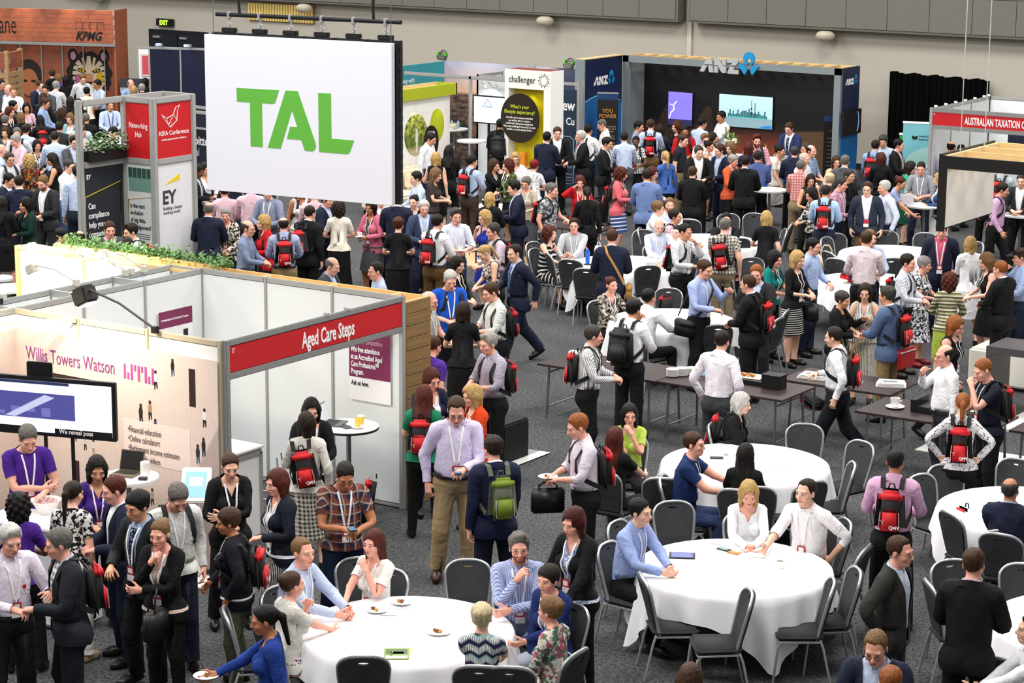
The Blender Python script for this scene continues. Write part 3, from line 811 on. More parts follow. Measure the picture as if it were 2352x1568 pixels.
    if lanyard:
        lw = '#f2f2f4' if lanyard is True else lanyard
        for s in (1, -1):
            pts = [(s * (.062 - .050 * t), 1.490 - .355 * t) for t in np.linspace(0, 1, 7)]
            v, F = ribbon(B, pts, .017, off, fat); new_mesh('lanyard', skinned(v, near_w(B, v), T), F, v, [cloth('plain', lw)], o)
        y = front_y(B, 0, 1.09, fat) - off - .008
        v = np.array([(x, y - d, z) for z in (1.145, 1.075, 1.020) for x in (-.042, .042) for d in (0, .004)])
        F = [(1, 3, 7, 5), (5, 7, 11, 9), (0, 4, 6, 2), (4, 8, 10, 6), (0, 1, 5, 4), (4, 5, 9, 8), (2, 6, 7, 3), (6, 10, 11, 7), (0, 2, 3, 1), (8, 9, 11, 10)]
        new_mesh('badge', skinned(v, near_w(B, np.repeat([[0, y, 1.09]], len(v), 0)), T), [tuple(reversed(f)) for f in F], v, [plain('#b3202f', .4, name='badge_card'), plain('#f2f0ee', .4, name='badge_card')], o, mi=[0, 1, 0, 1, 0, 1, 0, 1, 0, 1], smooth=False)
        if hi:
            v2 = np.array([(x, y - .0055, z) for z in (1.135, 1.090) for x in (-.027, .027)]); new_mesh('badge_print', skinned(v2, near_w(B, np.repeat([[0, y, 1.09]], 4, 0)), T), [(0, 2, 3, 1)], v2, [plain('#f4f2f0', .4)], o, smooth=False)
    return o, T, B
# ---------------------------------------------------------------- building helpers
def thing(name, label, cat, loc=(0, 0, 0), rz=0.0, group=None):
    o = bpy.data.objects.new(name, None); COL.objects.link(o); o.location = loc; o.rotation_euler = (0, 0, rz)
    o['label'] = label; o['category'] = cat
    if group: o['group'] = group
    return o
def tag(o, label, cat, group=None):
    o['label'] = label; o['category'] = cat
    if group: o['group'] = group
    return o
def structure(o): o['kind'] = 'structure'; return o
def obj(name, bm, mat, parent=None, smooth=False):
    me = bpy.data.meshes.new(name); bm.to_mesh(me); bm.free()
    for m in (mat if isinstance(mat, (list, tuple)) else [mat]): me.materials.append(m)
    if smooth: me.polygons.foreach_set('use_smooth', np.ones(len(me.polygons), bool))
    o = bpy.data.objects.new(name, me); COL.objects.link(o)
    if parent is not None: o.parent = parent
    return o
def add_box(bm, x0, x1, y0, y1, z0, z1, bev=0.0, seg=2, M=None):
    r = bmesh.ops.create_cube(bm, size=1)
    vs = r['verts']
    for v in vs: v.co = Vector(((x0 + x1) / 2 + v.co.x * (x1 - x0), (y0 + y1) / 2 + v.co.y * (y1 - y0), (z0 + z1) / 2 + v.co.z * (z1 - z0)))
    if bev:
        r = bmesh.ops.bevel(bm, geom=list({e for v in vs for e in v.link_edges}), offset=bev, segments=seg, affect='EDGES', clamp_overlap=True); vs = list({v for f in r['faces'] for v in f.verts} | {v for v in vs if v.is_valid})
    if M is not None: bmesh.ops.transform(bm, matrix=M, verts=vs)
    return vs
def bx(name, x0, x1, y0, y1, z0, z1, mat, parent=None, bev=0.0, seg=2):
    bm = bmesh.new(); add_box(bm, x0, x1, y0, y1, z0, z1, bev, seg); return obj(name, bm, mat, parent)
def add_lathe(bm, prof, n=24, cx=0, cy=0, close=True):
    rings = []
    for r, z in prof:
        rings.append([bm.verts.new((cx + r * math.cos(2 * math.pi * i / n), cy + r * math.sin(2 * math.pi * i / n), z)) for i in range(n)] if r > 1e-6 else [bm.verts.new((cx, cy, z))])
    for a, b in zip(rings, rings[1:]):
        for i in range(n):
            j = (i + 1) % n
            f = [a[i % len(a)], a[j % len(a)], b[j % len(b)], b[i % len(b)]]
            f = list(dict.fromkeys(f))
            if len(f) > 2: bm.faces.new(f)
    return bm
def lathe(name, prof, mat, parent=None, n=24, loc=(0, 0)):
    bm = bmesh.new(); add_lathe(bm, prof, n, *loc); bmesh.ops.recalc_face_normals(bm, faces=bm.faces[:])
    o = obj(name, bm, mat, parent, True); o.data.set_sharp_from_angle(angle=math.radians(38)); return o
def bars(name, paths, r, mat, parent=None, sides=6, closed=False):
    V, F = [], []
    for p in paths:
        v, f, _ = tube_mesh('t', [p], r, sides, closed); n0 = len(V); V += [tuple(x) for x in v]; F += [tuple(i + n0 for i in q) for q in f]
        if not closed: F += [tuple(n0 + k for k in range(sides)), tuple(n0 + len(v) - sides + k for k in reversed(range(sides)))]
    me = bpy.data.meshes.new(name); me.from_pydata(V, [], F); me.materials.append(mat)
    me.polygons.foreach_set('use_smooth', np.ones(len(me.polygons), bool)); me.set_sharp_from_angle(angle=math.radians(60))
    o = bpy.data.objects.new(name, me); COL.objects.link(o)
    if parent is not None: o.parent = parent
    return o
# a plane of a thing: 'f' faces the gallery side (-y), 's' faces +x; (a, b) on it are (along, up)
def on(face, a, b, at): return (a, at, b) if face == 'f' else (at, a, b)
def poly(name, loops, face, at, mat, parent=None, depth=.012):
    bm = bmesh.new()
    s = -1 if face == 'f' else 1
    for L in loops:
        vs = [bm.verts.new(on(face, a, b, at)) for a, b in L]
        f = bm.faces.new(vs)
        r = bmesh.ops.extrude_face_region(bm, geom=[f])
        bmesh.ops.translate(bm, vec=on(face, 0, 0, s * depth), verts=[g for g in r['geom'] if isinstance(g, bmesh.types.BMVert)])
    bmesh.ops.recalc_face_normals(bm, faces=bm.faces[:]); bmesh.ops.triangulate(bm, faces=bm.faces[:])
    return obj(name, bm, mat, parent)
def ell(ca, cb, ra, rb, n=32): return [(ca + ra * math.cos(2 * math.pi * i / n), cb + rb * math.sin(2 * math.pi * i / n)) for i in range(n)]
def rect(a0, a1, b0, b1): return [(a0, b0), (a1, b0), (a1, b1), (a0, b1)]
def txt(body, size, face, a, b, at, mat, parent, bold=0.0, shear=0.0, xs=1.0, align='LEFT', name='lettering', dx=.004, ls=.95):
    c = bpy.data.curves.new(name, 'FONT'); c.body = body; c.size = size; c.extrude = .0015; c.offset = bold * size; c.shear = shear; c.align_x = align; c.space_line = ls; c.resolution_u = 2
    c.materials.append(mat)
    o = bpy.data.objects.new(name, c); COL.objects.link(o); o.parent = parent
    o.location = on(face, a, b, at - dx if face == 'f' else at + dx)
    o.rotation_euler = (math.pi / 2, 0, 0 if face == 'f' else math.pi / 2); o.scale = (xs, 1, 1)
    return o
ALU = plain('#a9aaa8', .35, .25, name='aluminium'); ALUD = plain('#8e908f', .4, .25, name='aluminium')
PANEL = plain('#e6ebec', .6, vary=.015, name='shell_panel'); WHITE = plain('#f1f1ef', .5, vary=.02, name='white_laminate'); BLACK = plain('#0d0d0e', .5, name='black_laminate'); RED = plain('#c01a22', .45, vary=.03, name='red_panel')
TXW = plain('#f4f4f4', .6, vary=0, name='white_vinyl'); TXK = plain('#141414', .6, vary=0, name='black_vinyl'); STEEL = plain('#8d9093', .3, .8, name='steel'); CHROME = plain('#b4b6b8', .34, .6, name='chrome')
def wood(c1, c2, sc=(2, 30, 30), rough=.6):
    k = ('wood', c1, c2, sc)
    if k not in MATS:
        t = NT('timber'); n = t.noise(t.scale(t.obj(), sc), 1.0, 4.0, .6); t.bump(n, .002, .3); MATS[k] = t.out(t.mix(t.ramp(n, .3, .7), srgb(c1), srgb(c2)), rough, spec=.3)
    return MATS[k]
PLY = wood('#e9c98f', '#dfba7c'); PLYX = wood('#ecd0a0', '#e2c18b', (30, 2, 30)); PLANK = wood('#7a5f3d', '#90724b', (30, 1.5, 40)); LAM = wood('#33292a', '#3a2f30', (2, 40, 40), .38)
def shell_wall(parent, a0, a1, at, axis, n, h=2.4765, panel=PANEL, rail=ALU, posts=None, rails=(True, True), z0=0.0, thick=.012):
    """A run of n shell-scheme panels between posts: along x at y=at (axis 'x') or along y at x=at."""
    B = (lambda nm, p0, p1, q0, q1, z0, z1, m, bev=0: bx(nm, p0, p1, at + q0, at + q1, z0, z1, m, parent, bev)) if axis == 'x' else (lambda nm, p0, p1, q0, q1, z0, z1, m, bev=0: bx(nm, at + q0, at + q1, p0, p1, z0, z1, m, parent, bev))
    st = (a1 - a0) / n
    for i in range(n + 1):
        if posts is None or i in posts: B('post', a0 + i * st - .021, a0 + i * st + .021, -.021, .021, z0, h, rail, .006)
    for i in range(n):
        p0, p1 = a0 + i * st + .021, a0 + (i + 1) * st - .021
        B('panel', p0, p1, -thick / 2, thick / 2, z0 + .05, h - .05, panel)
        if rails[0]: B('rail', p0, p1, -.014, .014, h - .072, h - .004, rail, .008)
        if rails[1]: B('rail', p0, p1, -.014, .014, z0 + .01, z0 + .06, rail, .008)
# ---------------------------------------------------------------- the hall
def carpet():
    t = NT('carpet'); R = t.obj(); n = t.noise(R, 26.0, 2.0, .85); m = t.noise(R, 85.0, 1.0, .8); l = t.noise(R, .8, 3.0)
    f = t.math('ADD', t.math('MULTIPLY', n, .55), t.math('MULTIPLY', m, .45))
    c = t.mix(t.ramp(f, .38, .62), srgb('#1c1d1f'), srgb('#6b6c6e')); c = t.mix(t.math('MULTIPLY', t.ramp(l, .4, .7), .25), c, srgb('#242527'))
    t.bump(f, .006, .5); return t.out(c, .95, spec=.1)
bm = bmesh.new(); add_box(bm, -60, 30, -8, 49.68, -.2, 0); structure(obj('floor', bm, carpet()))
WALLM = plain('#bdb7ab', .9, spec=.1, vary=.025, name='wall_paint'); WALLG = plain('#77766f', .85, spec=.1, vary=.03, name='acoustic_panel')
wall = structure(bx('wall_back', -60, 30, 49.68, 50.0, 0, 12.5, WALLM))
structure(bx('baseboard_back', -60, 30, 49.64, 49.68, 0, .14, plain('#161618', .6)))
# acoustic panels stand proud of the wall above 3.37 m, in two bays either side of a column strip
def acoustic(x0, x1, w, z0, z1, hgt):
    o = bx('wall_back_bay', x0 - .06, x1 + .06, 49.26, 49.68, z0 - .05, z1 + .05, plain('#6b6963', .8), None); structure(o)
    x = x0
    while x < x1 - .1:
        z = z0
        while z < z1 - .1:
            bx('panel', x + .008, min(x + w, x1) - .008, 49.235, 49.262, z + .008, min(z + hgt, z1) - .008, WALLG, o, .004, 1); z += hgt
        x += w
acoustic(-29.6, -8.3, 1.065, 3.40, 6.58, 1.06); acoustic(-7.88, 9.2, 1.066, 3.40, 6.58, .82)
structure(bx('trim_1', -8.16, -8.04, 49.6, 49.68, 0, 6.5, plain('#cfc9bb', .9)))
for x in (-28.24, -20.29, -12.23, -4.17):
    o = thing('wall_lamp', 'pale oval uplight on the grey hall wall ' + {-28.24: 'above the brick print booth', -20.29: 'behind the hanging screen rig', -12.23: 'behind the small white tower', -4.17: 'above the blue pillared booth with the skyline screen'}[x], 'lamp', (x, 49.3, 3.20))
    lathe('lamp_shade', [(0, -.13), (.10, -.125), (.19, -.085), (.235, -.02), (.235, .03), (.19, .085), (.12, .115), (.02, .12), (0, .12)], plain('#c9c2ae', .5), o); bx('bracket', -.05, .05, 0, .38, -.03, .03, plain('#a8a293', .5), o)
# exit door, sign and a wall niche, its warm light put into glowing slats
d = structure(bx('door_1', -26.5, -24.2, 49.62, 49.68, 0, 2.32, plain('#14161b', .5)))
for x in (-26.35, -25.3): bx('door_leaf', x, x + 1.0, 49.58, 49.62, 0, 2.2, plain('#1b1f27', .45), d); bx('door_closer', x + .1, x + .35, 49.52, 49.58, 2.08, 2.14, plain('#8a8d90', .4), d)
e = thing('exit_sign', 'lit green exit sign over the black double door', 'sign', (-25.8, 49.55, 2.54))
bx('sign_box', -.31, .31, -.03, .1, -.105, .105, BLACK, e, .01); txt('EXIT', .185, 'f', 0, -.065, -.03, glow('#a8ff3a', 2.2), e, .03, 0, .85, 'CENTER')
w = structure(bx('lit_niche_1', -22.6, -20.2, 49.60, 49.68, 2.75, 3.25, plain('#8f7c3a', .6)))
for i in range(24): bx('slat', -22.58 + i * .1, -22.53 + i * .1, 49.57, 49.6, 2.76, 3.24, glow('#cdb46a', .35), w)
# black curtain
bm = bmesh.new(); n = 120; top = []
for i in range(n + 1):
    x = -2.5 + 2.5 * i / n + (0 if i < n else 0); y = 49.42 + .05 * math.sin(i * .9) + .03 * math.sin(i * 2.3); zt = 2.43 - .06 * i / n + .02 * math.sin(i * .25)
    top.append((bm.verts.new((x, y, zt)), bm.verts.new((x + .02 * math.sin(i), y, .02))))
for a, b in zip(top, top[1:]): bm.faces.new((a[0], a[1], b[1], b[0]))
tag(obj('curtain', bm, plain('#0b0b0c', .95, spec=.05), None, True), 'black floor length curtain hung on the pale hall wall', 'curtain')
# ---------------------------------------------------------------- the corner booth with red name board
b = thing('exhibition_booth', 'white panelled corner booth with a red name board reading Aged Care Steps', 'booth', (5.227, 19.74, 0)); WB = b
shell_wall(b, -2.97, 0, 0, 'x', 3); shell_wall(b, -5.94, -.0, -2.97, 'y', 6, posts=(0, 1, 2, 3, 4, 5)); bx('post', -.03, .03, -.03, .03, 0, 2.4765, ALU, b, .006); bx('post', -.03, .03, -3.0, -2.94, 0, 2.4765, ALUD, b, .006)
f = bx('fascia', -.012, .012, -2.94, -.03, 2.13, 2.41, RED, b); bx('rail', -.022, .022, -2.94, -.03, 2.405, 2.475, ALUD, b, .01); bx('rail', -.022, .022, -2.94, -.03, 2.06, 2.135, ALUD, b, .01)
txt('Aged Care Steps', .235, 's', -1.78, 2.19, .012, TXW, f, .022, 0, .56); txt('17', .07, 's', -2.90, 2.33, .012, TXW, f, .02, 0, .6)
for y in (-1.35, -1.0): bx('clip', -.03, .03, y - .012, y + .012, 2.47, 2.5, ALU, b)
p = bx('poster', -.73, -.14, -.035, -.03, 1.20, 2.14, plain('#f2f2f4', .5), b); bx('poster_block', -.73, -.14, -.037, -.035, 1.47, 2.14, plain('#7a2350', .5), p)
txt('Enter our competition', .083, 'f', -.70, 1.865, -.037, plain('#d79db8', .6), p, .004, 0, .60)
txt('Win free attendance\nat an Accredited Aged\nCare Professional™\nProgram.', .088, 'f', -.70, 1.765, -.037, TXW, p, .022, 0, .56, ls=.98); txt('Ask us how.', .082, 'f', -.70, 1.375, -.035, TXK, p, .01, 0, .62)
p = bx('poster', -2.945, -2.940, -.80, -.22, 1.55, 2.06, plain('#f2f2f4', .5), b); bx('poster_block', -2.940, -2.938, -.80, -.22, 1.86, 2.06, plain('#7a2350', .5), p)
txt('Accredited Aged Care Professional™ program', .034, 's', -.76, 1.945, -2.938, TXW, p, .02, 0, .72); txt('Your pathway to\nAged Care Expertise', .034, 's', -.76, 1.77, -2.940, TXK, p, 0, 0, .8)
bx('print', -2.940, -2.938, -.38, -.30, 1.70, 1.80, TXK, p)
p = bx('poster', -2.945, -2.940, -1.78, -1.45, 1.55, 1.96, WHITE, b); bx('print', -2.940, -2.939, -1.76, -1.47, 1.93, 1.945, TXK, p)
# white cabinet, perforated stool and high table inside it
c = thing('counter_cabinet', 'white lockable counter at the open end of the white panelled booth', 'counter', (4.0, 17.2, 0))
bx('top', 0, .56, 0, .92, .97, 1.0, WHITE, c, .006); bx('body', .02, .52, .02, .90, 0, .93, WHITE, c); bx('rail', .50, .54, .02, .90, .90, .965, ALU, c); bx('post', .50, .54, 0, .04, 0, .93, ALU, c); bx('post', .50, .54, .88, .92, 0, .93, ALU, c); lathe('cable_hole', [(0, 1.002), (.03, 1.002), (.03, 1.0)], BLACK, c, 12, (.3, .35))
s = thing('bar_stool', 'white perforated shell stool on metal legs behind the white counter', 'stool', (4.25, 18.55, 0), .5)
bm = bmesh.new(); prof = [(-.22, .78), (-.19, .75), (-.05, .745), (.10, .75), (.19, .78), (.225, .88), (.24, 1.02), (.25, 1.12)]
for i in range(len(prof) - 1):
    for j in range(6):
        if i in (2, 3, 5) and j in (1, 3, 4): pass
        q = []
        for a, bb in ((i, j), (i + 1, j), (i + 1, j + 1), (i, j + 1)):
            xx = -.2 + .4 * bb / 6; q.append(bm.verts.new((xx, prof[a][0], prof[a][1] + 1.2 * xx * xx)))
        f = bm.faces.new(q)
        r = bmesh.ops.inset_individual(bm, faces=[f], thickness=.016); bmesh.ops.delete(bm, geom=[f], context='FACES')
bmesh.ops.remove_doubles(bm, verts=bm.verts[:], dist=.001); obj('seat', bm, WHITE, s, True).modifiers.new('thick', 'SOLIDIFY').thickness = .012
for x in (-1, 1):
    for y in (-1, 1): bars('leg', [[(x * .12, y * .12, .745), (x * .2, y * .2, 0)]], .011, CHROME, s)
bars('footrest', [[(-.17, -.17, .28), (.17, -.17, .28), (.17, .17, .28), (-.17, .17, .28)]], .009, CHROME, s, 6, True)
def bar_table(label, x, y, r=.35, h=1.08, top=None, edge=None, group=None):
    t = thing('bar_table', label, 'table', (x, y, 0), 0, group)
    lathe('tabletop', [(0, h), (r - .004, h), (r, h - .004), (r, h - .012)], top or WHITE, t, 40); lathe('table_edge', [(r - .01, h - .011), (r + .002, h - .012), (r + .002, h - .035), (r - .02, h - .04), (0, h - .04)], edge or BLACK, t, 40)
    lathe('column', [(.028, .03), (.028, h - .04)], STEEL, t, 12); lathe('base', [(0, .025), (.03, .028), (.22, .012), (.23, 0), (0, 0)], STEEL, t, 28); return t
bar_table('white topped bar table with black edge inside the white panelled booth', 5.02, 19.02, .335, 1.1)
# ---------------------------------------------------------------- timber plank wall behind it, the lit white wall with the planter, the service gap
t = thing('plank_wall', 'hollow timber display wall with walnut plank end behind the white panelled booth', 'wall unit', (5.25, 20.0, 0)); bx('side_panel', -3.35, 0, -.22, -.205, 0, 2.40, PLY, t); bx('side_panel', -3.35, 0, .22, .235, 0, 2.40, PLY, t)
for x in (-3.34, -2.32, -1.32, -.40): bx('divider', x - .01, x + .012, -.205, .22, 1.95, 2.40, PLYX, t)
bx('end_panel', -.03, -.012, -.22, .235, 0, 2.40, PLYX, t); bx('floor_panel', -3.33, -.03, -.205, .22, 1.9, 1.95, PLY, t)
for i in range(17): bx('plank', -.012, .008 + .003 * (i % 2), -.225, .24, i * .141 + .004, i * .141 + .138, PLANK, t, .003, 1)
w = thing('light_wall', 'brightly lit white display wall framed in timber with leaf planter on top', 'wall unit', (1.9, 19.72, 0))
bx('face', -2.66, .25, -.02, 0, 0, 2.40, plain('#fbf4e4', .7), w); bx('frame', -2.70, .30, 0, .03, 0, 2.42, PLY, w); bx('top_rail', -2.70, .30, -.05, .20, 2.40, 2.44, PLY, w); bx('end_post', -2.74, -2.68, -.03, .06, 0, 2.44, PLY, w); bx('batten', -1.56, -1.52, -.03, -.02, 0, 2.40, PLY, w); bx('batten', -.34, -.30, -.03, -.02, 0, 2.40, PLY, w)
txt('DST', .16, 'f', -1.34, 1.80, -.02, plain('#d8744a', .6), w, 0, 0, 1.5)
pl = thing('planter_box', 'timber trough along the top of the lit white wall', 'planter', (1.9, 19.92, 2.44)); bx('trough', -2.2, .55, -.07, .07, 0, .06, PLY, pl)
def leaf_bed(name, label, x0, x1, y, z, n, seed, size=.055, spread=.11, hgt=.10, cols=('#3f6b35', '#6f9a52'), cat='plant'):
    rr = random.Random(seed); bm = bmesh.new()
    for i in range(n):
        px, py, pz = x0 + (x1 - x0) * rr.random(), y + rr.gauss(0, spread * .5), z + abs(rr.gauss(0, hgt * .6)); a = rr.random() * 6.28; tl = rr.uniform(.1, .9); s = size * rr.uniform(.6, 1.3)
        d = Vector((math.cos(a) * math.cos(tl), math.sin(a) * math.cos(tl), math.sin(tl))); w = d.cross(Vector((0, 0, 1))).normalized() * s * .36; c = Vector((px, py, pz)); up = Vector((0, 0, .012))
        vs = [bm.verts.new(q) for q in (c, c + d * s * .5 + w - up, c + d * s, c + d * s * .5 - w - up, c + d * s * .5 + up * .3)]
        for q in ((0, 1, 4), (1, 2, 4), (2, 3, 4), (3, 0, 4)): bm.faces.new([vs[k] for k in q])
    t = NT('leaf'); m = t.out(t.mix(t.noise(t.obj(), 9.0), srgb(cols[0]), srgb(cols[1])), .5)
    return tag(obj(name, bm, m, None), label, cat)
LB = leaf_bed('ivy', 'dense trailing green ivy spilling along the planter on the lit wall', -.25, 2.5, 19.95, 2.46, 2300, 3); LB['kind'] = 'stuff'
g = thing('service_wall', 'grey shell scheme partition forming a narrow gap behind the white booth', 'partition', (1.80, 19.7, 0)); shell_wall(g, -5.94, 0, 0, 'y', 6); 
for y in (0, -.99, -1.98, -2.97): bx('rail', .02, .42, y - .014, y + .014, 2.40, 2.47, ALU, g); bx('panel', .02, .42, y - .005, y + .005, 0, 2.40, PANEL, g)
def arm_lamp(lab, x, y, z, dx, dy, dz, col='#c9c4b8', big=False):
    o = thing('arm_spotlight', lab, 'lamp', (x, y, z)); m = plain(col, .45)
    bars('arm', [[(0, 0, 0), (dx * .5, dy * .5, dz * .5 + .05), (dx, dy, dz)]], .010 if not big else .014, m, o); bx('clamp', -.03, .03, -.03, .03, -.04, .03, m, o)
    k = 1.0 if not big else 1.75
    M = Matrix.Translation((dx, dy, dz)) @ Matrix.Rotation(math.atan2(dy, dx), 4, 'Z') @ Matrix.Rotation(math.radians(25), 4, 'Y')
    bm = bmesh.new(); add_box(bm, -.04 * k, .09 * k, -.055 * k, .055 * k, -.10 * k, .01 * k, .015 * k, 2, M); obj('lamp_head', bm, m, o, False)
    bm = bmesh.new(); add_box(bm, -.03 * k, .08 * k, -.045 * k, .045 * k, -.104 * k, -.10 * k, 0, 2, M); obj('lens', bm, glow('#fff3d8', 3.0), o); return o
arm_lamp('cream arm spotlight at the far end of the lit white wall', 1.82, 19.0, 2.5, -1.9, .25, .10); arm_lamp('cream arm spotlight over the middle of the lit white wall', 1.82, 18.9, 2.5, -1.0, .35, .12)
arm_lamp('cream arm spotlight clamped to the service gap nearest the planter', 1.84, 19.2, 2.5, -.62, -.05, .16); arm_lamp('cream arm spotlight clamped halfway along the service gap', 1.82, 18.1, 2.5, -.65, -.05, .14); arm_lamp('cream arm spotlight clamped at the near end of the service gap', 1.8, 17.0, 2.5, -.55, -.05, .12)
for x in (-.35, .35, 1.1): spot(x, 18.9, 2.75, x, 19.7, 1.7, 110, 115, (1, .88, .66))
# ---------------------------------------------------------------- booth with the pavement photograph
MUR = NT('pavement_print'); R = MUR.obj(); br = MUR.n('ShaderNodeTexBrick'); MUR.t.links.new(MUR.scale(R, (1, 1, 1)), br.inputs['Vector'])
sx, sy, sz = MUR.xyz(R)[0:3]; cv = MUR.n('ShaderNodeCombineXYZ', i0=MUR.math('ADD', sx, MUR.math('MULTIPLY', sy, 1.0)), i1=MUR.math('ADD', sz, MUR.math('MULTIPLY', sx, .35))).outputs[0]; MUR.t.links.new(cv, br.inputs['Vector'])
br.inputs['Scale'].default_value = 14.0; br.inputs['Color1'].default_value = srgb('#eadbd3'); br.inputs['Color2'].default_value = srgb('#e3d2ca'); br.inputs['Mortar'].default_value = srgb('#cdb9b2'); br.inputs['Mortar Size'].default_value = .03
dk = MUR.ramp(MUR.math('SUBTRACT', MUR.math('ADD', sx, MUR.math('MULTIPLY', sz, -.62)), 0.0), -2.02 + 1.0, -1.98 + 1.0)
MURM = MUR.out(MUR.mix(dk, br.outputs[0], MUR.mix(.55, br.outputs[0], srgb('#8d7a7c'))), .5)
b = thing('exhibition_booth', 'booth backed by a pale pavement photograph printed with walking figures', 'booth', (5.20, 16.70, 0))
shell_wall(b, -2.97, -.02, .03, 'x', 3, rail=plain('#c9bfa8', .4, .2)); shell_wall(b, -2.97, .03, -2.99, 'y', 3, posts=(0, 1, 2), rail=plain('#c9bfa8', .4, .2))
bars('rail', [[(-2.0, 0.0, 2.45), (-2.95, -1.0, 2.45)]], .03, plain('#d8cbae', .45), b, 4)
g = bx('graphic', -2.90, -.02, -.02, -.008, .05, 2.27, MURM, b); g2 = bx('graphic', -2.91, -2.90, -2.9, -.02, .05, 2.25, MURM, b)
PUR = plain('#8f4386', .5); DKB = plain('#33211d', .5)
txt('Willis Towers Watson', .215, 'f', -2.74, 1.945, -.02, PUR, g, -.002, 0, .66)
xs = -1.305
for i, (w, z0, z1) in enumerate(((.028, 0, .155), (.026, 0, .07), (.03, 0, .165), (.026, .10, .165), (.03, 0, .165), (.026, .10, .165), (.030, 0, .17), (.026, 0, .075), (.030, 0, .17))): bx('logo_bar', xs + i * .049, xs + i * .049 + w, -.024, -.02, 1.925 - i * .002 + z0, 1.925 - i * .002 + z1, plain('#b0509c', .5), g)
bx('print', -2.62, -1.45, -.0225, -.02, 1.50, 1.84, DKB, g); txt('Helping your members plan a\nbetter retirement', .105, 'f', -2.56, 1.725, -.0225, TXW, g, .004, 0, .62, ls=1.1)
bx('print', -.40, -.315, -.0225, -.02, 1.75, 2.145, DKB, g); bx('print', -2.10, -2.0, -.0225, -.02, .62, .92, DKB, g)
bx('print', -1.33, -.40, -.0225, -.02, 1.04, 1.49, plain('#ecdcd6', .5), g)
txt('•Financial education\n•Online calculators\n•Retirement income estimates\n•Multimedia videos', .098, 'f', -1.27, 1.36, -.0225, plain('#75696a', .6), g, -.010, 0, .60, ls=1.02)
def print_figure(a, z, s, c1, c2):   # a walker printed on the photograph
    K = lambda *pts: [(a + p * s, z + q * s) for p, q in pts]
    bx_ = poly('print', [K((-.09, .30), (.08, .30), (.10, .52), (.06, .66), (-.06, .66), (-.11, .50))], 'f', -.0206, plain(c1, .6), g, .001)
    poly('print', [K((-.08, .0), (-.03, .0), (.0, .25), (.05, .04), (.10, .05), (.08, .32), (-.09, .32))], 'f', -.0206, plain(c2, .6), g, .001); poly('print', [[(a + s * .07 * math.cos(k), z + s * (.72 + .08 * math.sin(k))) for k in np.arange(0, 6.28, .7)]], 'f', -.0206, plain('#3a2822', .6), g, .0012)
for q in ((-.86, 1.86, .26, '#e8e4e0', '#22201f'), (-.62, 2.03, .24, '#1d1a1a', '#3f5d86'), (-1.08, 1.46, .28, '#2a2422', '#26211f'), (-.95, 1.52, .27, '#a8876c', '#2a2624'), (-.88, 1.35, .25, '#3d4a68', '#c49d86'), (-.20, 1.55, .26, '#efe9e6', '#221e20'), (-.22, 1.24, .26, '#1e1c20', '#2c3140'), (-.30, 1.15, .27, '#282838', '#4b6b78'), (-1.95, 1.30, .24, '#2b2725', '#5b524c'), (-2.05, 1.12, .26, '#241f20', '#2b2626'), (-1.90, 1.05, .22, '#cfc9c4', '#33302f'), (-1.78, 1.02, .22, '#dcd6d0', '#b98'), (-1.88, .72, .24, '#23202a', '#26242a'), (-2.30, 1.22, .24, '#3a3432', '#2a2625'), (-.16, .9, .24, '#262231', '#2a2630'), (-.08, .82, .24, '#d8d2d0', '#222'), (-.95, .6, .24, '#b9a59a', '#333')): print_figure(*[('#bb9988' if x == '#b98' else '#222222' if x == '#222' else '#333333' if x == '#333' else x) for x in q])
for q in ((-.9, 2.0), (-1.7, 1.6)): poly('print', [ell(q[0], q[1], .03, .05, 10), [(q[0] - .04, q[1] - .22), (q[0] + .04, q[1] - .22), (q[0] + .03, q[1] - .04), (q[0] - .03, q[1] - .04)]], 's', -2.90, plain('#3a3036', .6), g2, .001)
for x in (2.9, 3.5, 4.1): spot(x, 15.9, 2.95, x + .05, 16.7, 1.9, 62, 110, (1, .84, .62))
arm_lamp('large black floodlight on an arm above the pavement photograph', 4.35, 16.68, 2.5, -1.08, .1, .30, '#121212', True); arm_lamp('small black spotlight on the far top corner of the pavement photograph booth', 1.95, 16.8, 2.5, -.35, .0, .05, '#1a1a1a', True)
tv = thing('display_screen', 'large black framed screen on stand in front of the pavement photograph', 'screen', (4.1, 15.55, 0), .30)
bx('bezel', -.78, .62, -.03, .03, 1.56, 2.16, BLACK, tv, .008); s = bx('screen', -.74, .585, -.033, -.03, 1.60, 2.12, glow('#eef3fb', .72), tv); bx('picture', -.74, .18, -.035, -.033, 1.74, 2.0, glow('#4a4a8e', .55), s); poly('picture', [[(-.60, 1.75), (-.48, 1.745), (-.04, 1.96), (-.15, 1.985)]], 'f', -.0352, glow('#b9bddc', .6), s, .001)
for i in range(5): poly('picture', [rect(-.70 + i * .17, -.60 + i * .17, 1.76 + .04 * (i % 3), 1.80 + .05 * (i % 2))], 'f', -.0351, glow('#6d70b4', .5), s, .001)
bx('picture', -.74, .12, -.035, -.033, 2.09, 2.12, glow('#27305e', .4), s); bx('picture', -.68, -.42, -.035, -.033, 1.60, 1.65, BLACK, s); bx('picture', -.05, .585, -.035, -.033, 1.60, 1.65, BLACK, s); txt('We reveal poss', .066, 'f', 0, 1.603, -.035, TXW, s, .02, 0, .9)
for x in (-.2, .1): bars('stand_pole', [[(x, .05, 0), (x, .05, 1.7)]], .022, BLACK, tv)
bx('base', -.45, .35, -.2, .35, 0, .03, BLACK, tv, .01); bx('bracket', -.38, -.10, .03, .07, 1.7, 2.30, BLACK, tv, .01); 
bar_table('white round bar table holding the folded laptop by the pavement photograph', 4.38, 16.2, .31, 1.05, edge=WHITE)
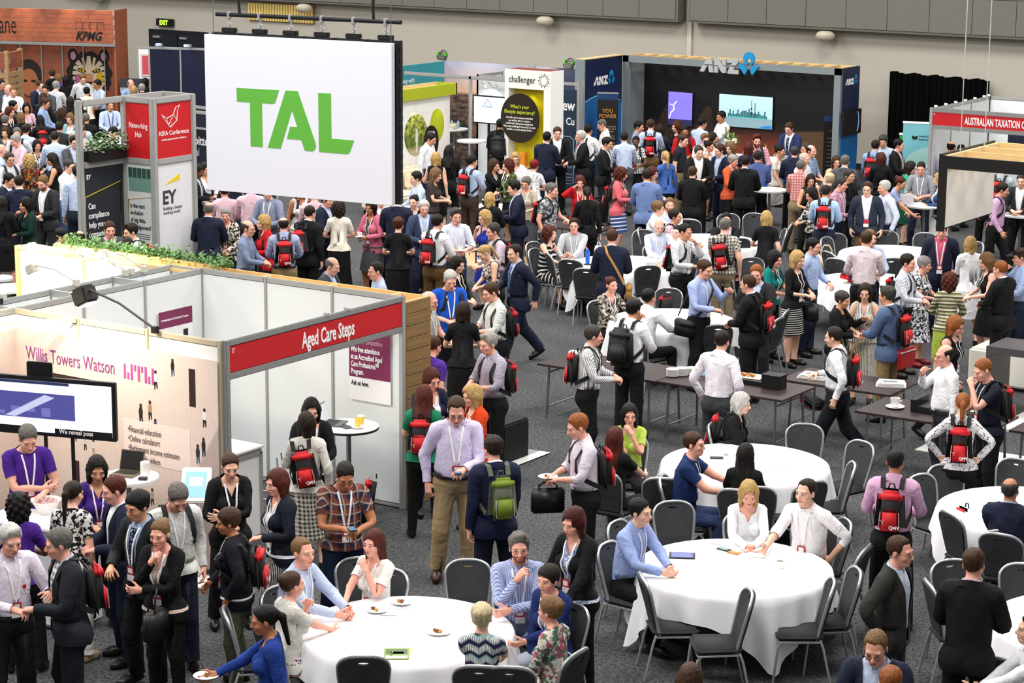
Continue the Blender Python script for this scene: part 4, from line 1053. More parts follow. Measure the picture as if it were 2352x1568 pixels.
def tablet_stand(label, x, y, rz, h):
    s = thing('tablet_stand', label, 'stand', (x, y, 0), rz); M = Matrix.Translation((0, 0, h)) @ Matrix.Rotation(math.radians(48), 4, 'X')
    bm = bmesh.new(); add_box(bm, -.15, .15, -.20, .20, -.02, .02, .012, 2, M); obj('casing', bm, WHITE, s); bm = bmesh.new(); add_box(bm, -.105, .105, -.145, .145, .02, .023, 0, 2, M); p = obj('screen', bm, glow('#7fb0cf', .55), s)
    bm = bmesh.new(); add_box(bm, -.07, .07, -.02, .08, .0232, .0240, 0, 2, M); obj('picture', bm, glow('#dfeaf2', .6), p); bars('pole', [[(0, .05, 0), (0, .02, h)]], .03, WHITE, s, 10); lathe('base', [(0, .02), (.18, .015), (.2, 0), (0, 0)], WHITE, s, 24)
tablet_stand('white tablet kiosk with lit screen between two delegates by the pavement photograph', 5.10, 16.42, .6, 1.02); tablet_stand('white tablet kiosk nearest the white counter', 4.93, 17.0, .95, 1.08)
c = thing('welcome_counter', 'white reception counter with candy bowl in front of the pavement photograph booth', 'counter', (4.7, 14.75, 0), .2); bx('top', -.6, .5, -.28, .25, .96, 1.0, WHITE, c, .01); bx('front', -.55, .45, -.22, .2, .02, .96, plain('#d9dbe0', .5), c)
bx('floor_edge', -.6, .55, -.3, -.26, 0, .03, BLACK, c)
# ---------------------------------------------------------------- networking tower
t = thing('sign_tower', 'aluminium framed sign tower with red upper panels and a side wing', 'tower', (-4.66, 26.36, 0))
L, Mx, N, O_ = (-.66, -.98), (-.62, 0), (0, 0), (0, .92)
for x, y in (L, Mx, N, O_, (-.62, .92)): bx('post', x - .05, x + .05, y - .05, y + .05, 0, 3.52, ALU, t, .014)
for z0 in (3.42, 2.44):
    bx('rail', Mx[0] + .05, -.05, -.035, .035, z0, z0 + .10, ALU, t, .012); bx('rail', -.035, .035, .05, .87, z0, z0 + .10, ALU, t, .012); bx('rail', L[0] - .0, L[0] + .07, L[1] + .05, -.05, z0, z0 + .10, ALU, t, .012)
bx('rail', -.57, -.05, .885, .955, 3.42, 3.52, ALU, t); bx('rail', -.655, -.585, .05, .87, 3.42, 3.52, ALU, t)
p = bx('sign_panel', Mx[0] + .05, -.05, -.012, .012, 2.54, 3.42, RED, t); txt('Networking\nHub', .125, 'f', -.31, 3.02, -.012, TXW, p, .002, 0, .66, 'CENTER', ls=1.15)
p = bx('sign_panel', -.012, .012, .05, .87, 2.54, 3.42, RED, t); txt('ASFA Conference', .105, 's', .46, 2.90, .012, TXW, p, .004, 0, .93, 'CENTER'); txt('inspiring superannuation excellence', .045, 's', .46, 2.82, .012, TXW, p, 0, 0, .9, 'CENTER')
bd = [(.18, 3.24), (.30, 3.17), (.46, 3.22), (.52, 3.33), (.62, 3.36), (.56, 3.29), (.54, 3.12), (.38, 3.02), (.34, 3.06), (.18, 3.24)]
bars('emblem', [[(.015, a, z) for a, z in bd], [(.015, .30, 3.17), (.015, .34, 3.06), (.015, .46, 3.22), (.015, .38, 3.02)], [(.015, .46, 3.22), (.015, .54, 3.12)]], .006, TXW, p, 4)
p = bx('lower_panel', -.012, .012, .05, .87, .06, 2.44, plain('#d9dade', .5), t); poly('emblem', [[(.20, 2.10), (.58, 2.16), (.58, 2.26)]], 's', .012, plain('#e2c21f', .5), p, .003); txt('EY', .30, 's', .16, 1.80, .012, plain('#3b3b40', .5), p, .03, 0, .95); txt('Building a better\nworking world', .075, 's', .17, 1.70, .012, plain('#55555a', .5), p, 0, 0, .9)
p = bx('lower_panel', Mx[0] + .05, -.05, -.012, .012, .06, 2.44, plain('#cfd5d6', .5), t); bx('print', -.55, -.07, -.016, -.012, 2.0, 2.38, plain('#6f978c', .5), p)
for i in range(5): bx('print', -.55 + i * .1, -.47 + i * .1, -.018, -.016, 2.22, 2.38, plain('#2f4f46', .5), p)
txt('Is the next\nevolution\nof big data,\nbig judgement?', .10, 'f', -.53, 1.73, -.012, TXK, p, .012, 0, .74, ls=1.15); bars('frame_line', [[(-.56, -.016, 1.18), (-.06, -.016, 1.14), (-.06, -.016, 1.93), (-.56, -.016, 1.86)]], .008, plain('#d9b53a', .5), p, 4, True)
for i in range(3): bx('print', -.53, -.12, -.015, -.012, 1.30 - i * .035, 1.31 - i * .035, TXK, p)
for i in range(3):
    for j in range(4): bx('print', -.54 + i * .08, -.475 + i * .08, -.015, -.012, .92 - j * .08, .97 - j * .08, plain('#55595c', .5), p); bx('print', -.18 + .06 * (i % 2), -.135 + .06 * (i % 2), -.0155, -.012, .92 - j * .08, .97 - j * .08, plain('#6f8f95', .5), p)
p = bx('lower_panel', L[0] - .0, L[0] + .024, L[1] + .05, -.05, .06, 2.44, plain('#23272f', .5), t); q = L[0] + .024
txt('Can\ncompliance\nhelp you\ncompete?', .135, 's', L[1] + .12, 1.78, q, TXW, p, .014, 0, .76, ls=1.12); bars('frame_line', [[(q + .004, L[1] + .06, 1.10), (q + .004, -.12, 1.16), (q + .004, -.12, 2.16), (q + .004, L[1] + .06, 1.98)]], .01, plain('#d9b53a', .5), p, 4, True)
bx('print', q, q + .004, L[1] + .05, -.05, .06, 1.02, plain('#3b4c7c', .5), p); txt('EY', .10, 's', L[1] + .1, 2.26, q, TXW, p, .02, 0, .9); bx('print', q, q + .004, -.45, -.05, .35, .95, plain('#1b2036', .5), p)
for i in range(2): bx('print', q, q + .004, L[1] + .12, -.2, 1.24 - i * .05, 1.255 - i * .05, TXW, p)
# ---------------------------------------------------------------- hanging screen
ang = math.atan2(.34, 2.96)
h = thing('hanging_screen', 'large white hanging screen with green three letter logo on a black rig', 'screen', (-.76, 23.27, 0), ang)
face = bx('screen_face', 0, 2.965, -.03, 0, 2.75, 4.89, plain('#dfe1ee', .6, vary=.01), h, .004); bx('frame', 0, 2.98, 0, .03, 2.75, 4.89, plain('#c9cbd0', .4), h)
G3 = plain('#5fae3f', .5, vary=.03)
for nm, L_ in (('letter', [(0.519, 4.186), (1.208, 4.19), (1.148, 4.031), (1.136, 4.013), (1.119, 4.004), (1.095, 4.0), (0.929, 4.001), (0.932, 3.402), (0.735, 3.402), (0.735, 3.999), (0.522, 4.001)]), ('letter', [(1.312, 4.191), (1.506, 4.195), (1.784, 3.5), (1.787, 3.461), (1.773, 3.428), (1.75, 3.406), (1.717, 3.396), (1.608, 3.399), (1.553, 3.54), (1.324, 3.54), (1.379, 3.71), (1.494, 3.71), (1.411, 3.929), (1.221, 3.4), (1.014, 3.4)]), ('letter', [(1.830, 4.187), (2.03, 4.188), (2.033, 3.586), (2.386, 3.584), (2.323, 3.431), (2.309, 3.41), (2.291, 3.397), (2.267, 3.393), (1.834, 3.396)])): poly(nm, [L_], 'f', -.03, G3, face, .004)
BK2 = plain('#101113', .45)
for i in range(6):
    bx('cabinet', .07 + i * .495, .07 + (i + 1) * .495 - .006, .05, .15, 2.76, 4.92, BK2, h, .006); bx('cabinet_lug', .22 + i * .495, .44 + i * .495, .06, .14, 4.92, 4.985, BK2, h, .01)
    xx = .33 + i * .495; c = bars('chain', [[(xx, .1, 4.98), (xx + .01, .1, 5.12)]], .014, CHROME, h); bx('shackle', xx - .03, xx + .03, .07, .13, 5.10, 5.20, CHROME, h, .012); bars('ring', [[(xx + .028 * math.cos(a), .1, 5.03 + .028 * math.sin(a)) for a in np.arange(0, 6.2, .7)]], .008, CHROME, h, 5, True)
for j in range(16): bx('cabinet_port', 3.03, 3.045, .07, .13, 2.85 + j * .127, 2.92 + j * .127, plain('#1d1f22', .3), h)
bars('rigging_bar', [[(.12, .1, 5.16), (3.04, .1, 5.16)]], .030, plain('#1c1d1f', .35, .3), h, 12)
for x in (.12, 2.93): bars('cable', [[(x, .02, 4.9), (x, .02, 11.5)]], .006, STEEL, h, 5)
for x in (.5, 2.62): bars('power_cable', [[(x, .1, 5.18), (x - .01, .1, 5.35), (x + .01, .12, 5.7), (x, .1, 11.5)]], .022, BK2, h, 6)
# ---------------------------------------------------------------- left rear: brick printed booth, crate kiosk, blue panels, navy partner booth
def brickmat():
    k = 'brick'
    if k not in MATS:
        t = NT('brick_print'); n = t.noise(t.obj(), 5.0, 4.0); m = t.noise(t.obj(), 1.7, 2.0); MATS[k] = t.out(t.mix(t.ramp(m, .35, .65), t.mix(n, srgb('#8e4a34'), srgb('#b5663f')), t.mix(n, srgb('#6e3b34'), srgb('#a9583a'))), .7)
    return MATS[k]
b = thing('exhibition_booth', 'orange brick print booth with painted animal mural and name board', 'booth', (-26.2, 43.2, 0), math.atan2(1.25, 3.35))
bx('back_panel', -1.5, 3.45, .8, .84, 0, 2.5, plain('#a9907f', .7), b); f = bx('fascia', -1.5, 3.55, -.02, .02, 2.36, 3.26, plain('#a8836f', .7), b); bx('rail', -1.5, 3.55, -.04, .05, 2.29, 2.37, ALUD, b); bx('side_panel', 3.50, 3.55, .02, .84, 0, 3.26, plain('#a05a3c', .7), b)
rr = random.Random(5)
def courses(par, a0, a1, z0, z1, y, w, hgt, m, ex=None):
    r = 0; z = z0
    while z < z1 - .02:
        a = a0 - (r % 2) * w * .5
        while a < a1 - .02:
            p0, p1 = max(a0, a) + .008, min(a1, a + w) - .008
            if p1 - p0 > .05: bx('brick', p0, p1, y - .012 - .004 * rr.random(), y, z + .008, min(z1, z + hgt) - .008, m, par)
            a += w
        z += hgt; r += 1
courses(f, -1.1, 3.55, 2.37, 3.26, -.02, .46, .128, brickmat()); bp = [o for o in b.children if o.name.startswith('back_panel')][-1]; courses(bp, -.9, 3.45, .05, 2.36, .8, .50, .165, brickmat())
txt('n Lane', .75, 'f', -.30, 2.58, -.04, TXK, f, -.004, 0, .50); txt('KPMG', .33, 'f', 2.42, 2.45, -.04, TXK, f, .030, .35, .84); bars('emblem', [[(2.44 + i * .21, -.042, 2.72), (2.44 + i * .21, -.042, 2.94), (2.62 + i * .21, -.042, 2.94), (2.62 + i * .21, -.042, 2.72)] for i in range(4)], .006, plain('#5b3a2c', .6), f, 4)
for x in (-.20, .42, 1.04, 1.66, 2.28, 2.9): bars('post', [[(x, .74, 0), (x, .74, 2.36)]], .02, ALU, b, 4)
# mural shapes: a striped animal head and half a portrait, in flat paint
K, Y, P, C = plain('#17130f', .6), plain('#c9a21f', .6), plain('#b98aa8', .6), plain('#c9b79a', .6)
mu = lambda L_, m, d: poly('mural_shape', L_, 'f', .78, m, bp, d)
cx, cz = 2.42, 1.45
mu([[(cx + .66 * math.cos(a) * (1 + .05 * math.sin(11 * a)), cz + .62 * math.sin(a) * (1 + .05 * math.cos(13 * a))) for a in np.arange(0, 6.28, .12)]], K, .010); mu([ell(cx - .47, cz + .50, .15, .2, 12), ell(cx + .45, cz + .50, .15, .2, 12)], K, .011); mu([ell(cx - .46, cz + .50, .08, .12, 10), ell(cx + .44, cz + .50, .08, .12, 10)], P, .014)
mu([ell(cx, cz - .02, .50, .52, 24)], C, .013); mu([ell(cx - .30, cz - .15, .14, .16, 10)], plain('#a8607f', .6), .015); mu([ell(cx + .32, cz - .1, .12, .2, 10)], Y, .015)
for s in (-1, 1):
    for i in range(5): mu([[(cx + s * .56, cz + .34 - i * .17), (cx + s * .56, cz + .25 - i * .17), (cx + s * (.28 + .03 * i), cz + .22 - i * .13)]], K, .018)
    mu([[(cx + s * .05, cz + .5), (cx + s * .14, cz + .5), (cx + s * .09, cz + .22)], [(cx + s * .22, cz + .46), (cx + s * .32, cz + .42), (cx + s * .16, cz + .22)]], K, .018)
    mu([[(cx + s * .08, cz + .08), (cx + s * .20, cz + .17), (cx + s * .34, cz + .16), (cx + s * .30, cz + .06), (cx + s * .16, cz + .03)]], K, .018); mu([ell(cx + s * .22, cz + .105, .07, .045, 10)], Y, .021); mu([ell(cx + s * .22, cz + .105, .028, .035, 8)], K, .024)
mu([[(cx - .10, cz + .02), (cx + .10, cz + .02), (cx + .12, cz - .22), (cx - .12, cz - .22)]], plain('#b9825a', .6), .017); mu([[(cx - .12, cz - .2), (cx + .12, cz - .2), (cx, cz - .32)]], K, .02); mu([ell(cx - .13, cz - .38, .14, .10, 10), ell(cx + .13, cz - .38, .14, .10, 10)], plain('#d9cbb8', .6), .017)
mu([ell(.62, 1.30, .42, .52, 20)], plain('#2a1c1a', .6), .012); mu([ell(.62, 1.18, .28, .38, 18)], plain('#b06a44', .6), .016); mu([ell(.50, 1.22, .08, .04, 10), ell(.76, 1.22, .08, .04, 10)], K, .02)
for x in (-.2, 1.0, 2.4, 3.3): spot(-26.2 + x * .937 + .1, 43.2 + x * .35 - .55, 3.55, -26.2 + x * .937, 43.2 + x * .35, 2.85, 22, 80, (1, .75, .45))
k = thing('crate_kiosk', 'timber crate kiosk with brick print header and lit screen', 'kiosk', (-22.95, 40.55, 0), math.atan2(1.05, -.1) - 1.25)
CR = wood('#a08460', '#b99a72')
for x, y in ((-.9, 0), (0, 0), (0, .9), (-.9, .9)): bx('post', x - .06, x + .06, y - .06, y + .06, 0, 2.42, CR, k, .01)
for i in range(11):
    z = .08 + i * .165; bx('slat', -.84, -.06, -.02, .01, z, z + .13, CR, k, .005, 1); bx('slat', -.01, .02, .06, .84, z, z + .13, CR, k, .005, 1)
for nm, q in (('header', (-.9, 0, -.05, -.02, 1.95, 2.38)), ('header', (.02, .05, 0, .9, 1.95, 2.38))):
    hd = bx(nm, *q, plain('#b98f72', .7), k); 
    for i in range(3):
        for j in range(3):
            if q[1] - q[0] > .3: bx('brick', -.89 + j * .3 + .1 * (i % 2), -.62 + j * .3 + .1 * (i % 2) - (.1 if j == 2 and i % 2 else 0), -.062, -.05, 1.965 + i * .14, 2.09 + i * .14, brickmat(), hd)
            else: bx('brick', .05, .062, .01 + j * .3 + .1 * (i % 2), .28 + j * .3 + .1 * (i % 2) - (.1 if j == 2 and i % 2 else 0), 1.965 + i * .14, 2.09 + i * .14, brickmat(), hd)
txt('Identity', .16, 'f', -.78, 2.20, -.064, TXK, k, .005, 0, .8); txt('data', .16, 'f', -.60, 2.02, -.064, TXK, k, .005, 0, .8)
s = bx('screen', -.9, -.42, -.06, -.03, 1.32, 1.76, BLACK, k, .02); bx('picture', -.88, -.45, -.066, -.06, 1.35, 1.73, glow('#d6ecf5', .8), s)
b = thing('exhibition_booth', 'navy panelled booth with small floodlights next to the brick print booth', 'booth', (-20.68, 43.42, 0), math.atan2(.28, .79)); NVY = plain('#0d1430', .5)
shell_wall(b, 0, 2.6, 0, 'x', 3, panel=NVY, rail=ALU)
for x in (.35, 1.15): o = bx('floodlight', x - .09, x + .09, -.25, -.13, 2.50, 2.57, ALU, b, .01); bars('floodlight_arm', [[(x, 0, 2.48), (x, -.18, 2.53)]], .012, ALU, b); 
spot(-20.3, 43.3, 2.62, -20.0, 43.75, 1.6, 25, 90, (.25, .4, 1)); spot(-19.6, 43.5, 2.62, -19.2, 44.0, 1.6, 14, 90, (.25, .4, 1))
g = bx('strip', .9, 1.75, -.05, -.02, .42, .72, plain('#5aa637', .5), b); bx('strip', 1.75, 2.5, -.05, -.02, .42, .66, plain('#d6533a', .5), b)
b = thing('exhibition_booth', 'booth with pale posters and a dark picture between brick and navy booths', 'booth', (-22.5, 44.9, 0), .34); shell_wall(b, 0, 1.6, 0, 'x', 2, h=2.3); p = bx('poster', .1, 1.5, -.03, -.02, 1.5, 2.1, plain('#d9c7c9', .6), b)
for i in range(6): bx('print', .14 + i * .22, .32 + i * .22, -.033, -.03, 1.55, 2.05 - .1 * (i % 3), plain(('#c74a5c', '#d98b3e', '#7a3f78')[i % 3], .6), p)
bx('picture', -.4, 1.2, -.3, -.26, .6, 1.45, plain('#3b3a42', .5), b); bx('picture', -.4, 1.2, -.305, -.30, 1.05, 1.2, plain('#a7a3a8', .5), b)
b = thing('exhibition_booth', 'dark navy booth with white lettering just behind the sign tower', 'booth', (-10.6, 33.42, 0), -.13)
shell_wall(b, 0, 2.9, 0, 'x', 3, panel=plain('#141c2b', .5), rail=ALU); shell_wall(b, 0, 2.9, -.6, 'x', 3, panel=plain('#141c2b', .5), rail=ALU, z0=2.1)
txt('Deloitte.', .25, 'f', .22, 1.70, -.02, TXW, b, .02, 0, .85); txt('Digital', .22, 'f', .22, 1.48, -.02, plain('#aab3bf', .6), b, 0, 0, .8); txt('In collaboration with', .09, 'f', .3, 1.12, -.02, TXW, b, .004, 0, .9); txt('sitecore', .11, 'f', .3, .94, -.02, TXW, b, .004, 0, .9)
for i in range(7): bx('print', .32, .95 - .1 * (i % 3), -.014, -.008, .74 - i * .075, .755 - i * .075, TXW, b)
# ---------------------------------------------------------------- centre rear: lime booth, small white tower, teal and sunset walls
b = thing('exhibition_booth', 'white lounge booth with lime green beam and round garden pictures', 'booth', (-8.6, 37.0, 0)); LIME = plain('#a9b41f', .5)
bx('back_panel', -.12, -.06, .2, 3.06, 0, 2.26, plain('#eceae6', .6), b); bx('seam', -.06, -.056, 1.80, 1.806, .1, 2.2, plain('#b9b7b2', .6), b); bx('beam', .0, .05, .2, 3.18, 2.25, 2.49, LIME, b); bx('beam', -.5, .05, 3.14, 3.18, 2.25, 2.49, LIME, b); bx('beam_back', -.5, -.47, .2, 3.14, 2.25, 2.49, PLY, b)
for y in (.6, 1.1, 1.6, 2.1, 2.6): bx('divider', -.47, 0, y, y + .02, 2.3, 2.48, PLY, b)
GA = NT('garden_print'); n = GA.noise(GA.obj(), 9.0, 5.0, .7); zz = GA.xyz(GA.obj())[2]; ga = GA.out(GA.mix(GA.ramp(zz, 1.12, 1.24), srgb('#bba98c'), GA.mix(GA.ramp(n, .4, .6), srgb('#3a4a22'), GA.mix(GA.ramp(zz, 1.4, 1.75), srgb('#7d8f3c'), srgb('#c9cf5a')))), .5)
p = poly('round_picture', [ell(1.79, 1.48, .40, .44)], 's', -.06, ga, b, .02); poly('print', [ell(1.80, 1.57, .035, .045, 10), rect(1.76, 1.85, 1.32, 1.53), rect(1.775, 1.835, 1.10, 1.32)], 's', -.04, plain('#d8cfc8', .6), p, .003)
poly('round_picture', [ell(2.57, 1.62, .25, .35)], 's', -.06, LIME, b, .02); p = poly('round_picture', [ell(2.33, 1.27, .27, .36)], 's', -.06, plain('#221418', .5), b, .03); txt('Will the\nchoices\nthat you\nmake be\nenough', .085, 's', 2.33, 1.45, -.03, TXW, p, .01, 0, .9, 'CENTER')
for y in (1.75, 2.62): spot(-8.35, 37 + y, 2.24, -8.62, 37 + y, 1.5, 7, 62, (1, .88, .62), .02)
so = thing('lounge_sofa', 'cream lounge sofa against the lime beamed booth wall', 'sofa', (-8.1, 37.6, 0)); bx('seat', -.45, .4, -.9, 1.3, .12, .42, plain('#e9dfc9', .8), so, .05, 3); bx('backrest', -.5, -.25, -.9, 1.3, .3, .85, plain('#e9dfc9', .8), so, .06, 3); bx('plinth', -.4, .35, -.85, 1.25, 0, .12, BLACK, so)
for i, (y, m, lab) in enumerate(((38.05, plain('#e6d8b8', .9), 'plain cream cushion on the cream lounge sofa'), (38.42, cloth('check', '#f0efe8', '#3f9aa0'), 'teal and white patterned cushion on the cream lounge sofa'))):
    o = bx('cushion', -8.30, -8.16, y - .2, y + .2, .43, .80, m, None, .06, 3); tag(o, lab, 'cushion')
tw = thing('display_tower', 'small white display tower with yellow niche and black disc', 'tower', (-7.10, 39.9, 0)); YL = plain('#d9c70f', .5)
bx('side', 0, .10, 0, .5, 0, 2.9, WHITE, tw); bx('side', 1.0, 1.18, 0, .5, 0, 2.9, WHITE, tw); bx('header', .10, 1.0, 0, .5, 2.5, 2.9, WHITE, tw); bx('niche', .10, 1.0, .26, .30, 0, 2.5, YL, tw); bx('niche_floor', .10, 1.0, 0, .26, 0, .80, WHITE, tw); bx('cap', .04, 1.14, .04, .46, 2.86, 2.905, plain('#7c3428', .6), tw)
txt('challenger', .205, 'f', .10, 2.63, 0, TXK, tw, .006, 0, .82)
rr = random.Random(3)
for i in range(22): a = i * .2856; r = .105 + .03 * (i % 2); poly('emblem', [[(1.0 + (r + dx) * math.cos(a + da), 2.70 + (r + dx) * math.sin(a + da)) for dx, da in ((-.028, -.12), (.03, 0), (-.02, .14))]], 'f', 0, plain(('#1c3f63', '#8fa33a', '#15171c')[i % 3], .5), tw, .004)
d = poly('disc', [ell(.41, 1.87, .49, .53, 48)], 'f', -.002, plain('#231a14', .4), tw, .03); txt("What's your\nlifestyle expectancy?", .112, 'f', .41, 2.08, -.032, plain('#c9d63a', .5), d, .006, 0, .86, 'CENTER', ls=1.0); txt('Use this tool to measure whether\nyou will be able to sustain a\ncomfortable lifestyle in retirement.\nVisit www.challenger.com.au/LE on your\nmobile or use the laptop below.', .060, 'f', .41, 1.86, -.032, TXW, d, .012, 0, .84, 'CENTER', ls=1.05)
spot(-6.55, 39.95, 2.47, -6.55, 40.16, 2.0, 4, 75, (1, .92, .6), .02)
b = thing('exhibition_booth', 'grey framed booth with teal side wall and dusk harbour photograph', 'booth', (-11.95, 42.0, 0))
SUN = NT('dusk_print'); R = SUN.obj(); X_, Y_, Z_ = SUN.xyz(R)[0:3]; nn = SUN.noise(SUN.scale(R, (3, 3, 8)), 1.6, 5.0, .6)
sk = SUN.mix(SUN.ramp(SUN.math('ADD', Z_, SUN.math('MULTIPLY', X_, .05)), 1.7, 2.5), srgb('#d9a887'), srgb('#a7a9bd')); sunm = SUN.out(SUN.mix(SUN.ramp(Z_, 1.72, 1.80), SUN.mix(SUN.ramp(nn, .4, .6), srgb('#2a2326'), srgb('#7a5a48')), SUN.mix(SUN.ramp(X_, 3.0, 3.4), sk, srgb('#2c3350'))), .5)
bx('photo_wall', .02, 3.82, 2.38, 2.42, 0, 2.52, sunm, b); bx('side_wall', 0, .03, .3, 2.4, 0, 2.50, plain('#2f97a3', .5), b); txt('Leading the way with\nAward winning Life Insurance', .17, 's', .02, 2.08, .03, TXW, b, .004, .15, .78, ls=1.15)
shell_wall(b, 2.47, 3.9, .3, 'x', 1, panel=PANEL); shell_wall(b, .3, 1.3, 2.47, 'y', 1, panel=PANEL); bx('rail', .6, 3.55, -.03, .02, 2.38, 2.46, ALU, b, .01); bx('post', 2.45, 2.51, -.03, .03, 0, 2.46, ALU, b); bx('rail', 3.56, 4.9, -.02, .02, 2.38, 2.46, ALU, b); bx('floodlight', 2.75, 2.9, 1.95, 2.1, 2.5, 2.6, ALU, b, .02)
for x in (3.2, 1.2): spot(-11.95 + x, 43.6, 2.7, -11.95 + x, 44.38, 2.25, 16, 95, (1, .8, .55))
bars('lamp_cluster', [[(2.7, .1, 2.34), (3.0, -.1, 2.22)], [(2.9, .1, 2.34), (3.2, -.1, 2.24)], [(3.1, .1, 2.3), (3.35, -.1, 2.2)]], .016, ALU, b); spot(-9.0, 41.9, 2.3, -9.2, 42.3, 1.4, 16, 100, (.9, 1, 1))
tv = thing('display_screen', 'bright white screen on black twin poles beside the small white tower', 'screen', (-8.75, 41.85, 0)); bx('bezel', -.52, .55, -.02, .02, 1.42, 2.06, BLACK, tv, .006); s = bx('screen', -.50, .53, -.024, -.02, 1.45, 2.03, glow('#d3e2ee', .62), tv); bars('emblem', [[(-.22, -.026, 1.85), (-.12, -.026, 1.98), (-.02, -.026, 1.85)]], .008, plain('#7d6fa8', .5), s, 4); txt('AVOKA', .07, 'f', -.28, 1.79, -.024, plain('#5f86b8', .5), s, 0, 0, 1.2); bx('picture', .25, .45, -.027, -.024, 1.52, 1.66, plain('#2a4a7a', .5), s)
for x in (-.14, .10): bars('stand_pole', [[(x, .05, 0), (x, .05, 1.6)]], .03, BLACK, tv, 8)
bx('base', -.5, .4, -.3, .3, 0, .04, BLACK, tv)
b = thing('exhibition_booth', 'narrow navy booth with white lettering between white tower and blue pillar', 'booth', (-7.3, 42.1, 0)); NV2 = plain('#1c2f47', .5); bx('panel', .02, .66, -.01, .01, .05, 2.30, NV2, b); bx('post', .66, .71, -.03, .03, 0, 2.47, ALU, b); bx('post', .73, .76, .1, .13, 0, 2.47, ALU, b); bx('rail', -.1, .7, -.02, .02, 2.40, 2.46, ALU, b)
txt('New', .33, 'f', .06, 1.84, -.01, TXW, b, .02, 0, .82); txt('ital Cu', .23, 'f', .08, 1.52, -.01, TXW, b, .012, 0, .84); bars('frame_line', [[(.03, -.014, 1.26), (.48, -.014, 1.26), (.58, -.014, 1.18), (.58, -.014, .2)]], .008, plain('#b9c3d2', .5), b, 4); bx('print', .10, .55, -.015, -.01, .80, 1.08, plain('#26384f', .5), b); txt('MAGUIRE', .10, 'f', .08, .95, -.015, TXW, b, 0, 0, .75); bx('print', .1, .55, -.015, -.01, .55, .78, plain('#50708f', .5), b); txt('Linked in', .1, 'f', .1, .62, -.015, TXW, b, .01, 0, .8)
for z in (.42, .28): bars('frame_line', [[(.12, -.014, z), (.54, -.014, z), (.54, -.014, z - .08), (.12, -.014, z - .08)]], .005, plain('#b9c3d2', .5), b, 4, True)
# ---------------------------------------------------------------- the blue pillared booth
b = thing('exhibition_booth', 'large grey portal booth with blue pillars and night skyline back wall', 'booth', (-7.87, 46.03, 0)); GRY = plain('#7d868a', .55)
BLU = NT('blue_print'); z = BLU.xyz(BLU.obj())[2]; y_ = BLU.xyz(BLU.obj())[1]; BLUM = BLU.out(BLU.mix(BLU.ramp(BLU.math('ADD', z, BLU.math('MULTIPLY', BLU.math('SINE', BLU.math('MULTIPLY', y_, 1.6)), .22)), 1.62, 1.64), srgb('#1565a8'), srgb('#0a1d44')), .45)
bx('wing', -.20, -.01, -1.72, -.0, 0, 2.75, BLUM, b); bx('wing_end', -.24, .02, -1.74, -1.70, 0, 2.76, GRY, b); bx('wing_top', -.22, .01, -1.72, 0, 2.75, 2.77, PLYX, b)
bars('wave_line', [[(-.004, -1.66 + i * .083, 1.66 - .22 * math.sin(1.6 * (-1.66 + i * .083))) for i in range(20)]], .016, plain('#6fc0ea', .4), b, 4)
bx('portal_post', 0, .16, 0, .12, 0, 2.75, GRY, b); bx('portal_post', 5.56, 5.72, 0, .12, 0, 2.75, GRY, b); bx('portal_beam', 0, 5.72, 0, .06, 2.60, 2.75, GRY, b); bx('beam_back', 0, 5.72, .86, .92, 2.60, 2.75, PLY, b)
bx('side_wall', 0, .06, .12, .92, 0, 2.70, GRY, b); bx('side_wall', 5.66, 5.74, .10, .95, 0, 2.75, BLUM, b)
for i in range(15): bx('joist', .05 + i * .40, .085 + i * .40, .06, .86, 2.66, 2.755, PLYX, b)
NI = NT('night_print'); R = NI.obj(); X_, Y_, Z_ = NI.xyz(R)[0:3]; cl = NI.noise(NI.scale(R, (1, 1, 4)), 1.4, 5.0, .6); glowz = NI.math('ADD', Z_, NI.math('MULTIPLY', cl, .25))
vo = NI.n('ShaderNodeTexBrick'); NI.t.links.new(NI.n('ShaderNodeCombineXYZ', i0=X_, i1=Z_).outputs[0], vo.inputs['Vector']); vo.inputs['Scale'].default_value = 22.0; vo.inputs['Color1'].default_value = (.02, .015, .01, 1); vo.inputs['Color2'].default_value = srgb('#6e4a26'); vo.inputs['Mortar'].default_value = (.012, .01, .01, 1); vo.inputs['Bias'].default_value = -.35
sky = NI.mix(NI.ramp(glowz, .75, 1.35), srgb('#8a4028'), srgb('#101014')); sky = NI.mix(NI.ramp(glowz, .98, 1.5), sky, srgb('#0b0b0d'))
wd_ = NI.math('MULTIPLY', NI.math('MULTIPLY', NI.ramp(X_, 3.9, 3.95), NI.ramp(X_, 5.2, 5.15)), NI.ramp(NI.math('ADD', Z_, NI.math('MULTIPLY', X_, -.08)), .82, .78))
bd = NI.math('MULTIPLY', NI.ramp(NI.math('ADD', Z_, NI.math('MULTIPLY', NI.math('SINE', NI.math('MULTIPLY', X_, 6.0)), .35)), 1.25, 1.2), NI.ramp(X_, 2.0, 1.9))
bx('night_wall', .06, 5.66, .92, .96, 0, 2.62, NI.out(NI.mix(wd_, NI.mix(bd, sky, vo.outputs[0]), NI.mix(.25, vo.outputs[0], srgb('#9a7446'))), .45), b)
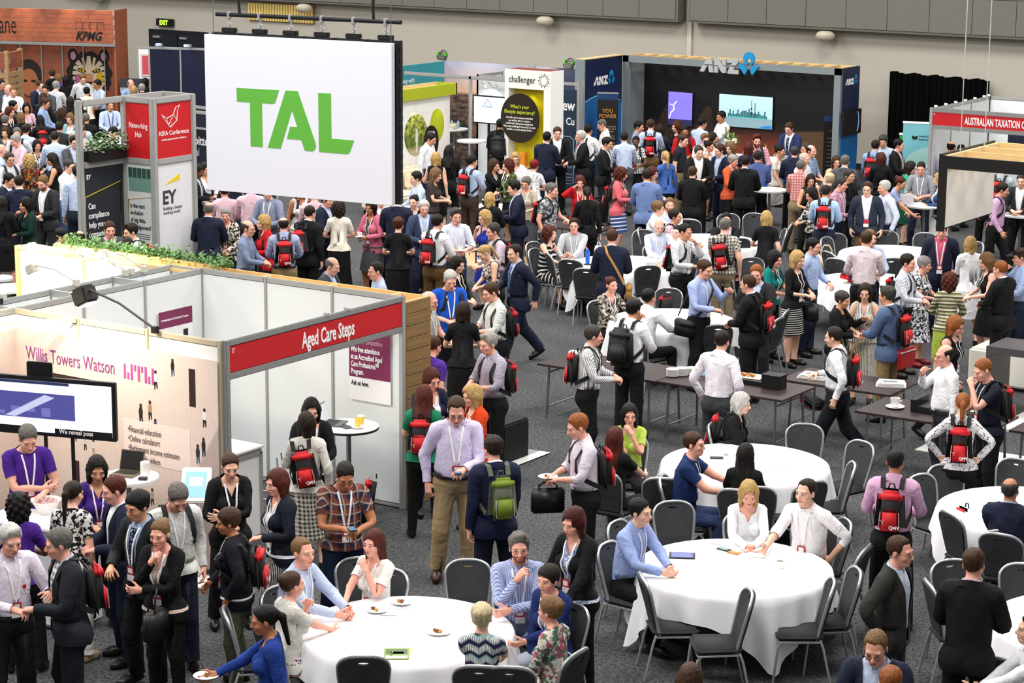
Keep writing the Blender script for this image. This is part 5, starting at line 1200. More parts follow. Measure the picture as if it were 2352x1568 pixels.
# raised letters and petals on the beam
LS = plain('#c3c5c8', .35, .3)
AZ = [[(-5.64, 2.67), (-5.54, 2.815), (-5.44, 2.815), (-5.41, 2.67)], [(-5.74, 2.495), (-5.67, 2.645), (-5.54, 2.645), (-5.63, 2.495)], [(-5.52, 2.645), (-5.41, 2.645), (-5.38, 2.49), (-5.49, 2.49)], [(-5.36, 2.815), (-5.26, 2.82), (-5.2, 2.75), (-5.14, 2.66), (-5.05, 2.65), (-5.05, 2.49), (-5.14, 2.49), (-5.2, 2.55), (-5.26, 2.66), (-5.36, 2.66)], [(-5.36, 2.64), (-5.26, 2.64), (-5.26, 2.49), (-5.36, 2.49)], [(-5.16, 2.815), (-5.055, 2.82), (-5.055, 2.67), (-5.14, 2.67)], [(-5.02, 2.82), (-4.73, 2.83), (-4.74, 2.75), (-4.79, 2.68), (-4.93, 2.67), (-4.88, 2.74), (-5.02, 2.735)], [(-4.94, 2.65), (-4.82, 2.65), (-4.86, 2.58), (-4.72, 2.58), (-4.72, 2.485), (-5.0, 2.485), (-5.01, 2.52)]]
def lotus(a, z, s): # crown ring open below and two leaf petals
    ring = [(a + s * .145 * math.sin(t), z + s * (.165 - .0 + .150 * math.cos(t))) for t in np.linspace(-2.75, 2.75, 26)] + [(a + s * .055 * math.sin(t), z + s * (.105 + .055 * math.cos(t))) for t in np.linspace(2.7, -2.7, 16)]
    pl_ = [(a + s * q[0], z + s * q[1]) for q in ((-.26, -.01), (-.21, .03), (-.14, .02), (-.07, -.03), (-.045, -.11), (-.08, -.19), (-.11, -.20))]
    return [ring, pl_, [(2 * a - q[0], q[1]) for q in pl_]]
LBL = plain('#1b8fc6', .4)
sg = thing('raised_sign', 'silver raised three letter sign with blue petals on the grey portal beam', 'sign', (-7.87, 46.03, 0)); AZL = [[(p + 7.87, q) for p, q in L_] for L_ in AZ]; poly('letter', AZL[:3], 'f', -.01, LS, sg, .05); poly('letter', AZL[3:6], 'f', -.01, LS, sg, .05); poly('letter', AZL[6:], 'f', -.01, LS, sg, .05)
for L_ in lotus(7.87 - 4.46, 2.69, 1.0): poly('petal', [L_], 'f', -.01, LBL, sg, .05)
bx('mount', 2.2, 3.6, -.012, .02, 2.62, 2.68, GRY, sg)
def small_logo(par, face, a, z, s, at): # the same mark printed small
    for L_ in AZ: poly('lettering', [[(a + (p + 5.74) * s, z + (q - 2.49) * s) for p, q in L_]], face, at, TXW, par, .004)
    for L_ in lotus(a + 1.28 * s, z + .20 * s, s): poly('lettering', [L_], face, at, LBL, par, .004)
small_logo(b, 's', -1.28, 2.12, .62, -.01); small_logo(b, 's', .22, 2.36, .42, 5.74)
s = bx('screen', .76, 1.44, .88, .92, 1.06, 1.88, BLACK, b); q = bx('picture', .77, 1.43, .875, .88, 1.07, 1.87, glow('#7f74d8', .75), s); bx('picture', .77, 1.43, .872, .875, 1.07, 1.22, glow('#2c2a52', .5), s); poly('picture', [[(.78, 1.20), (.84, 1.38), (.92, 1.46), (.90, 1.56), (1.0, 1.66), (1.02, 1.65), (.93, 1.55), (.95, 1.45), (.86, 1.36), (.80, 1.20)], [(.90, 1.56), (.80, 1.58), (.80, 1.565), (.90, 1.545)]], 'f', .875, glow('#f3eaff', 1.2), s, .002)
s = bx('screen', 2.14, 3.60, .88, .92, 1.13, 1.92, BLACK, b); bx('picture', 2.16, 3.58, .875, .88, 1.38, 1.90, glow('#b4d6e2', .6), s); bx('picture', 2.16, 3.58, .875, .88, 1.15, 1.38, glow('#7d9aa4', .7), s); rr = random.Random(8)
poly('picture', [rect(2.4 + i * .042, 2.438 + i * .042, 1.38, 1.44 + .12 * rr.random() + .05 * (8 < i < 18)) for i in range(25)], 'f', .875, glow('#2f6a72', .5), s, .002); poly('picture', [rect(3.02, 3.035, 1.4, 1.80), ell(3.027, 1.60, .025, .03, 8), ell(3.027, 1.50, .035, .035, 8), rect(3.11, 3.13, 1.4, 1.74)], 'f', .875, glow('#2b545c', .5), s, .002); bx('picture', 2.4, 3.4, .872, .875, 1.375, 1.392, glow('#2fb7a8', .8), s); poly('picture', [[(3.2, 1.16), (3.40, 1.22), (3.57, 1.23), (3.57, 1.16)]], 'f', .872, glow('#1c6fc0', .8), s, .001)
st = thing('pull_up_banner', 'tall black pull up banner with glowing orange title beside the blue wing', 'banner', (-7.30, 44.42, 0), .5); bx('sheet', -.22, .26, -.01, .01, .05, 2.0, plain('#171313', .5), st); bx('base', -.24, .28, -.1, .1, 0, .05, ALU, st); bx('top_bar', -.23, .27, -.015, .015, 2.0, 2.03, ALU, st); bx('print', -.22, .26, -.014, -.01, 1.86, 2.0, plain('#163a66', .5), st); txt('YOU\nPOWER', .13, 'f', .02, 1.56, -.01, plain('#c98a3e', .5), st, .01, 0, .9, 'CENTER'); txt('ARE YOU YOUR AD\nA DOCUMENT OR A\nRISK PARTNER?\n\nDONT TELL US\nREAD YOUR MIND\n\nHOW OUR HEADS\nKNOW WHATS REALLY\nGOING ON IN YOUR BRAIN\n\nWHATS NEXT\nFOR YOU', .048, 'f', .02, 1.22, -.01, plain('#b9a68f', .5), st, 0, 0, .9, 'CENTER', ls=1.15)
st = thing('pull_up_banner', 'tall black pull up banner at the inner end of the night skyline wall', 'banner', (-2.55, 46.55, 0), .6); bx('sheet', -.2, .22, -.01, .01, .05, 1.62, plain('#15110f', .5), st); bx('base', -.22, .24, -.1, .1, 0, .05, ALU, st); bx('print', -.2, .22, -.013, -.01, 1.50, 1.62, plain('#163a66', .5), st); txt('YOU', .1, 'f', .0, 1.24, -.01, plain('#7a4a24', .5), st, .01, 0, .9, 'CENTER')
for i in range(8): bx('print', -.12, .12 - .03 * (i % 2), -.013, -.01, 1.1 - i * .09, 1.12 - i * .09, plain('#6b6158', .5), st)
tv = thing('wall_screen', 'dark wall screen showing the rim of a planet on the blue end pillar', 'screen', (-2.08, 46.45, 0)); bx('bezel', 0, .06, -.45, .47, 1.24, 1.80, BLACK, tv, .008); bars('picture', [[(.062, .22 + .10 * math.cos(t), 1.52 + .24 * math.sin(t)) for t in np.linspace(-1.2, 1.2, 12)]], .010, glow('#7f9fd0', .6), tv, 4)
c = thing('bar_counter', 'white topped blue bar counter below the skyline screen', 'counter', (-2.6, 43.2, 0)); bx('top', -.9, 1.1, -.35, .35, .96, 1.0, WHITE, c, .01); bx('front', -.85, 1.05, -.30, .3, .08, .96, plain('#12509a', .5), c); bx('plinth', -.85, 1.05, -.3, .3, 0, .08, BLACK, c)
# ---------------------------------------------------------------- rear right: tax office booth, banners, hanging sign box
b = thing('exhibition_booth', 'white panelled booth with red board reading Australian Taxation Office', 'booth', (1.82, 42.0, 0))
shell_wall(b, 0, 3.0, 0, 'y', 3); shell_wall(b, 0, 3.0, 3.0, 'x', 3); bx('post', -.03, .03, -.03, .03, 0, 2.48, ALU, b); f = bx('fascia', .03, 2.97, -.012, .012, 2.14, 2.40, RED, b); bx('rail', .03, 2.97, -.022, .022, 2.40, 2.48, ALUD, b); bx('rail', .03, 2.97, -.022, .022, 2.06, 2.14, ALUD, b); txt('AUSTRALIAN TAXATION OFFICE', .205, 'f', .72, 2.195, -.012, TXW, f, .022, 0, .50); txt('31', .05, 'f', .05, 2.34, -.012, TXW, f, .02, 0, .7)
for y in (.2, .7, 1.2, 1.7, 2.2, 2.7, 2.95): bx('clip', -.03, .03, y - .02, y + .02, 2.475, 2.51, WHITE, b)
for q in ((.25, .5, 1.15, 1.5), (.62, .9, 1.2, 1.45)): bx('notice', .012, .016, q[0], q[1], q[2], q[3], plain('#e9ecef', .5), b)
bx('notice', .016, .018, .66, .86, 1.25, 1.40, plain('#b9c070', .5), b)
tv = thing('display_screen', 'dark screen with pink ribbon picture inside the red boarded tax booth', 'screen', (3.35, 43.6, 0)); bx('bezel', -.52, .52, -.03, .03, 1.60, 2.12, BLACK, tv, .006); s = bx('screen', -.50, .50, -.034, -.03, 1.62, 2.10, glow('#12142c', .5), tv); poly('picture', [[(.05, 1.68), (.5, 1.86), (.5, 2.0), (.15, 1.9)]], 'f', -.034, glow('#a8204a', .6), s, .001); poly('picture', [[(.0, 1.64), (.5, 1.80), (.5, 1.64)]], 'f', -.035, glow('#9fc0c8', .6), s, .001); bx('picture', -.1, .1, -.038, -.034, 1.92, 1.98, glow('#8fd0ef', .9), s)
for x in (-.14, .10): bars('stand_pole', [[(x, .05, 0), (x, .05, 1.7)]], .035, BLACK, tv, 6)
bx('pole_cover', -.08, .05, .03, .06, .1, 1.6, plain('#55585c', .5), tv); bx('base', -.4, .4, -.3, .3, 0, .04, BLACK, tv)
AQ = NT('aqua_print'); AQM = AQ.out(srgb('#6fb2bd'), .5)
st = thing('pull_up_banner', 'tall aqua pull up banner printed SuperStream in front of the black curtain', 'banner', (1.10, 43.26, 0), .25)
bx('sheet', -.41, .41, -.008, .008, .05, 2.0, AQM, st); bx('base', -.43, .43, -.12, .12, 0, .06, ALU, st); bx('top_bar', -.42, .42, -.015, .015, 1.99, 2.03, WHITE, st); poly('print', [[(.41 if .12 + .52 * math.cos(t) > .41 else .12 + .52 * math.cos(t), .95 + .55 * math.sin(t)) for t in np.linspace(0, math.pi, 24)] + [(-.40, .4), (.41, .4)]], 'f', -.008, plain('#9cc6c2', .5), st, .002); poly('print', [ell(.33, 1.52, .075, .12, 16)], 'f', -.008, plain('#9cc6c2', .5), st, .002); poly('print', [[(-.41, 1.8), (-.3, 1.7), (-.2, 1.4), (-.18, 1.2), (-.28, .95), (-.41, .8)]], 'f', -.008, plain('#70b4be', .5), st, .0015)
poly('print', [[(-.36, .93), (.33, .99), (.35, 1.16), (-.33, 1.14)]], 'f', -.009, plain('#dfe3e8', .5), st, .003); txt('Super', .155, 'f', -.30, 1.0, -.012, TXK, st, .014, .3, .80); txt('Stream', .155, 'f', -.02, 1.01, -.012, plain('#2a4468', .5), st, 0, .3, .80); txt('Australian Government', .048, 'f', -.08, 1.72, -.008, TXK, st, .012, 0, .75); txt('Australian Taxation Office', .045, 'f', -.08, 1.65, -.008, TXK, st, .012, 0, .72); poly('emblem', [ell(-.16, 1.69, .03, .04, 10), ell(-.20, 1.70, .022, .04, 8), ell(-.12, 1.70, .022, .04, 8)], 'f', -.008, TXK, st, .003); txt('for super', .14, 'f', -.10, .76, -.012, plain('#3c6a78', .5), st, 0, 0, .8)
st = thing('pull_up_banner', 'green and teal pull up banner mostly hidden behind the aqua banner', 'banner', (.42, 44.35, 0), .25); bx('sheet', -.30, .40, -.008, .008, .05, 1.62, plain('#2f8f36', .5), st); bx('print', -.30, .40, -.012, -.008, .05, .75, plain('#2f8a8c', .5), st); bx('top_bar', -.31, .41, -.015, .015, 1.60, 1.64, WHITE, st); poly('print', [ell(.1, 1.05, .2, .42, 20)], 'f', -.012, BLACK, st, .002); bx('base', -.31, .41, -.1, .1, 0, .05, ALU, st)
h = thing('hanging_sign_box', 'black hanging sign box with timber dividers and white inner panel', 'sign', (7.24, 29.9, 0)); bx('front_beam', 0, 3.4, -.03, .03, 2.99, 3.17, BLACK, h); bx('front_post', -.02, .085, -.035, .035, 2.08, 3.17, BLACK, h); bx('side_panel', -.035, 0, 0, 2.0, 2.08, 3.19, BLACK, h); bx('inner_panel', 0, .012, .035, 2.0, 2.10, 3.0, plain('#e8e6e0', .5), h); bx('back_beam', 0, 3.4, 1.98, 2.02, 2.99, 3.17, PLY, h); bx('side_rail', .0, .05, .03, 1.98, 2.99, 3.16, PLYX, h); bx('front_rail', .05, 3.4, .03, .06, 3.0, 3.165, PLY, h)
for y in (.72, 1.38): bx('divider', .05, 3.4, y, y + .025, 2.99, 3.165, PLY, h)
for x in (1.15, 2.3): bx('divider', x, x + .025, .06, 1.98, 2.99, 3.165, PLYX, h)
for y in (.6, 1.5): bars('cable', [[(.03, y, 3.17), (.03, y, 11.5)]], .007, plain('#b9bab8', .6), h, 5); bars('eye_bolt', [[(.03 + .02 * math.cos(a), y, 3.2 + .02 * math.sin(a)) for a in np.arange(0, 6.2, .8)]], .006, CHROME, h, 4, True)
# ---------------------------------------------------------------- tables, chairs
def cloth_mat():
    t = NT('table_linen'); n = t.noise(t.obj(), 3.0, 3.0); t.bump(n, .02, .25); return t.out(t.mix(n, srgb('#f6f6f8'), srgb('#eeeef2')), .8, spec=.15)
LINEN = cloth_mat()
def round_table(x, y, lab_t, lab_c, rot=0.0, R=.915, h=.745):
    t = thing('round_table', lab_t, 'table', (x, y, 0), 0, 'round tables')
    lathe('tabletop', [(0, h), (R - .012, h), (R - .002, h - .012), (R - .012, h - .03), (0, h - .03)], plain('#a88a62', .5), t, 48)
    for a in (.4, 1.97, 3.54, 5.11): bars('leg', [[(.55 * math.cos(a), .55 * math.sin(a), h - .03), (.60 * math.cos(a), .60 * math.sin(a), 0)]], .016, STEEL, t)
    bm = bmesh.new(); n = 132; rings = []; side = 1.17
    for k in range(12):
        row = []
        for i in range(n):
            a = 2 * math.pi * i / n; q = max(abs(math.cos(a - rot)), abs(math.sin(a - rot))); ext = min(side / q, 1.60); drop = max(.16, ext - R)
            z1 = h + .006
            if k < 4: r, z = (.02, .4, .75, R - .006)[k], z1
            elif k == 4: r, z = R + .008, z1 - .008
            else:
                f = (k - 4) / 7; d = min(drop * f, h - .012); cor = max(0, drop - .25) / .45
                wv = math.sin(a * 17 + 1.3 * math.sin(a * 3)) * .020 * f + math.sin((a - rot) * 4 + math.pi / 1) * 0
                r = R + .014 + .05 * f + wv + cor * f * (.06 + .07 * math.cos((a - rot) * 24)); z = z1 - .008 - d
            row.append(bm.verts.new((r * math.cos(a), r * math.sin(a), max(z, .006))))
        rings.append(row)
    bm.faces.new(rings[0])
    for a_, b_ in zip(rings, rings[1:]):
        for i in range(n): bm.faces.new((a_[i], b_[i], b_[(i + 1) % n], a_[(i + 1) % n]))
    o = obj('tablecloth', bm, LINEN, None, True); o.location = (x, y, 0); tag(o, lab_c, 'tablecloth', 'white round tablecloths')
FAB = NT('chair_fabric'); nf = FAB.noise(FAB.obj(), 90.0, 2.0); FAB.bump(nf, .003, .4); FABM = FAB.out(FAB.mix(nf, srgb('#2b2d2f'), srgb('#46484b')), .9, spec=.15)
CH = {}
def chair_meshes():
    bm = bmesh.new(); add_box(bm, -.215, .215, -.225, .205, .405, .47, .028, 3)
    for v in bm.verts: v.co.x *= 1 - .10 * max(0, v.co.y / .2); v.co.z += .012 * (1 - (v.co.x / .22) ** 2) * (1 if v.co.z > .44 else 0)
    CH['seat'] = obj('seat', bm, FABM, None, True)
    # backrest with a hand hole near the top
    out = []
    for z, w in ((.47, .165), (.60, .185), (.72, .200), (.80, .205)): out.append((w, z))
    out += [(.205 * math.cos(t) ** .7 if math.cos(t) > 0 else 0, .80 + .125 * math.sin(t)) for t in np.linspace(.2, math.pi / 2, 8)]
    loop = out + [(-x, z) for x, z in reversed(out[:-1])]
    hole = [(.052 * math.cos(t), .868 + .013 * math.sin(t)) for t in np.linspace(0, 2 * math.pi, 12, endpoint=False)]
    bm = bmesh.new(); es = []
    for L_ in (loop, hole):
        vs = [bm.verts.new((x, 0, z)) for x, z in L_]; es += [bm.edges.new((vs[i], vs[(i + 1) % len(vs)])) for i in range(len(vs))]
    bmesh.ops.triangle_fill(bm, use_beauty=True, use_dissolve=False, edges=es)
    r = bmesh.ops.extrude_face_region(bm, geom=bm.faces[:]); bmesh.ops.translate(bm, vec=(0, -.036, 0), verts=[g for g in r['geom'] if isinstance(g, bmesh.types.BMVert)])
    bmesh.ops.recalc_face_normals(bm, faces=bm.faces[:])
    def tilt(v): v.y += .205 + (v.z - .47) * .26 + .05 * (v.x / .2) ** 2 * -.5
    for v in bm.verts: tilt(v.co)
    CH['backrest'] = obj('backrest', bm, FABM, None)
    pts = []
    for x, z in [(.168, .42)] + [(x + .008, z + .006) for x, z in loop[:-0 or None]] + [(-.168, .42)]: pts.append((x + (.0 if x > 0 else -.016 if x < 0 else 0), 0, z))
    pts = [(p[0], .19 + (p[2] - .47) * .26 - .018 - .025 * (p[0] / .2) ** 2, p[2]) for p in pts]
    CH['back_frame'] = bars('back_frame', [pts], .0145, CHROME, None, 6)
    CH['seat_frame'] = bars('seat_frame', [[(.185, .18, .40), (.212, -.20, .40)], [(-.185, .18, .40), (-.212, -.20, .40)], [(.212, -.20, .40), (-.212, -.20, .40)]], .0115, CHROME, None, 6)
    for i, s in enumerate((1, -1)):
        CH['leg', i] = bars('leg', [[(s * .205, -.16, .402), (s * .212, -.205, .37), (s * .218, -.245, 0)]], .0125, CHROME, None, 6)
        CH['leg', i + 2] = bars('leg', [[(s * .178, .17, .42), (s * .195, .20, .34), (s * .205, .275, 0)]], .0125, CHROME, None, 6)
    for o in CH.values(): COL.objects.unlink(o)
chair_meshes()
def chair(x, y, rz, label, group=None):
    t = thing('banquet_chair', label, 'chair', (x, y, 0), rz, group)
    for k, src in CH.items():
        o = src.copy(); o.parent = t; COL.objects.link(o)
    return t
def trestle(x0, x1, y0, y1, label, h=.74):
    t = thing('trestle_table', label, 'table', ((x0 + x1) / 2, (y0 + y1) / 2, 0)); a, b = (x1 - x0) / 2, (y1 - y0) / 2
    bx('tabletop', -a, a, -b, b, h - .028, h, LAM, t, .004)
    for sx in (-1, 1):
        for sy in (-1, 1): bars('leg', [[(sx * (a - .14), sy * (b - .09), h - .03), (sx * (a - .12), sy * (b - .06), 0)]], .0165, STEEL, t, 8)
        bars('brace', [[(sx * (a - .125), -(b - .07), .16), (sx * (a - .125), b - .07, .16)]], .011, STEEL, t); bars('brace', [[(sx * (a - .135), -(b - .08), .62), (sx * (a - .135), b - .08, .62)]], .011, STEEL, t)
    return t
for x0, x1, y0, y1, lab in ((4.08, 5.89, 24.24, 25.16, 'dark trestle table carrying the white napkin block and first platter'), (5.90, 7.70, 24.26, 25.18, 'dark trestle table with stacked plates and blue card behind the white shirted man'), (7.12, 8.66, 25.30, 26.14, 'dark trestle table with flat white platters and dried branches'), (8.66, 10.40, 24.30, 25.20, 'dark trestle table with the soup cup and biscuit platter'), (10.55, 12.3, 24.5, 25.4, 'dark trestle table with blue card next to the dark laminate arch')): trestle(x0, x1, y0, y1, lab)
trestle(-3.8, -2.4, 34.5, 35.2, 'dark trestle table among delegates between the lounge booth and the portal booth'); trestle(-2.5, -1.0, 33.9, 34.6, 'dark trestle table with food bowls near the woman in the red jacket'); trestle(-2.75, -1.55, 31.0, 31.6, 'narrow dark table with white plates among the standing group')
# ---------------------------------------------------------------- bar tables
for p, lab in (((-9.02, 41.41), 'pale grey bar table with a bare top in front of the grey framed booth'), ((-10.67, 43.04), 'bar table with bottles and glasses under the dusk photograph'), ((.05, 38.51), 'white bar table near the man in the black jacket'), ((3.31, 38.41), 'white bar table where a couple leans beside the aqua banner'), ((5.19, 38.42), 'white bar table behind the hanging sign box'), ((-7.38, 30.99), 'white bar table with plates below the hanging screen')):
    bar_table(lab, *p, .33, 1.08, plain('#e4e4e2', .45), plain('#c9c9c8', .45))
bar_table('low white round table beyond the end of the lit white wall', -5.49, 23.93, .38, .74, WHITE, WHITE)
for i, (x, y) in enumerate(((-7.90, 26.46), (-7.42, 25.59))): o = thing('stool', ('first' if i == 0 else 'second') + ' white round stool beyond the end of the lit white wall', 'stool', (x, y, 0)); lathe('seat', [(0, .46), (.17, .46), (.19, .44), (.19, .40), (0, .39)], WHITE, o, 24); lathe('column', [(.03, .02), (.03, .40)], CHROME, o, 10); lathe('base', [(0, .02), (.18, .01), (.19, 0), (0, 0)], CHROME, o, 24)
# ---------------------------------------------------------------- lounge corner on the right and plinth
o = thing('laminate_arch', 'dark grey laminate arch standing by the white bench', 'stand', (9.28, 28.35, 0)); GL = wood('#4a4749', '#565356', (2, 30, 30), .4)
bx('side_panel', -.46, -.38, -.35, .35, 0, .82, GL, o, .004); bx('side_panel', .85, .93, -.35, .35, 0, .82, GL, o, .004); bx('top', -.46, .93, -.35, .35, .82, .92, GL, o, .004)
s = thing('lounge_bench', 'white square upholstered bench beside the dark laminate arch', 'bench', (8.55, 29.9, 0)); bx('seat', -.55, .9, -.5, .5, .05, .55, plain('#efece2', .7), s, .03, 3); bx('plinth', -.5, .85, -.45, .45, 0, .05, BLACK, s); c = bx('cushion', 8.8, 9.25, 29.85, 30.0, .55, .92, plain('#efece4', .8), None, .06, 3); tag(c, 'white square cushion standing on the white bench', 'cushion')
bx_ = structure(bx('floor_mat', 9.3, 12.5, 27.2, 29.8, 0, .03, plain('#d9d8d2', .6))); structure(bx('floor_mat', 8.9, 10.3, 25.6, 26.1, 0, .012, plain('#dcdad6', .6))); structure(bx('floor_mat', 11.0, 12.6, 23.9, 24.4, 0, .012, plain('#dcdad6', .6)))
o = thing('plinth_box', 'black fabric covered plinth on a grey floor board', 'plinth', (4.82, 22.25, 0)); bx('cover', -.28, .28, -.28, .28, 0, .50, plain('#141415', .8), o, .02); structure(bx('floor_mat', 4.5, 5.25, 21.85, 22.78, 0, .012, plain('#8b8e90', .6))); structure(bx('floor_mat', 5.10, 5.25, 21.85, 22.78, .0, .016, plain('#e8e8e6', .6)))
structure(bx('floor_mat', 3.6, 4.9, 14.2, 15.2, 0, .014, plain('#d4d2d0', .5))); structure(bx('floor_mat', -4.3, -2.2, 33.0, 34.4, 0, .03, wood('#cdb08a', '#c2a47c'))); structure(bx('floor_mat', -7.4, -5.6, 38.3, 39.7, 0, .02, plain('#d9d8d4', .6)))
# ---------------------------------------------------------------- round tables
for q in ((10.46, 17.94, 'nearest round table with tablet and coffee mug', .0726), (8.77, 21.3, 'round table where the navy short sleeved man sits', .645), (9.0, 14.75, 'round table by the woman resting her cheek on her hand', .9), (1.13, 31.25, 'round table with the blue bottle and white bag', .35), (4.13, 27.73, 'round table behind the trestle buffet', 1.52), (1.17, 34.1, 'round table beyond the plaid shirted man', .1), (4.31, 34.92, 'round table before the man in the pale pink shirt', .4), (5.16, 32.21, 'round table with the backpack lying on it', 1.0), (12.01, 21.38, 'round table where the grey ringed bald man sits', .3), (13.84, 18.35, 'round table cut off by the picture edge with a laptop', .6)):
    round_table(q[0], q[1], 'folding ' + q[2], 'white cloth over the ' + q[2], q[3])
# ---------------------------------------------------------------- bags
BAG = {}
def strap_band(path, w, th=.008):
    """A flat webbing band along a path with per-point outward normals."""
    V, F = [], []
    n = len(path)
    for i, (p, nrm) in enumerate(path):
        p = A3(*p); d = unit(A3(*path[min(n - 1, i + 1)][0]) - A3(*path[max(0, i - 1)][0])); nr = unit(A3(*nrm)); s = unit(np.cross(d, nr)) * w / 2
        V += [p - s, p + s, p + s + nr * th, p - s + nr * th]
    for i in range(n - 1):
        a, b = 4 * i, 4 * i + 4
        for k in range(4): F.append((a + k, a + (k + 1) % 4, b + (k + 1) % 4, b + k))
    F += [(3, 2, 1, 0), (4 * n - 4, 4 * n - 3, 4 * n - 2, 4 * n - 1)]
    return V, F
def bag_meshes(kind):
    if kind in BAG: return BAG[kind]
    c1, c2 = {'red': ('#17181a', '#c3141f'), 'green': ('#5b604f', '#6f8420'), 'black': ('#131416', '#1d1e21')}[kind]
    k = 1.22 if kind == 'black' else 1.0
    def blob(name, x, y0, y1, z0, z1, mat, round_=.06):
        bm = bmesh.new(); add_box(bm, -x, x, y0, y1, z0, z1, round_, 4)
        for v in bm.verts:
            t = (v.co.z - z0) / (z1 - z0); v.co.x *= 1 - .22 * max(0, t - .55) / .45; 
        o = obj(name, bm, mat, None, True); COL.objects.unlink(o); return o
    m1, m2 = plain(c1, .75, name='nylon'), plain(c2, .65, name='nylon')
    P = [('shell', blob('shell', .150 * k, .135, .255 * k, 1.02 - .05 * (k > 1.1), 1.45, m1)), ('front_panel', blob('front_panel', .105 * k, .22, .285 * k, 1.045, 1.26, m2, .03)), ('top_panel', blob('top_panel', .118 * k, .19, .268 * k, 1.315, 1.435, m2, .035))]
    for s in (1, -1):
        pth = [((s * .085, .130, 1.43), (0, .5, 1)), ((s * .092, .085, 1.515), (0, .5, 1)), ((s * .098, .01, 1.535), (0, 0, 1)), ((s * .106, -.065, 1.490), (0, -.8, .6)), ((s * .118, -.125, 1.40), (0, -1, .2)), ((s * .132, -.128, 1.29), (s * .3, -1, 0)), ((s * .160, -.075, 1.22), (s * 1, -.6, 0)), ((s * .172, .02, 1.16), (s, 0, 0)), ((s * .140, .14, 1.08), (s, .3, 0))]
        V, F = strap_band(pth, .046); me = bpy.data.meshes.new('strap'); me.from_pydata([list(v) for v in V], [], F); me.materials.append(m1); me.polygons.foreach_set('use_smooth', np.ones(len(me.polygons), bool)); me.set_sharp_from_angle(angle=.7)
        P.append(('strap', bpy.data.objects.new('strap', me)))
    h = bars('handle', [[(-.03, .15, 1.44), (-.02, .155, 1.485), (.02, .155, 1.485), (.03, .15, 1.44)]], .008, m1, None, 5); COL.objects.unlink(h); P.append(('handle', h))
    if kind != 'black':
        for s in (1, -1):
            o = bars('piping', [[(s * .088, .283 * k, 1.07), (s * .092, .284 * k, 1.15), (s * .084, .281 * k, 1.235)]], .004, plain('#b9bbbd', .5), None, 4); COL.objects.unlink(o); P.append(('piping', o))
    if kind == 'red':
        c = bpy.data.curves.new('lettering', 'FONT'); c.body = 'QMV'; c.size = .045; c.extrude = .001; c.offset = .001; c.materials.append(TXW); o = bpy.data.objects.new('lettering', c); o.location = (.0, .2858, 1.075); o.rotation_euler = (math.pi / 2, 0, math.pi); P.append(('lettering', o))
        e = bars('emblem', [[(.085, .287, 1.16), (.06, .287, 1.14), (.045, .287, 1.165)], [(.06, .287, 1.14), (.055, .287, 1.12)]], .0022, TXW, None, 3); COL.objects.unlink(e); P.append(('emblem', e))
    BAG[kind] = P; return P
def backpack(label, M, kind='red', straps=True, group=None):
    """A backpack in the chest's resting coordinates, carried by the matrix M."""
    t = thing('backpack', label, 'backpack', (0, 0, 0), 0, group); t.matrix_world = M
    for nm, src in bag_meshes(kind):
        if nm == 'strap' and not straps: continue
        o = src.copy(); o.parent = t; COL.objects.link(o)
    return t
def loose_bag(label, x, y, z, rz, tilt=0.0, roll=0.0, kind='red', k=1.0):
    M = Matrix.Translation((x, y, z)) @ Matrix.Rotation(rz, 4, 'Z') @ Matrix.Rotation(tilt, 4, 'X') @ Matrix.Rotation(roll, 4, 'Y') @ Matrix.Scale(k, 4) @ Matrix.Translation((0, -.19, -1.02))
    return backpack(label, M, kind, False)
def tote(label, M, w=.34, h=.26, d=.12, col='#1a1a1c', strap=.22, name='tote_bag', cat='bag'):
    t = thing(name, label, cat); t.matrix_world = M; m = plain(col, .4, name='leather')
    bm = bmesh.new(); add_box(bm, -w / 2, w / 2, -d / 2, d / 2, -strap - h, -strap, .02, 3)
    for v in bm.verts: v.co.y *= .55 + .45 * min(1, (-strap - v.co.z) / h + .2)
    obj('body', bm, m, t, True)
    for y in (-d * .28, d * .28): bars('handle', [[(-w * .28, y, -strap - .01), (-w * .26, y, -strap * .5), (-w * .12, y * .6, 0), (w * .12, y * .6, 0), (w * .26, y, -strap * .5), (w * .28, y, -strap - .01)]], .009, m, t, 5)
    bars('zip', [[(-w * .42, 0, -strap + .001), (w * .42, 0, -strap + .001)]], .005, CHROME, t, 4); return t
# ---------------------------------------------------------------- tableware and small things
CHINA = plain('#f5f4f0', .25, vary=.01, name='china'); FOOD = plain('#9a5c2c', .8, vary=.3, name='pastry'); FOOD2 = plain('#c99a5a', .8, vary=.25, name='pastry')
def plate(label, x, y, z, r=.10, food=0, group=None):
    t = thing('plate', label, 'plate', (x, y, z), 0, group); lathe('dish', [(0, .004), (r * .6, .004), (r, .018), (r, .021), (r * .62, .009), (0, .009)], CHINA, t, 24)
    rr = random.Random(int(abs(x * 97 + y * 131)))
    for i in range(food):
        a = rr.random() * 6.28; d = r * .45 * rr.random(); bm = bmesh.new(); add_box(bm, -.022, .022, -.016, .016, .010, .034, .008, 2, Matrix.Translation((d * math.cos(a), d * math.sin(a), 0)) @ Matrix.Rotation(a, 4, 'Z')); obj('morsel', bm, FOOD if i % 2 else FOOD2, t)
    return t
def paper_cup(label, x, y, z, col='#f0b522', lid=True):
    t = thing('paper_cup', label, 'cup', (x, y, z)); lathe('cup', [(0, 0), (.029, 0), (.040, .095), (.036, .095), (.026, .008), (0, .008)], plain(col, .5), t, 20); lathe('band', [(.0305, .02), (.0392, .088), (.0384, .088)], plain('#f2efe8', .5), t, 20).scale = (1.0, 1.0, .16)
    if lid: lathe('lid', [(0, .104), (.036, .104), (.042, .098), (.042, .092), (0, .092)], WHITE, t, 20)
    return t
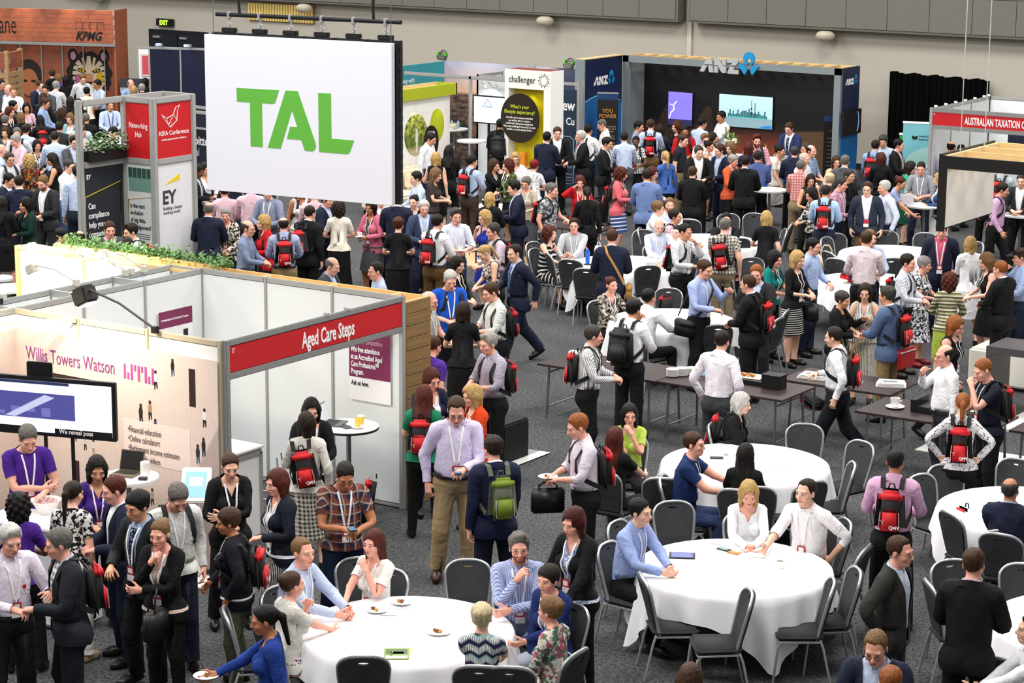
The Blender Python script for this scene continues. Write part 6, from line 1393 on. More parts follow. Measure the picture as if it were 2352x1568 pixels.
def mug(label, x, y, z, saucer=True):
    t = thing('cup', label, 'cup', (x, y, z)); b = .012 if saucer else 0
    lathe('cup', [(0, b), (.028, b), (.038, b + .03), (.041, b + .07), (.037, b + .07), (.030, b + .012), (0, b + .012)], CHINA, t, 20); lathe('coffee', [(0, b + .058), (.0365, b + .058)], plain('#7a5a3a', .3), t, 16)
    if saucer: lathe('saucer', [(0, .0), (.05, .0), (.078, .012), (.078, .015), (.048, .006), (0, .006)], CHINA, t, 24)
    bars('handle', [[(.038, 0, b + .055), (.060, 0, b + .05), (.058, 0, b + .025), (.034, 0, b + .02)]], .005, CHINA, t, 6); return t
def glass(label, x, y, z):
    t = thing('glass', label, 'glass', (x, y, z)); k = 'glassmat'
    if k not in MATS: g = NT('clear_glass'); g.b.inputs['Transmission Weight'].default_value = .9; MATS[k] = g.out(srgb('#eef4f6'), .05, spec=.5)
    lathe('tumbler', [(0, 0), (.028, 0), (.036, .11), (.034, .11), (.026, .006), (0, .006)], MATS[k], t, 18); return t
def slab(name, label, cat, x, y, z, w, d, h, rz, col, parts=(), mat=None):
    t = thing(name, label, cat, (x, y, z), rz); bx('case' if cat in ('phone', 'laptop', 'tablet') else 'sheet', -w / 2, w / 2, -d / 2, d / 2, 0, h, mat or plain(col, .4), t, min(.004, h * .3), 2)
    for nm, x0, x1, y0, y1, c, g in parts: bx(nm, x0, x1, y0, y1, h, h + .0015, glow(c, g) if g else plain(c, .4), t)
    return t
def laptop(label, x, y, z, rz, screen='#2b4f7a', w=.32, col='#b9bbbd', es=.3):
    t = thing('laptop', label, 'laptop', (x, y, z), rz); bx('base', -w / 2, w / 2, -.11, .11, 0, .018, plain(col, .4), t, .004); bx('keyboard', -w * .42, w * .42, -.03, .09, .018, .021, plain('#1d1e20', .5), t)
    M = Matrix.Translation((0, .11, .014)) @ Matrix.Rotation(math.radians(-18), 4, 'X'); bm = bmesh.new(); add_box(bm, -w / 2, w / 2, -.006, .006, 0, .215, .004, 2, M); l = obj('lid', bm, plain(col, .4), t); bm = bmesh.new(); add_box(bm, -w / 2 + .012, w / 2 - .012, -.0085, -.006, .012, .205, 0, 2, M); obj('screen', bm, glow(screen, es), l); return t
def plate_stack(label, x, y, z, n=9):
    t = thing('plate_stack', label, 'plates', (x, y, z))
    for i in range(n): lathe('plate', [(0, i * .0085), (.055, i * .0085), (.085, i * .0085 + .011), (.085, i * .0085 + .0145), (0, i * .0085 + .006)], CHINA, t, 22)
    return t
def platter(label, x, y, z, w, d, rz, food, fcol=None, lay=1):
    t = thing('platter', label, 'platter', (x, y, z), rz); bx('tray', -w / 2, w / 2, -d / 2, d / 2, 0, .016, CHINA, t, .006); rr = random.Random(int(x * 1000)); k = 0
    for l in range(lay):
        for i in range(int(w / .06) - 1 - l):
            for j in range(max(1, int(d / .055) - 1 - l)):
                if k >= food: break
                bm = bmesh.new(); add_box(bm, -.023, .023, -.018, .018, 0, .024, .007, 2, Matrix.Translation((-w / 2 + .07 + i * .058 + l * .03, -d / 2 + .055 + j * .052 + l * .02, .017 + l * .025)) @ Matrix.Rotation(rr.random(), 4, 'Z')); obj('biscuit', bm, (FOOD, FOOD2)[k % 2], t); k += 1
    return t
TT = .745 + .009; TR = .741
# round table nearest: tablet, phones, mug
slab('tablet', 'black tablet under the hands of the man in the light blue shirt', 'tablet', 9.89, 17.95, TT, .25, .18, .010, .5, '#121214', [('screen', -.1, .1, -.07, .07, '#5a5f9a', .5)])
slab('phone', 'dark phone lying by the orange case on the nearest round table', 'phone', 10.12, 18.36, TT, .14, .07, .009, -.15, '#15161a', [('screen', -.055, .04, -.028, .028, '#6e8c84', .4)]); slab('phone_case', 'orange phone case lying next to the dark phone', 'case', 10.25, 18.32, TT, .12, .07, .008, -.1, '#d9803a')
slab('note', 'small beige card in front of the tablet man', 'card', 9.95, 18.50, TT, .10, .06, .004, .2, '#d9d6c8'); slab('notebook', 'open paper notebook under the writing woman', 'notebook', 10.35, 18.58, TT, .30, .2, .006, .2, '#f2eef0', [('print', -.12, .1, .06, .075, '#c96a80', 0)])
mug('white coffee mug without saucer on the nearest round table', 10.83, 18.16, TT, False); slab('napkin', 'crumpled paper napkin next to the notebook', 'napkin', 10.47, 18.36, TT, .15, .11, .008, .5, '#eef0ee')
# table with the woman resting her cheek
plate('white plate with pastry in front of the man in pale blue', 8.50, 14.98, TT, .10, 2); plate('white plate with cake crumbs by the folded spectacles', 8.55, 15.28, TT, .10, 2); plate('white plate with brown cake pieces on the table centre', 9.28, 14.83, TT, .11, 4)
o = bpy.data.objects.new('spectacles', glasses_mesh()); COL.objects.link(o); o.location = (8.62, 15.13, TT - 1.57 + 0); o.location = (8.66, 15.25, TT - 1.638); tag(o, 'folded spectacles lying on the white tablecloth', 'glasses')
bx_p = bars('pen', [[(8.60, 14.90, TT + .005), (8.72, 14.98, TT + .005)]], .004, plain('#8a8d90', .3), None, 6); tag(bx_p, 'slim grey pen lying alone on the white cloth', 'pen')
paper_cup('yellow paper cup with orange rim near the blonde cropped woman', 9.62, 14.97, TT, '#eab02a', False); plate('white side plate with a half eaten tart', 9.66, 14.82, TT, .09, 1)
for i, (c1, lab) in enumerate((('#c8cf3a', 'yellow green brochure under the printed brochure'), ('#7f9a4a', 'green brochure printed with a garden scene'))): slab('brochure', lab, 'brochure', 9.30 - .0 * i, 14.22 - .015 * i, TT + .004 * i, .21, .26, .003, .55 + .08 * i, c1, [] if i == 0 else [('print', -.09, .09, -.02, .1, '#4a5a34', 0), ('print', -.09, .09, -.12, -.06, '#ece9df', 0), ('print', -.05, .06, -.01, .04, '#c9a08a', 0)])
o = bars('pen', [[(9.25, 14.24, TT + .014), (9.29, 14.14, TT + .014)]], .005, plain('#4f9a4a', .4), None, 6); tag(o, 'green pen lying across the brochures', 'pen')
# second round table
slab('napkin', 'white folded napkin with cutlery on the second round table', 'napkin', 9.15, 21.35, TT, .16, .10, .005, .4, '#e6e6e4'); glass('empty tumbler by the navy short sleeved man', 8.42, 21.5, TT)
slab('phone', 'dark phone held over the cloth by the navy shirted man', 'phone', 8.40, 21.32, TT, .15, .08, .010, .5, '#2a2b2e')
# bottle table
o = thing('drink_bottle', 'bright blue plastic drink bottle on the round table', 'bottle', (.62, 31.0, TT)); lathe('bottle', [(0, 0), (.036, 0), (.038, .10), (.034, .12), (.040, .15), (.040, .20), (0, .20)], plain('#1f5fd0', .3), o, 20); lathe('cap', [(0, .235), (.022, .235), (.03, .20), (0, .20)], plain('#1a4fb5', .4), o, 16)
o = thing('paper_bag', 'white paper bag standing beside the blue bottle', 'bag', (.78, 31.08, TT), .3); bm = bmesh.new(); add_box(bm, -.10, .10, -.05, .05, 0, .30, .01, 2)
for v in bm.verts: v.co.x *= 1 - .45 * v.co.z / .3; v.co.y *= 1 - .6 * v.co.z / .3
obj('sack', bm, WHITE, o, True); bars('handle', [[(-.03, 0, .29), (-.02, 0, .36), (.02, 0, .36), (.03, 0, .29)]], .006, WHITE, o, 5)
slab('phone', 'black phone lying by the blue bottle', 'phone', .70, 30.90, TT, .15, .08, .01, .3, '#141416'); slab('box', 'flat red and white packet in front of the smiling seated man', 'box', .98, 31.35, TT, .20, .09, .04, -.1, '#b3262f', [('print', -.08, .08, -.03, .0, '#e9e6e2', 0)]); slab('tablet', 'silver tablet held by the man in the light blue shirt at the bottle table', 'tablet', 1.55, 31.55, TT + .01, .22, .16, .01, .2, '#8d9094')
slab('card', 'small blue card on the cloth behind the buffet', 'card', 4.55, 27.55, TT, .14, .09, .004, .5, '#86b4dc'); mug('white cup beside the seated man behind the buffet', 3.75, 27.9, TT); slab('papers', 'loose white papers on the far right round table', 'paper', 4.55, 34.85, TT, .30, .21, .004, .4, '#e9e9ea', [('print', -.1, .05, -.02, .05, '#b9bbbd', 0)])
slab('laptop_closed', 'closed silver laptop at the cut off round table', 'laptop', 13.25, 18.75, TT, .34, .24, .018, .2, '#b4b6ba'); slab('phone', 'navy phone beside the closed silver laptop', 'phone', 13.28, 18.42, TT, .13, .07, .01, .5, '#1d2236')
# buffet
def napkin_block(label, x, y): t = thing('napkin_stack', label, 'napkins', (x, y, TR), .2); bx('block', -.065, .065, -.065, .065, .012, .115, WHITE, t, .004); lathe('dish', [(0, 0), (.10, .004), (.105, .014), (0, .010)], plain('#3a3a3c', .4), t, 20); return t
napkin_block('white napkin block on a dark dish at the end of the buffet', 4.36, 24.72); napkin_block('white napkin block in front of the dried branches', 7.75, 25.85)
platter('white platter of waffles behind the striped shirt man', 5.0, 24.95, TR, .42, .26, 0, 10); platter('white platter with brownies by the white shirted man', 6.85, 24.95, TR + .06, .42, .26, .1, 14); bx('tray_stand', 0, 0, 0, 0, 0, 0, BLACK) if 0 else None
o = thing('tray_riser', 'black rectangular riser under the brownie platter', 'riser', (6.95, 24.92, TR)); bx('box', -.28, .28, -.16, .16, 0, .058, BLACK, o, .004); o = thing('tray_riser', 'tall black riser box at the corner of the plate table', 'riser', (7.30, 24.8, TR)); bx('box', -.13, .13, -.10, .10, 0, .17, BLACK, o, .004); bx('rim', -.135, .135, -.105, .105, .17, .18, BLACK, o)
for i, (x, y) in enumerate(((5.93, 24.62), (6.00, 24.74), (6.08, 24.86), (6.18, 24.97))): plate_stack(('first', 'second', 'third', 'fourth')[i] + ' stack of white saucers counted from the big black backpack', x, y, TR, (11, 11, 10, 9)[i])
def tent_card(label, x, y, z=TR): t = thing('tent_card', label, 'card', (x, y, z), .25); bm = bmesh.new(); add_box(bm, -.10, .10, -.003, .003, .02, .17, 0, 2, Matrix.Rotation(-.2, 4, 'X')); c = obj('card', bm, plain('#5f9fcf', .5), t); bm = bmesh.new(); add_box(bm, -.09, .09, -.0045, -.003, .035, .085, 0, 2, Matrix.Rotation(-.2, 4, 'X')); obj('print', bm, plain('#a9cfe8', .5), c); bars('clip', [[(.02, -.02, 0), (.02, -.01, .04), (-.02, -.01, .04), (-.02, -.02, 0)]], .005, CHROME, t, 5)
tent_card('blue printed tent card beside the saucer stacks', 6.36, 24.80); tent_card('blue printed tent card on the table by the laminate arch', 10.95, 24.85)
for i, (x, y, lab) in enumerate(((7.45, 25.62, 'stack of flat white platters with print on top'), (8.45, 25.80, 'stack of flat white platters behind the walking man'))):
    t = thing('platter_stack', lab, 'platters', (x, y, TR), .1 + i * .3)
    for j in range(4): bx('platter', -.19 + .01 * j, .19 - .008 * j, -.13, .13, j * .014, j * .014 + .010, CHINA, t, .003)
    bx('print', -.10, .08, -.05, .04, .053, .054, plain('#777a7d', .6), t)
bm = bmesh.new(); rr = random.Random(2); P = []
for i in range(16): a = rr.random() * 6.28; s = rr.uniform(.05, .15); P.append([(0, 0, .02), (s * .4 * math.cos(a), s * .4 * math.sin(a), .18), (s * math.cos(a), s * math.sin(a), rr.uniform(.32, .50)), (s * 1.3 * math.cos(a + .4), s * 1.3 * math.sin(a + .4), rr.uniform(.4, .58))])
bm.free(); o = thing('branch_vase', 'bundle of dried golden branches in a dark vase on the buffet', 'decoration', (7.93, 25.62, TR)); bars('branches', P, .010, plain('#7f6236', .8, vary=.3), o, 4); lathe('vase', [(0, 0), (.06, 0), (.07, .06), (.04, .12), (.03, .12), (0, .02)], plain('#2a2420', .5), o, 16)
mug('white soup cup on saucer on the biscuit table', 9.0, 24.72, TR).scale = (1.5, 1.5, 1.5); o = thing('tray_riser', 'low black tray under the biscuit platter', 'riser', (9.85, 24.85, TR)); bx('box', -.55, .42, -.20, .20, 0, .075, BLACK, o, .01); bx('lip', -.62, -.55, -.20, .20, 0, .15, BLACK, o, .005); platter('white platter heaped with jam biscuits', 9.88, 24.90, TR + .078, .50, .30, 0, 60, lay=3); glass('small clear glass at the edge of the black tray', 9.22, 24.86, TR)
# inside the white booth and pavement booth
laptop('grey laptop open on the bar table in the white booth', 4.86, 18.98, 1.10, 1.9, '#dfe5ea', .28, '#55585b', .3); paper_cup('yellow takeaway cup with white lid on the bar table', 5.10, 19.14, 1.10); slab('tablet', 'slim dark tablet lying on the bar table in the white booth', 'tablet', 5.02, 18.95, 1.10, .22, .11, .008, -.35, '#3a3d40'); plate('white plate with lemon slice on the bar table in the white booth', 5.18, 18.98, 1.10, .075, 0); paper_cup('small yellow tumbler standing on the white plate', 5.18, 18.98, 1.112, '#f0cf5a', False)
laptop('black tablet in a folding case on the white round bar table', 4.32, 16.22, 1.05, .25, '#0c0d10', .27, '#6b6355', .05); o = thing('canister', 'white cylinder canister behind the folded tablet', 'canister', (4.50, 16.32, 1.05)); lathe('can', [(0, 0), (.05, 0), (.05, .14), (.045, .145), (0, .145)], WHITE, o, 20); slab('phone', 'dark phone with cable on the white round bar table', 'phone', 4.60, 16.18, 1.05, .09, .06, .03, .5, '#2b2d30')
o = thing('candy_bowl', 'white bowl heaped with wrapped sweets on the reception counter', 'bowl', (4.55, 14.88, 1.0)); lathe('bowl', [(0, .01), (.07, 0), (.14, .13), (.15, .14), (.135, .13), (.06, .015), (0, .02)], WHITE, o, 24); rr = random.Random(4); bm = bmesh.new()
for i in range(70): a = rr.random() * 6.28; d = .12 * math.sqrt(rr.random()); bmesh.ops.create_icosphere(bm, subdivisions=1, radius=.014, matrix=Matrix.Translation((d * math.cos(a), d * math.sin(a), .11 + .06 * (1 - d / .12) + .01 * rr.random())))
q = obj('sweets', bm, cloth('floral', '#e9e4dd', '#b0303a', '#3f7a5a'), o); q['kind'] = 'stuff'
# bags standing about
loose_bag('red and black backpack leaning on the white booth wall by the aluminium post', 5.02, 19.35, 0, 2.2, .15, .1); t = tote('black patterned shopping bag slumped next to the leaning backpack', Matrix.Translation((5.16, 19.05, .34)) @ Matrix.Rotation(.8, 4, 'Z'), .3, .24, .2, '#151518', .09); loose_bag('black backpack standing by the leg of the empty chair at the cheek resting woman table', 8.86, 15.92, 0, 1.2, 0, 0)
loose_bag('backpack with red front lying on the white cloth among standing guests', 5.0, 32.2, TT + .03, 2.7, -1.25); loose_bag('red and black backpack hung over a chair at the bald man table', 11.45, 20.95, .36, 2.6, .1); loose_bag('red backpack dropped on the carpet behind the buffet', 7.0, 26.85, .03, 1.2, -1.3)

o = thing('suitcase', 'silver hard shell suitcase behind the timber plank wall', 'suitcase', (-3.55, 30.75, 0), .4); bx('shell', -.2, .2, -.13, .13, .04, .62, plain('#8f9294', .3, .4), o, .04, 3); bars('handle', [[(-.1, .08, .6), (-.1, .08, .92), (.1, .08, .92), (.1, .08, .6)]], .010, BLACK, o)
for x in (-.15, .15): bars('wheel', [[(x, -.1, .03), (x, .1, .03)]], .03, BLACK, o, 8)
loose_bag('red and black backpack across the seat of the chair behind the pointing man', 3.40, 28.74, .475, 1.2, .15); loose_bag('black backpack slung in the empty chair by the teal topped woman', 3.20, 31.92, .475, .63, .1, 0, 'black', .8)
tote('straw shopping bag with loop handles on a chair at the far table', Matrix.Translation((3.45, 34.1, .92)) @ Matrix.Rotation(.4, 4, 'Z'), .34, .26, .14, '#cdbd98', .16)
# rear booths
laptop('dark laptop with blue screen in the yellow niche', -6.32, 39.98, .80, 0, '#1c4f9a', .34, '#2a2b2e', .5)
for x in (-6.95, -6.82): o = thing('wine_bottle', 'dark wine bottle in the yellow niche, ' + ('outer' if x < -6.9 else 'inner') + ' of the pair', 'bottle', (x, 40.02, .80)); lathe('bottle', [(0, 0), (.037, 0), (.038, .18), (.014, .23), (.013, .30), (0, .30)], plain('#14140f', .2), o, 16); lathe('label', [(.0385, .05), (.0388, .13)], WHITE, o, 16)
o = thing('gift_box', 'orange box standing beside the two wine bottles', 'box', (-6.68, 40.02, .80)); bx('carton', -.06, .06, -.05, .05, 0, .32, plain('#e0871a', .5), o); bx('lid', -.062, .062, -.052, .052, .28, .325, plain('#e9952a', .5), o); o = thing('notice_card', 'small white card with black disc in the yellow niche', 'card', (-7.02, 39.92, .80)); bx('card', -.07, .07, -.005, .005, 0, .16, WHITE, o); poly('print', [ell(0, .09, .045, .045, 14)], 'f', -.005, BLACK, o, .002)
for i, (dx, dy) in enumerate(((-.1, .05), (.05, .1))): o = thing('water_bottle', 'small water bottle on the bar table under the dusk photograph, ' + ('first' if i == 0 else 'second'), 'bottle', (-10.67 + dx, 43.04 + dy, 1.08)); lathe('bottle', [(0, 0), (.03, 0), (.03, .14), (.012, .18), (0, .18)], plain('#8fb3c9', .2), o, 14); lathe('cap', [(0, .2), (.013, .2), (.013, .178), (0, .178)], plain('#3a7ac0', .4), o, 12)
o = thing('glass_bowl', 'round glass bowl on the bar table under the dusk photograph', 'bowl', (-10.6, 42.92, 1.08)); lathe('bowl', [(0, 0), (.07, .01), (.10, .08), (.08, .14), (.075, .14), (.09, .08), (0, .012)], plain('#c9c2a8', .15), o, 20); lathe('contents', [(0, .09), (.08, .08), (.07, .03), (0, .02)], plain('#b58a3a', .6), o, 14)
def potted(name, label, x, y, h, n, seed, c1, c2, wid=.05):
    o = thing(name, label, 'plant', (x, y, 0)); lathe('pot', [(0, 0), (.13, 0), (.17, .34), (.15, .34), (.12, .28), (0, .28)], WHITE, o, 20); rr = random.Random(seed)
    for i in range(n):
        a = rr.random() * 6.28; L_ = h * rr.uniform(.6, 1.0); lean = rr.uniform(.15, .9); V, F = [], []
        for k in range(6):
            t = k / 5; r = L_ * lean * t ** 1.2 * .6; z = .3 + L_ * (t - .45 * lean * t * t); w = wid * (1 - t) ** .6 * (.5 + t) + .003
            V += [(r * math.cos(a) - w * math.sin(a), r * math.sin(a) + w * math.cos(a), z), (r * math.cos(a), r * math.sin(a), z - .3 * w), (r * math.cos(a) + w * math.sin(a), r * math.sin(a) - w * math.cos(a), z)]
        for k in range(5):
            for q in (0, 1): F.append((3 * k + q, 3 * k + q + 1, 3 * k + q + 4, 3 * k + q + 3))
        me = bpy.data.meshes.new('leaf'); me.from_pydata(V, [], F); me.materials.append(plain((c1, c2)[i % 2], .45)); me.polygons.foreach_set('use_smooth', np.ones(len(me.polygons), bool)); q = bpy.data.objects.new('leaf', me); COL.objects.link(q); q.parent = o
potted('potted_dracaena', 'spiky variegated pot plant between lounge booth and bar table', -9.15, 40.4, 1.05, 26, 5, '#8f9a3a', '#4f6a2a', .035)
o = leaf_bed('flower_box', 'white flowering plant box in the open upper bay of the sign tower', -5.28, -5.22, 25.9, 2.60, 10, 1); bpy.data.objects.remove(o)
o = thing('flower_planter', 'white flowered planter hanging in the open bay of the sign tower', 'planter', (-5.25, 25.87, 2.56)); bx('trough', -.12, .10, -.40, .40, -.02, .14, BLACK, o); rr = random.Random(11); bm = bmesh.new(); bm2 = bmesh.new()
for i in range(900):
    p = Vector((rr.gauss(0, .075), rr.uniform(-.40, .40), .14 + abs(rr.gauss(0, .11)))); a = rr.random() * 6.28; s = rr.uniform(.035, .07); d = Vector((math.cos(a), math.sin(a), rr.uniform(-.2, .8))).normalized() * s; w = d.cross(Vector((0, 0, 1))) * .5
    B_ = bm2 if i % 4 == 0 else bm; B_.faces.new([B_.verts.new(q) for q in (p, p + d * .5 + w, p + d, p + d * .5 - w)])
q = obj('foliage', bm, plain('#4f7a2c', .6, vary=.3), o); q['kind'] = 'stuff'; q = obj('blossom', bm2, plain('#eef0e6', .6), o); q['kind'] = 'stuff'
o = thing('flower_arrangement', 'tall green and white flower arrangement on the blue bar counter', 'flowers', (-3.35, 43.15, 1.0)); lathe('vase', [(0, 0), (.07, 0), (.08, .18), (.07, .18), (0, .02)], plain('#3a3f42', .3), o, 16); rr = random.Random(6); bm = bmesh.new(); bm2 = bmesh.new()
for i in range(170):
    a = rr.random() * 6.28; p = Vector((.16 * rr.random() * math.cos(a), .16 * rr.random() * math.sin(a), .15 + .3 * rr.random())); s = rr.uniform(.06, .11); d = Vector((math.cos(a), math.sin(a), rr.uniform(0, 1.2))).normalized() * s; w = d.cross(Vector((0, 0, 1))) * .3; bm.faces.new([bm.verts.new(q) for q in (p, p + d * .5 + w, p + d, p + d * .5 - w)])
for i in range(9): a = i * 2.4; bmesh.ops.create_icosphere(bm2, subdivisions=2, radius=.045, matrix=Matrix.Translation((.11 * math.cos(a), .11 * math.sin(a), .30 + .02 * (i % 3))))
q = obj('foliage', bm, plain('#5f7f2f', .6, vary=.35), o); q['kind'] = 'stuff'; q = obj('blossom', bm2, plain('#e8e8d2', .6), o, True); q['kind'] = 'stuff'; bars('flower_spike', [[(-.1, 0, .2), (-.12, 0, .62)], [(.04, .02, .2), (.06, .04, .5)]], .022, plain('#7f9a3a', .6, vary=.4), o, 6)
for i, dx in enumerate((.55, .66)): o = thing('wine_bottle', ('pale' if i else 'dark') + ' bottle standing on the blue bar counter', 'bottle', (-2.85 + dx * .6, 43.1, 1.0)); lathe('bottle', [(0, 0), (.037, 0), (.038, .18), (.014, .23), (.013, .30), (0, .30)], plain(('#1a1a12', '#c9a23a')[i], .2), o, 14); lathe('label', [(.0385, .05), (.0388, .13)], WHITE, o, 14)
o = thing('ice_bucket', 'silver ice bowl on the blue bar counter', 'bowl', (-2.0, 42.98, 1.0)); lathe('bowl', [(0, 0), (.10, .01), (.17, .10), (.18, .14), (.165, .14), (.14, .09), (0, .02)], CHROME, o, 22); lathe('ice', [(0, .13), (.10, .12), (.15, .10), (0, .05)], plain('#dfe6ea', .3), o, 14)
for i, (x, y) in enumerate(((-7.5, 30.9), (-7.25, 31.05))): plate('white plate on the bar table below the screen, ' + ('outer' if i == 0 else 'inner') + ' one', x, y, 1.08, .09, i)
for i, (x, y, z) in enumerate(((-3.4, 34.8, TR), (-2.2, 31.3, TR), (-2.0, 31.2, TR), (-1.5, 34.2, TR))): plate('white plate on a dark table among the standing crowd, number ' + ('one from the lounge booth', 'two near the walking suit', 'three beside the plate near the walking suit', 'four by the red jacket')[i], x, y, z, .09, 2 * (i % 2))
platter('tray of small pastries on the dark table by the woman in red', -1.35, 34.25, TR, .4, .25, 0, 14); slab('card', 'white card held upright by the smiling man at the bar table', 'card', 3.05, 38.15, 1.09, .30, .02, .20, .3, '#dcd9e2')
slab('papers', 'white sheet on the bar table near the black jacket', 'paper', .05, 38.5, 1.082, .18, .12, .003, .4, '#f2f2f2'); plate('white plate with a cube of cake on the white bench', 8.35, 29.75, .555, .10, 1)
# lighting gear on the booth tops
for x, y, z, lab in ((-12.0, 44.4, 2.52, 'tangle of grey cabling with green tape on the teal wall top'), (-8.35, 44.4, 2.52, 'small coil of cabling behind the white tower top')):
    o = thing('cable_coil', lab, 'cable', (x, y, z)); bars('coil', [[(.14 * math.cos(t), .05 * math.sin(t * 3), .10 + .09 * math.sin(t * 1.0)) for t in np.linspace(0, 6.2, 14)], [(.10 * math.cos(t), .06, .12 + .12 * math.sin(t)) for t in np.linspace(0, 6.2, 12)]], .018, plain('#4a4d4f', .6), o, 5); bx('pack', -.12, .12, -.05, .05, 0, .14, plain('#5a5d5c', .6), o, .02); bx('tape', -.14, -.08, -.05, .04, .12, .2, plain('#58c22a', .5), o, .01); bx('tape', .08, .13, -.05, .04, .10, .18, plain('#58c22a', .5), o, .01)
o = thing('projector_box', 'white box fitting on the top of the teal side wall', 'fitting', (-11.95, 41.9, 2.5)); bx('housing', -.25, .25, -.2, .2, 0, .12, WHITE, o, .02); bx('vent', -.2, -.12, -.205, -.2, .04, .09, BLACK, o); bx('vent', -.26, -.25, -.1, .1, .03, .09, BLACK, o)
# ---------------------------------------------------------------- people: who stands and sits where
HC = dict(bk='#120f0d', db='#24180f', br='#452d1c', lb='#7f5f3e', bl='#c4a064', pb='#dccaa0', gi='#98582a', rd='#552214', gy='#6f6a64', sg='#a3a09b', wh='#cfccc6', dg='#3f3b37')
HN = dict(bk='black', db='dark', br='brown', lb='light brown', bl='blonde', pb='pale blonde', gi='ginger', rd='auburn', gy='grey', sg='silver', wh='white', dg='dark grey')
TONE = dict(F='#e9bea5', P='#e8b09b', M='#d3a07f', T='#b47b58', D='#6a4330')
CC = dict(W='#eff0f4', GW='#cfd2d8', LB='#bccbe6', B2='#8fa6d2', PK='#dcb9c4', LV='#cfc2df', NV='#1b2136', BK='#141416', CH='#2a2b2e', GY='#4d5056', LG='#a9a9aa', CR='#e4ddce', RD='#b5161f', AQ='#8fb9c9')
cc = lambda c: CC.get(c, c)
PEOPLE = []
def parse(row):
    f = [x.strip() for x in row.split('|')]
    h = f[0].split(); pose = {}
    for i, w in enumerate(f[1].split()):
        if i == 0: pose['R'], pose['L'] = w.split('/')
        elif w in ('sit', 'walk', 'relax', 'wide'): pose['legs'] = w
        elif w[0] == 'h': a, b = w[1:].split(','); pose['head'] = (float(a), float(b), 0)
        elif w[0] == 'l': pose['lean'] = float(w[1:])
        elif w[0] == 't': pose['twist'] = float(w[1:])
    if pose.get('legs') == 'sit': pose['drop'] = -.355
    hs, hcol, tone = f[2].split()
    col = HC.get(hcol, hcol)
    def top(s):
        p = s.split(); return ({'s': 'shirt', 't': 'tee', 'v': 'vneck', 'd': 'dress', 'u': 'tuck'}[p[0][0]], {'L': 'long', 'R': 'rolled', 'S': 'short', 'N': 'none'}[p[0][1]], p[1], *[cc(c) for c in p[2:]])
    def bot(s):
        p = s.split(); k = {'tr': 'trousers', 'sl': 'slim', 'sk': 'skirt', 'mi': 'midi', 'ls': 'longskirt'}[p[0]]
        return (k, 'plain', cc(p[1])) if len(p) == 2 else (k, p[1], *[cc(c) for c in p[2:]])
    jk = None
    if f[5] != '-':
        p = f[5].split(); jk = (p[0], *[cc(c) for c in p[1:]])
    fl = {}
    for w in f[6].split():
        k, _, v = w.partition(':'); fl[k] = v or True
    return h, pose, (hs, col), TONE[tone], top(f[3]), bot(f[4]), jk, fl, f[7]
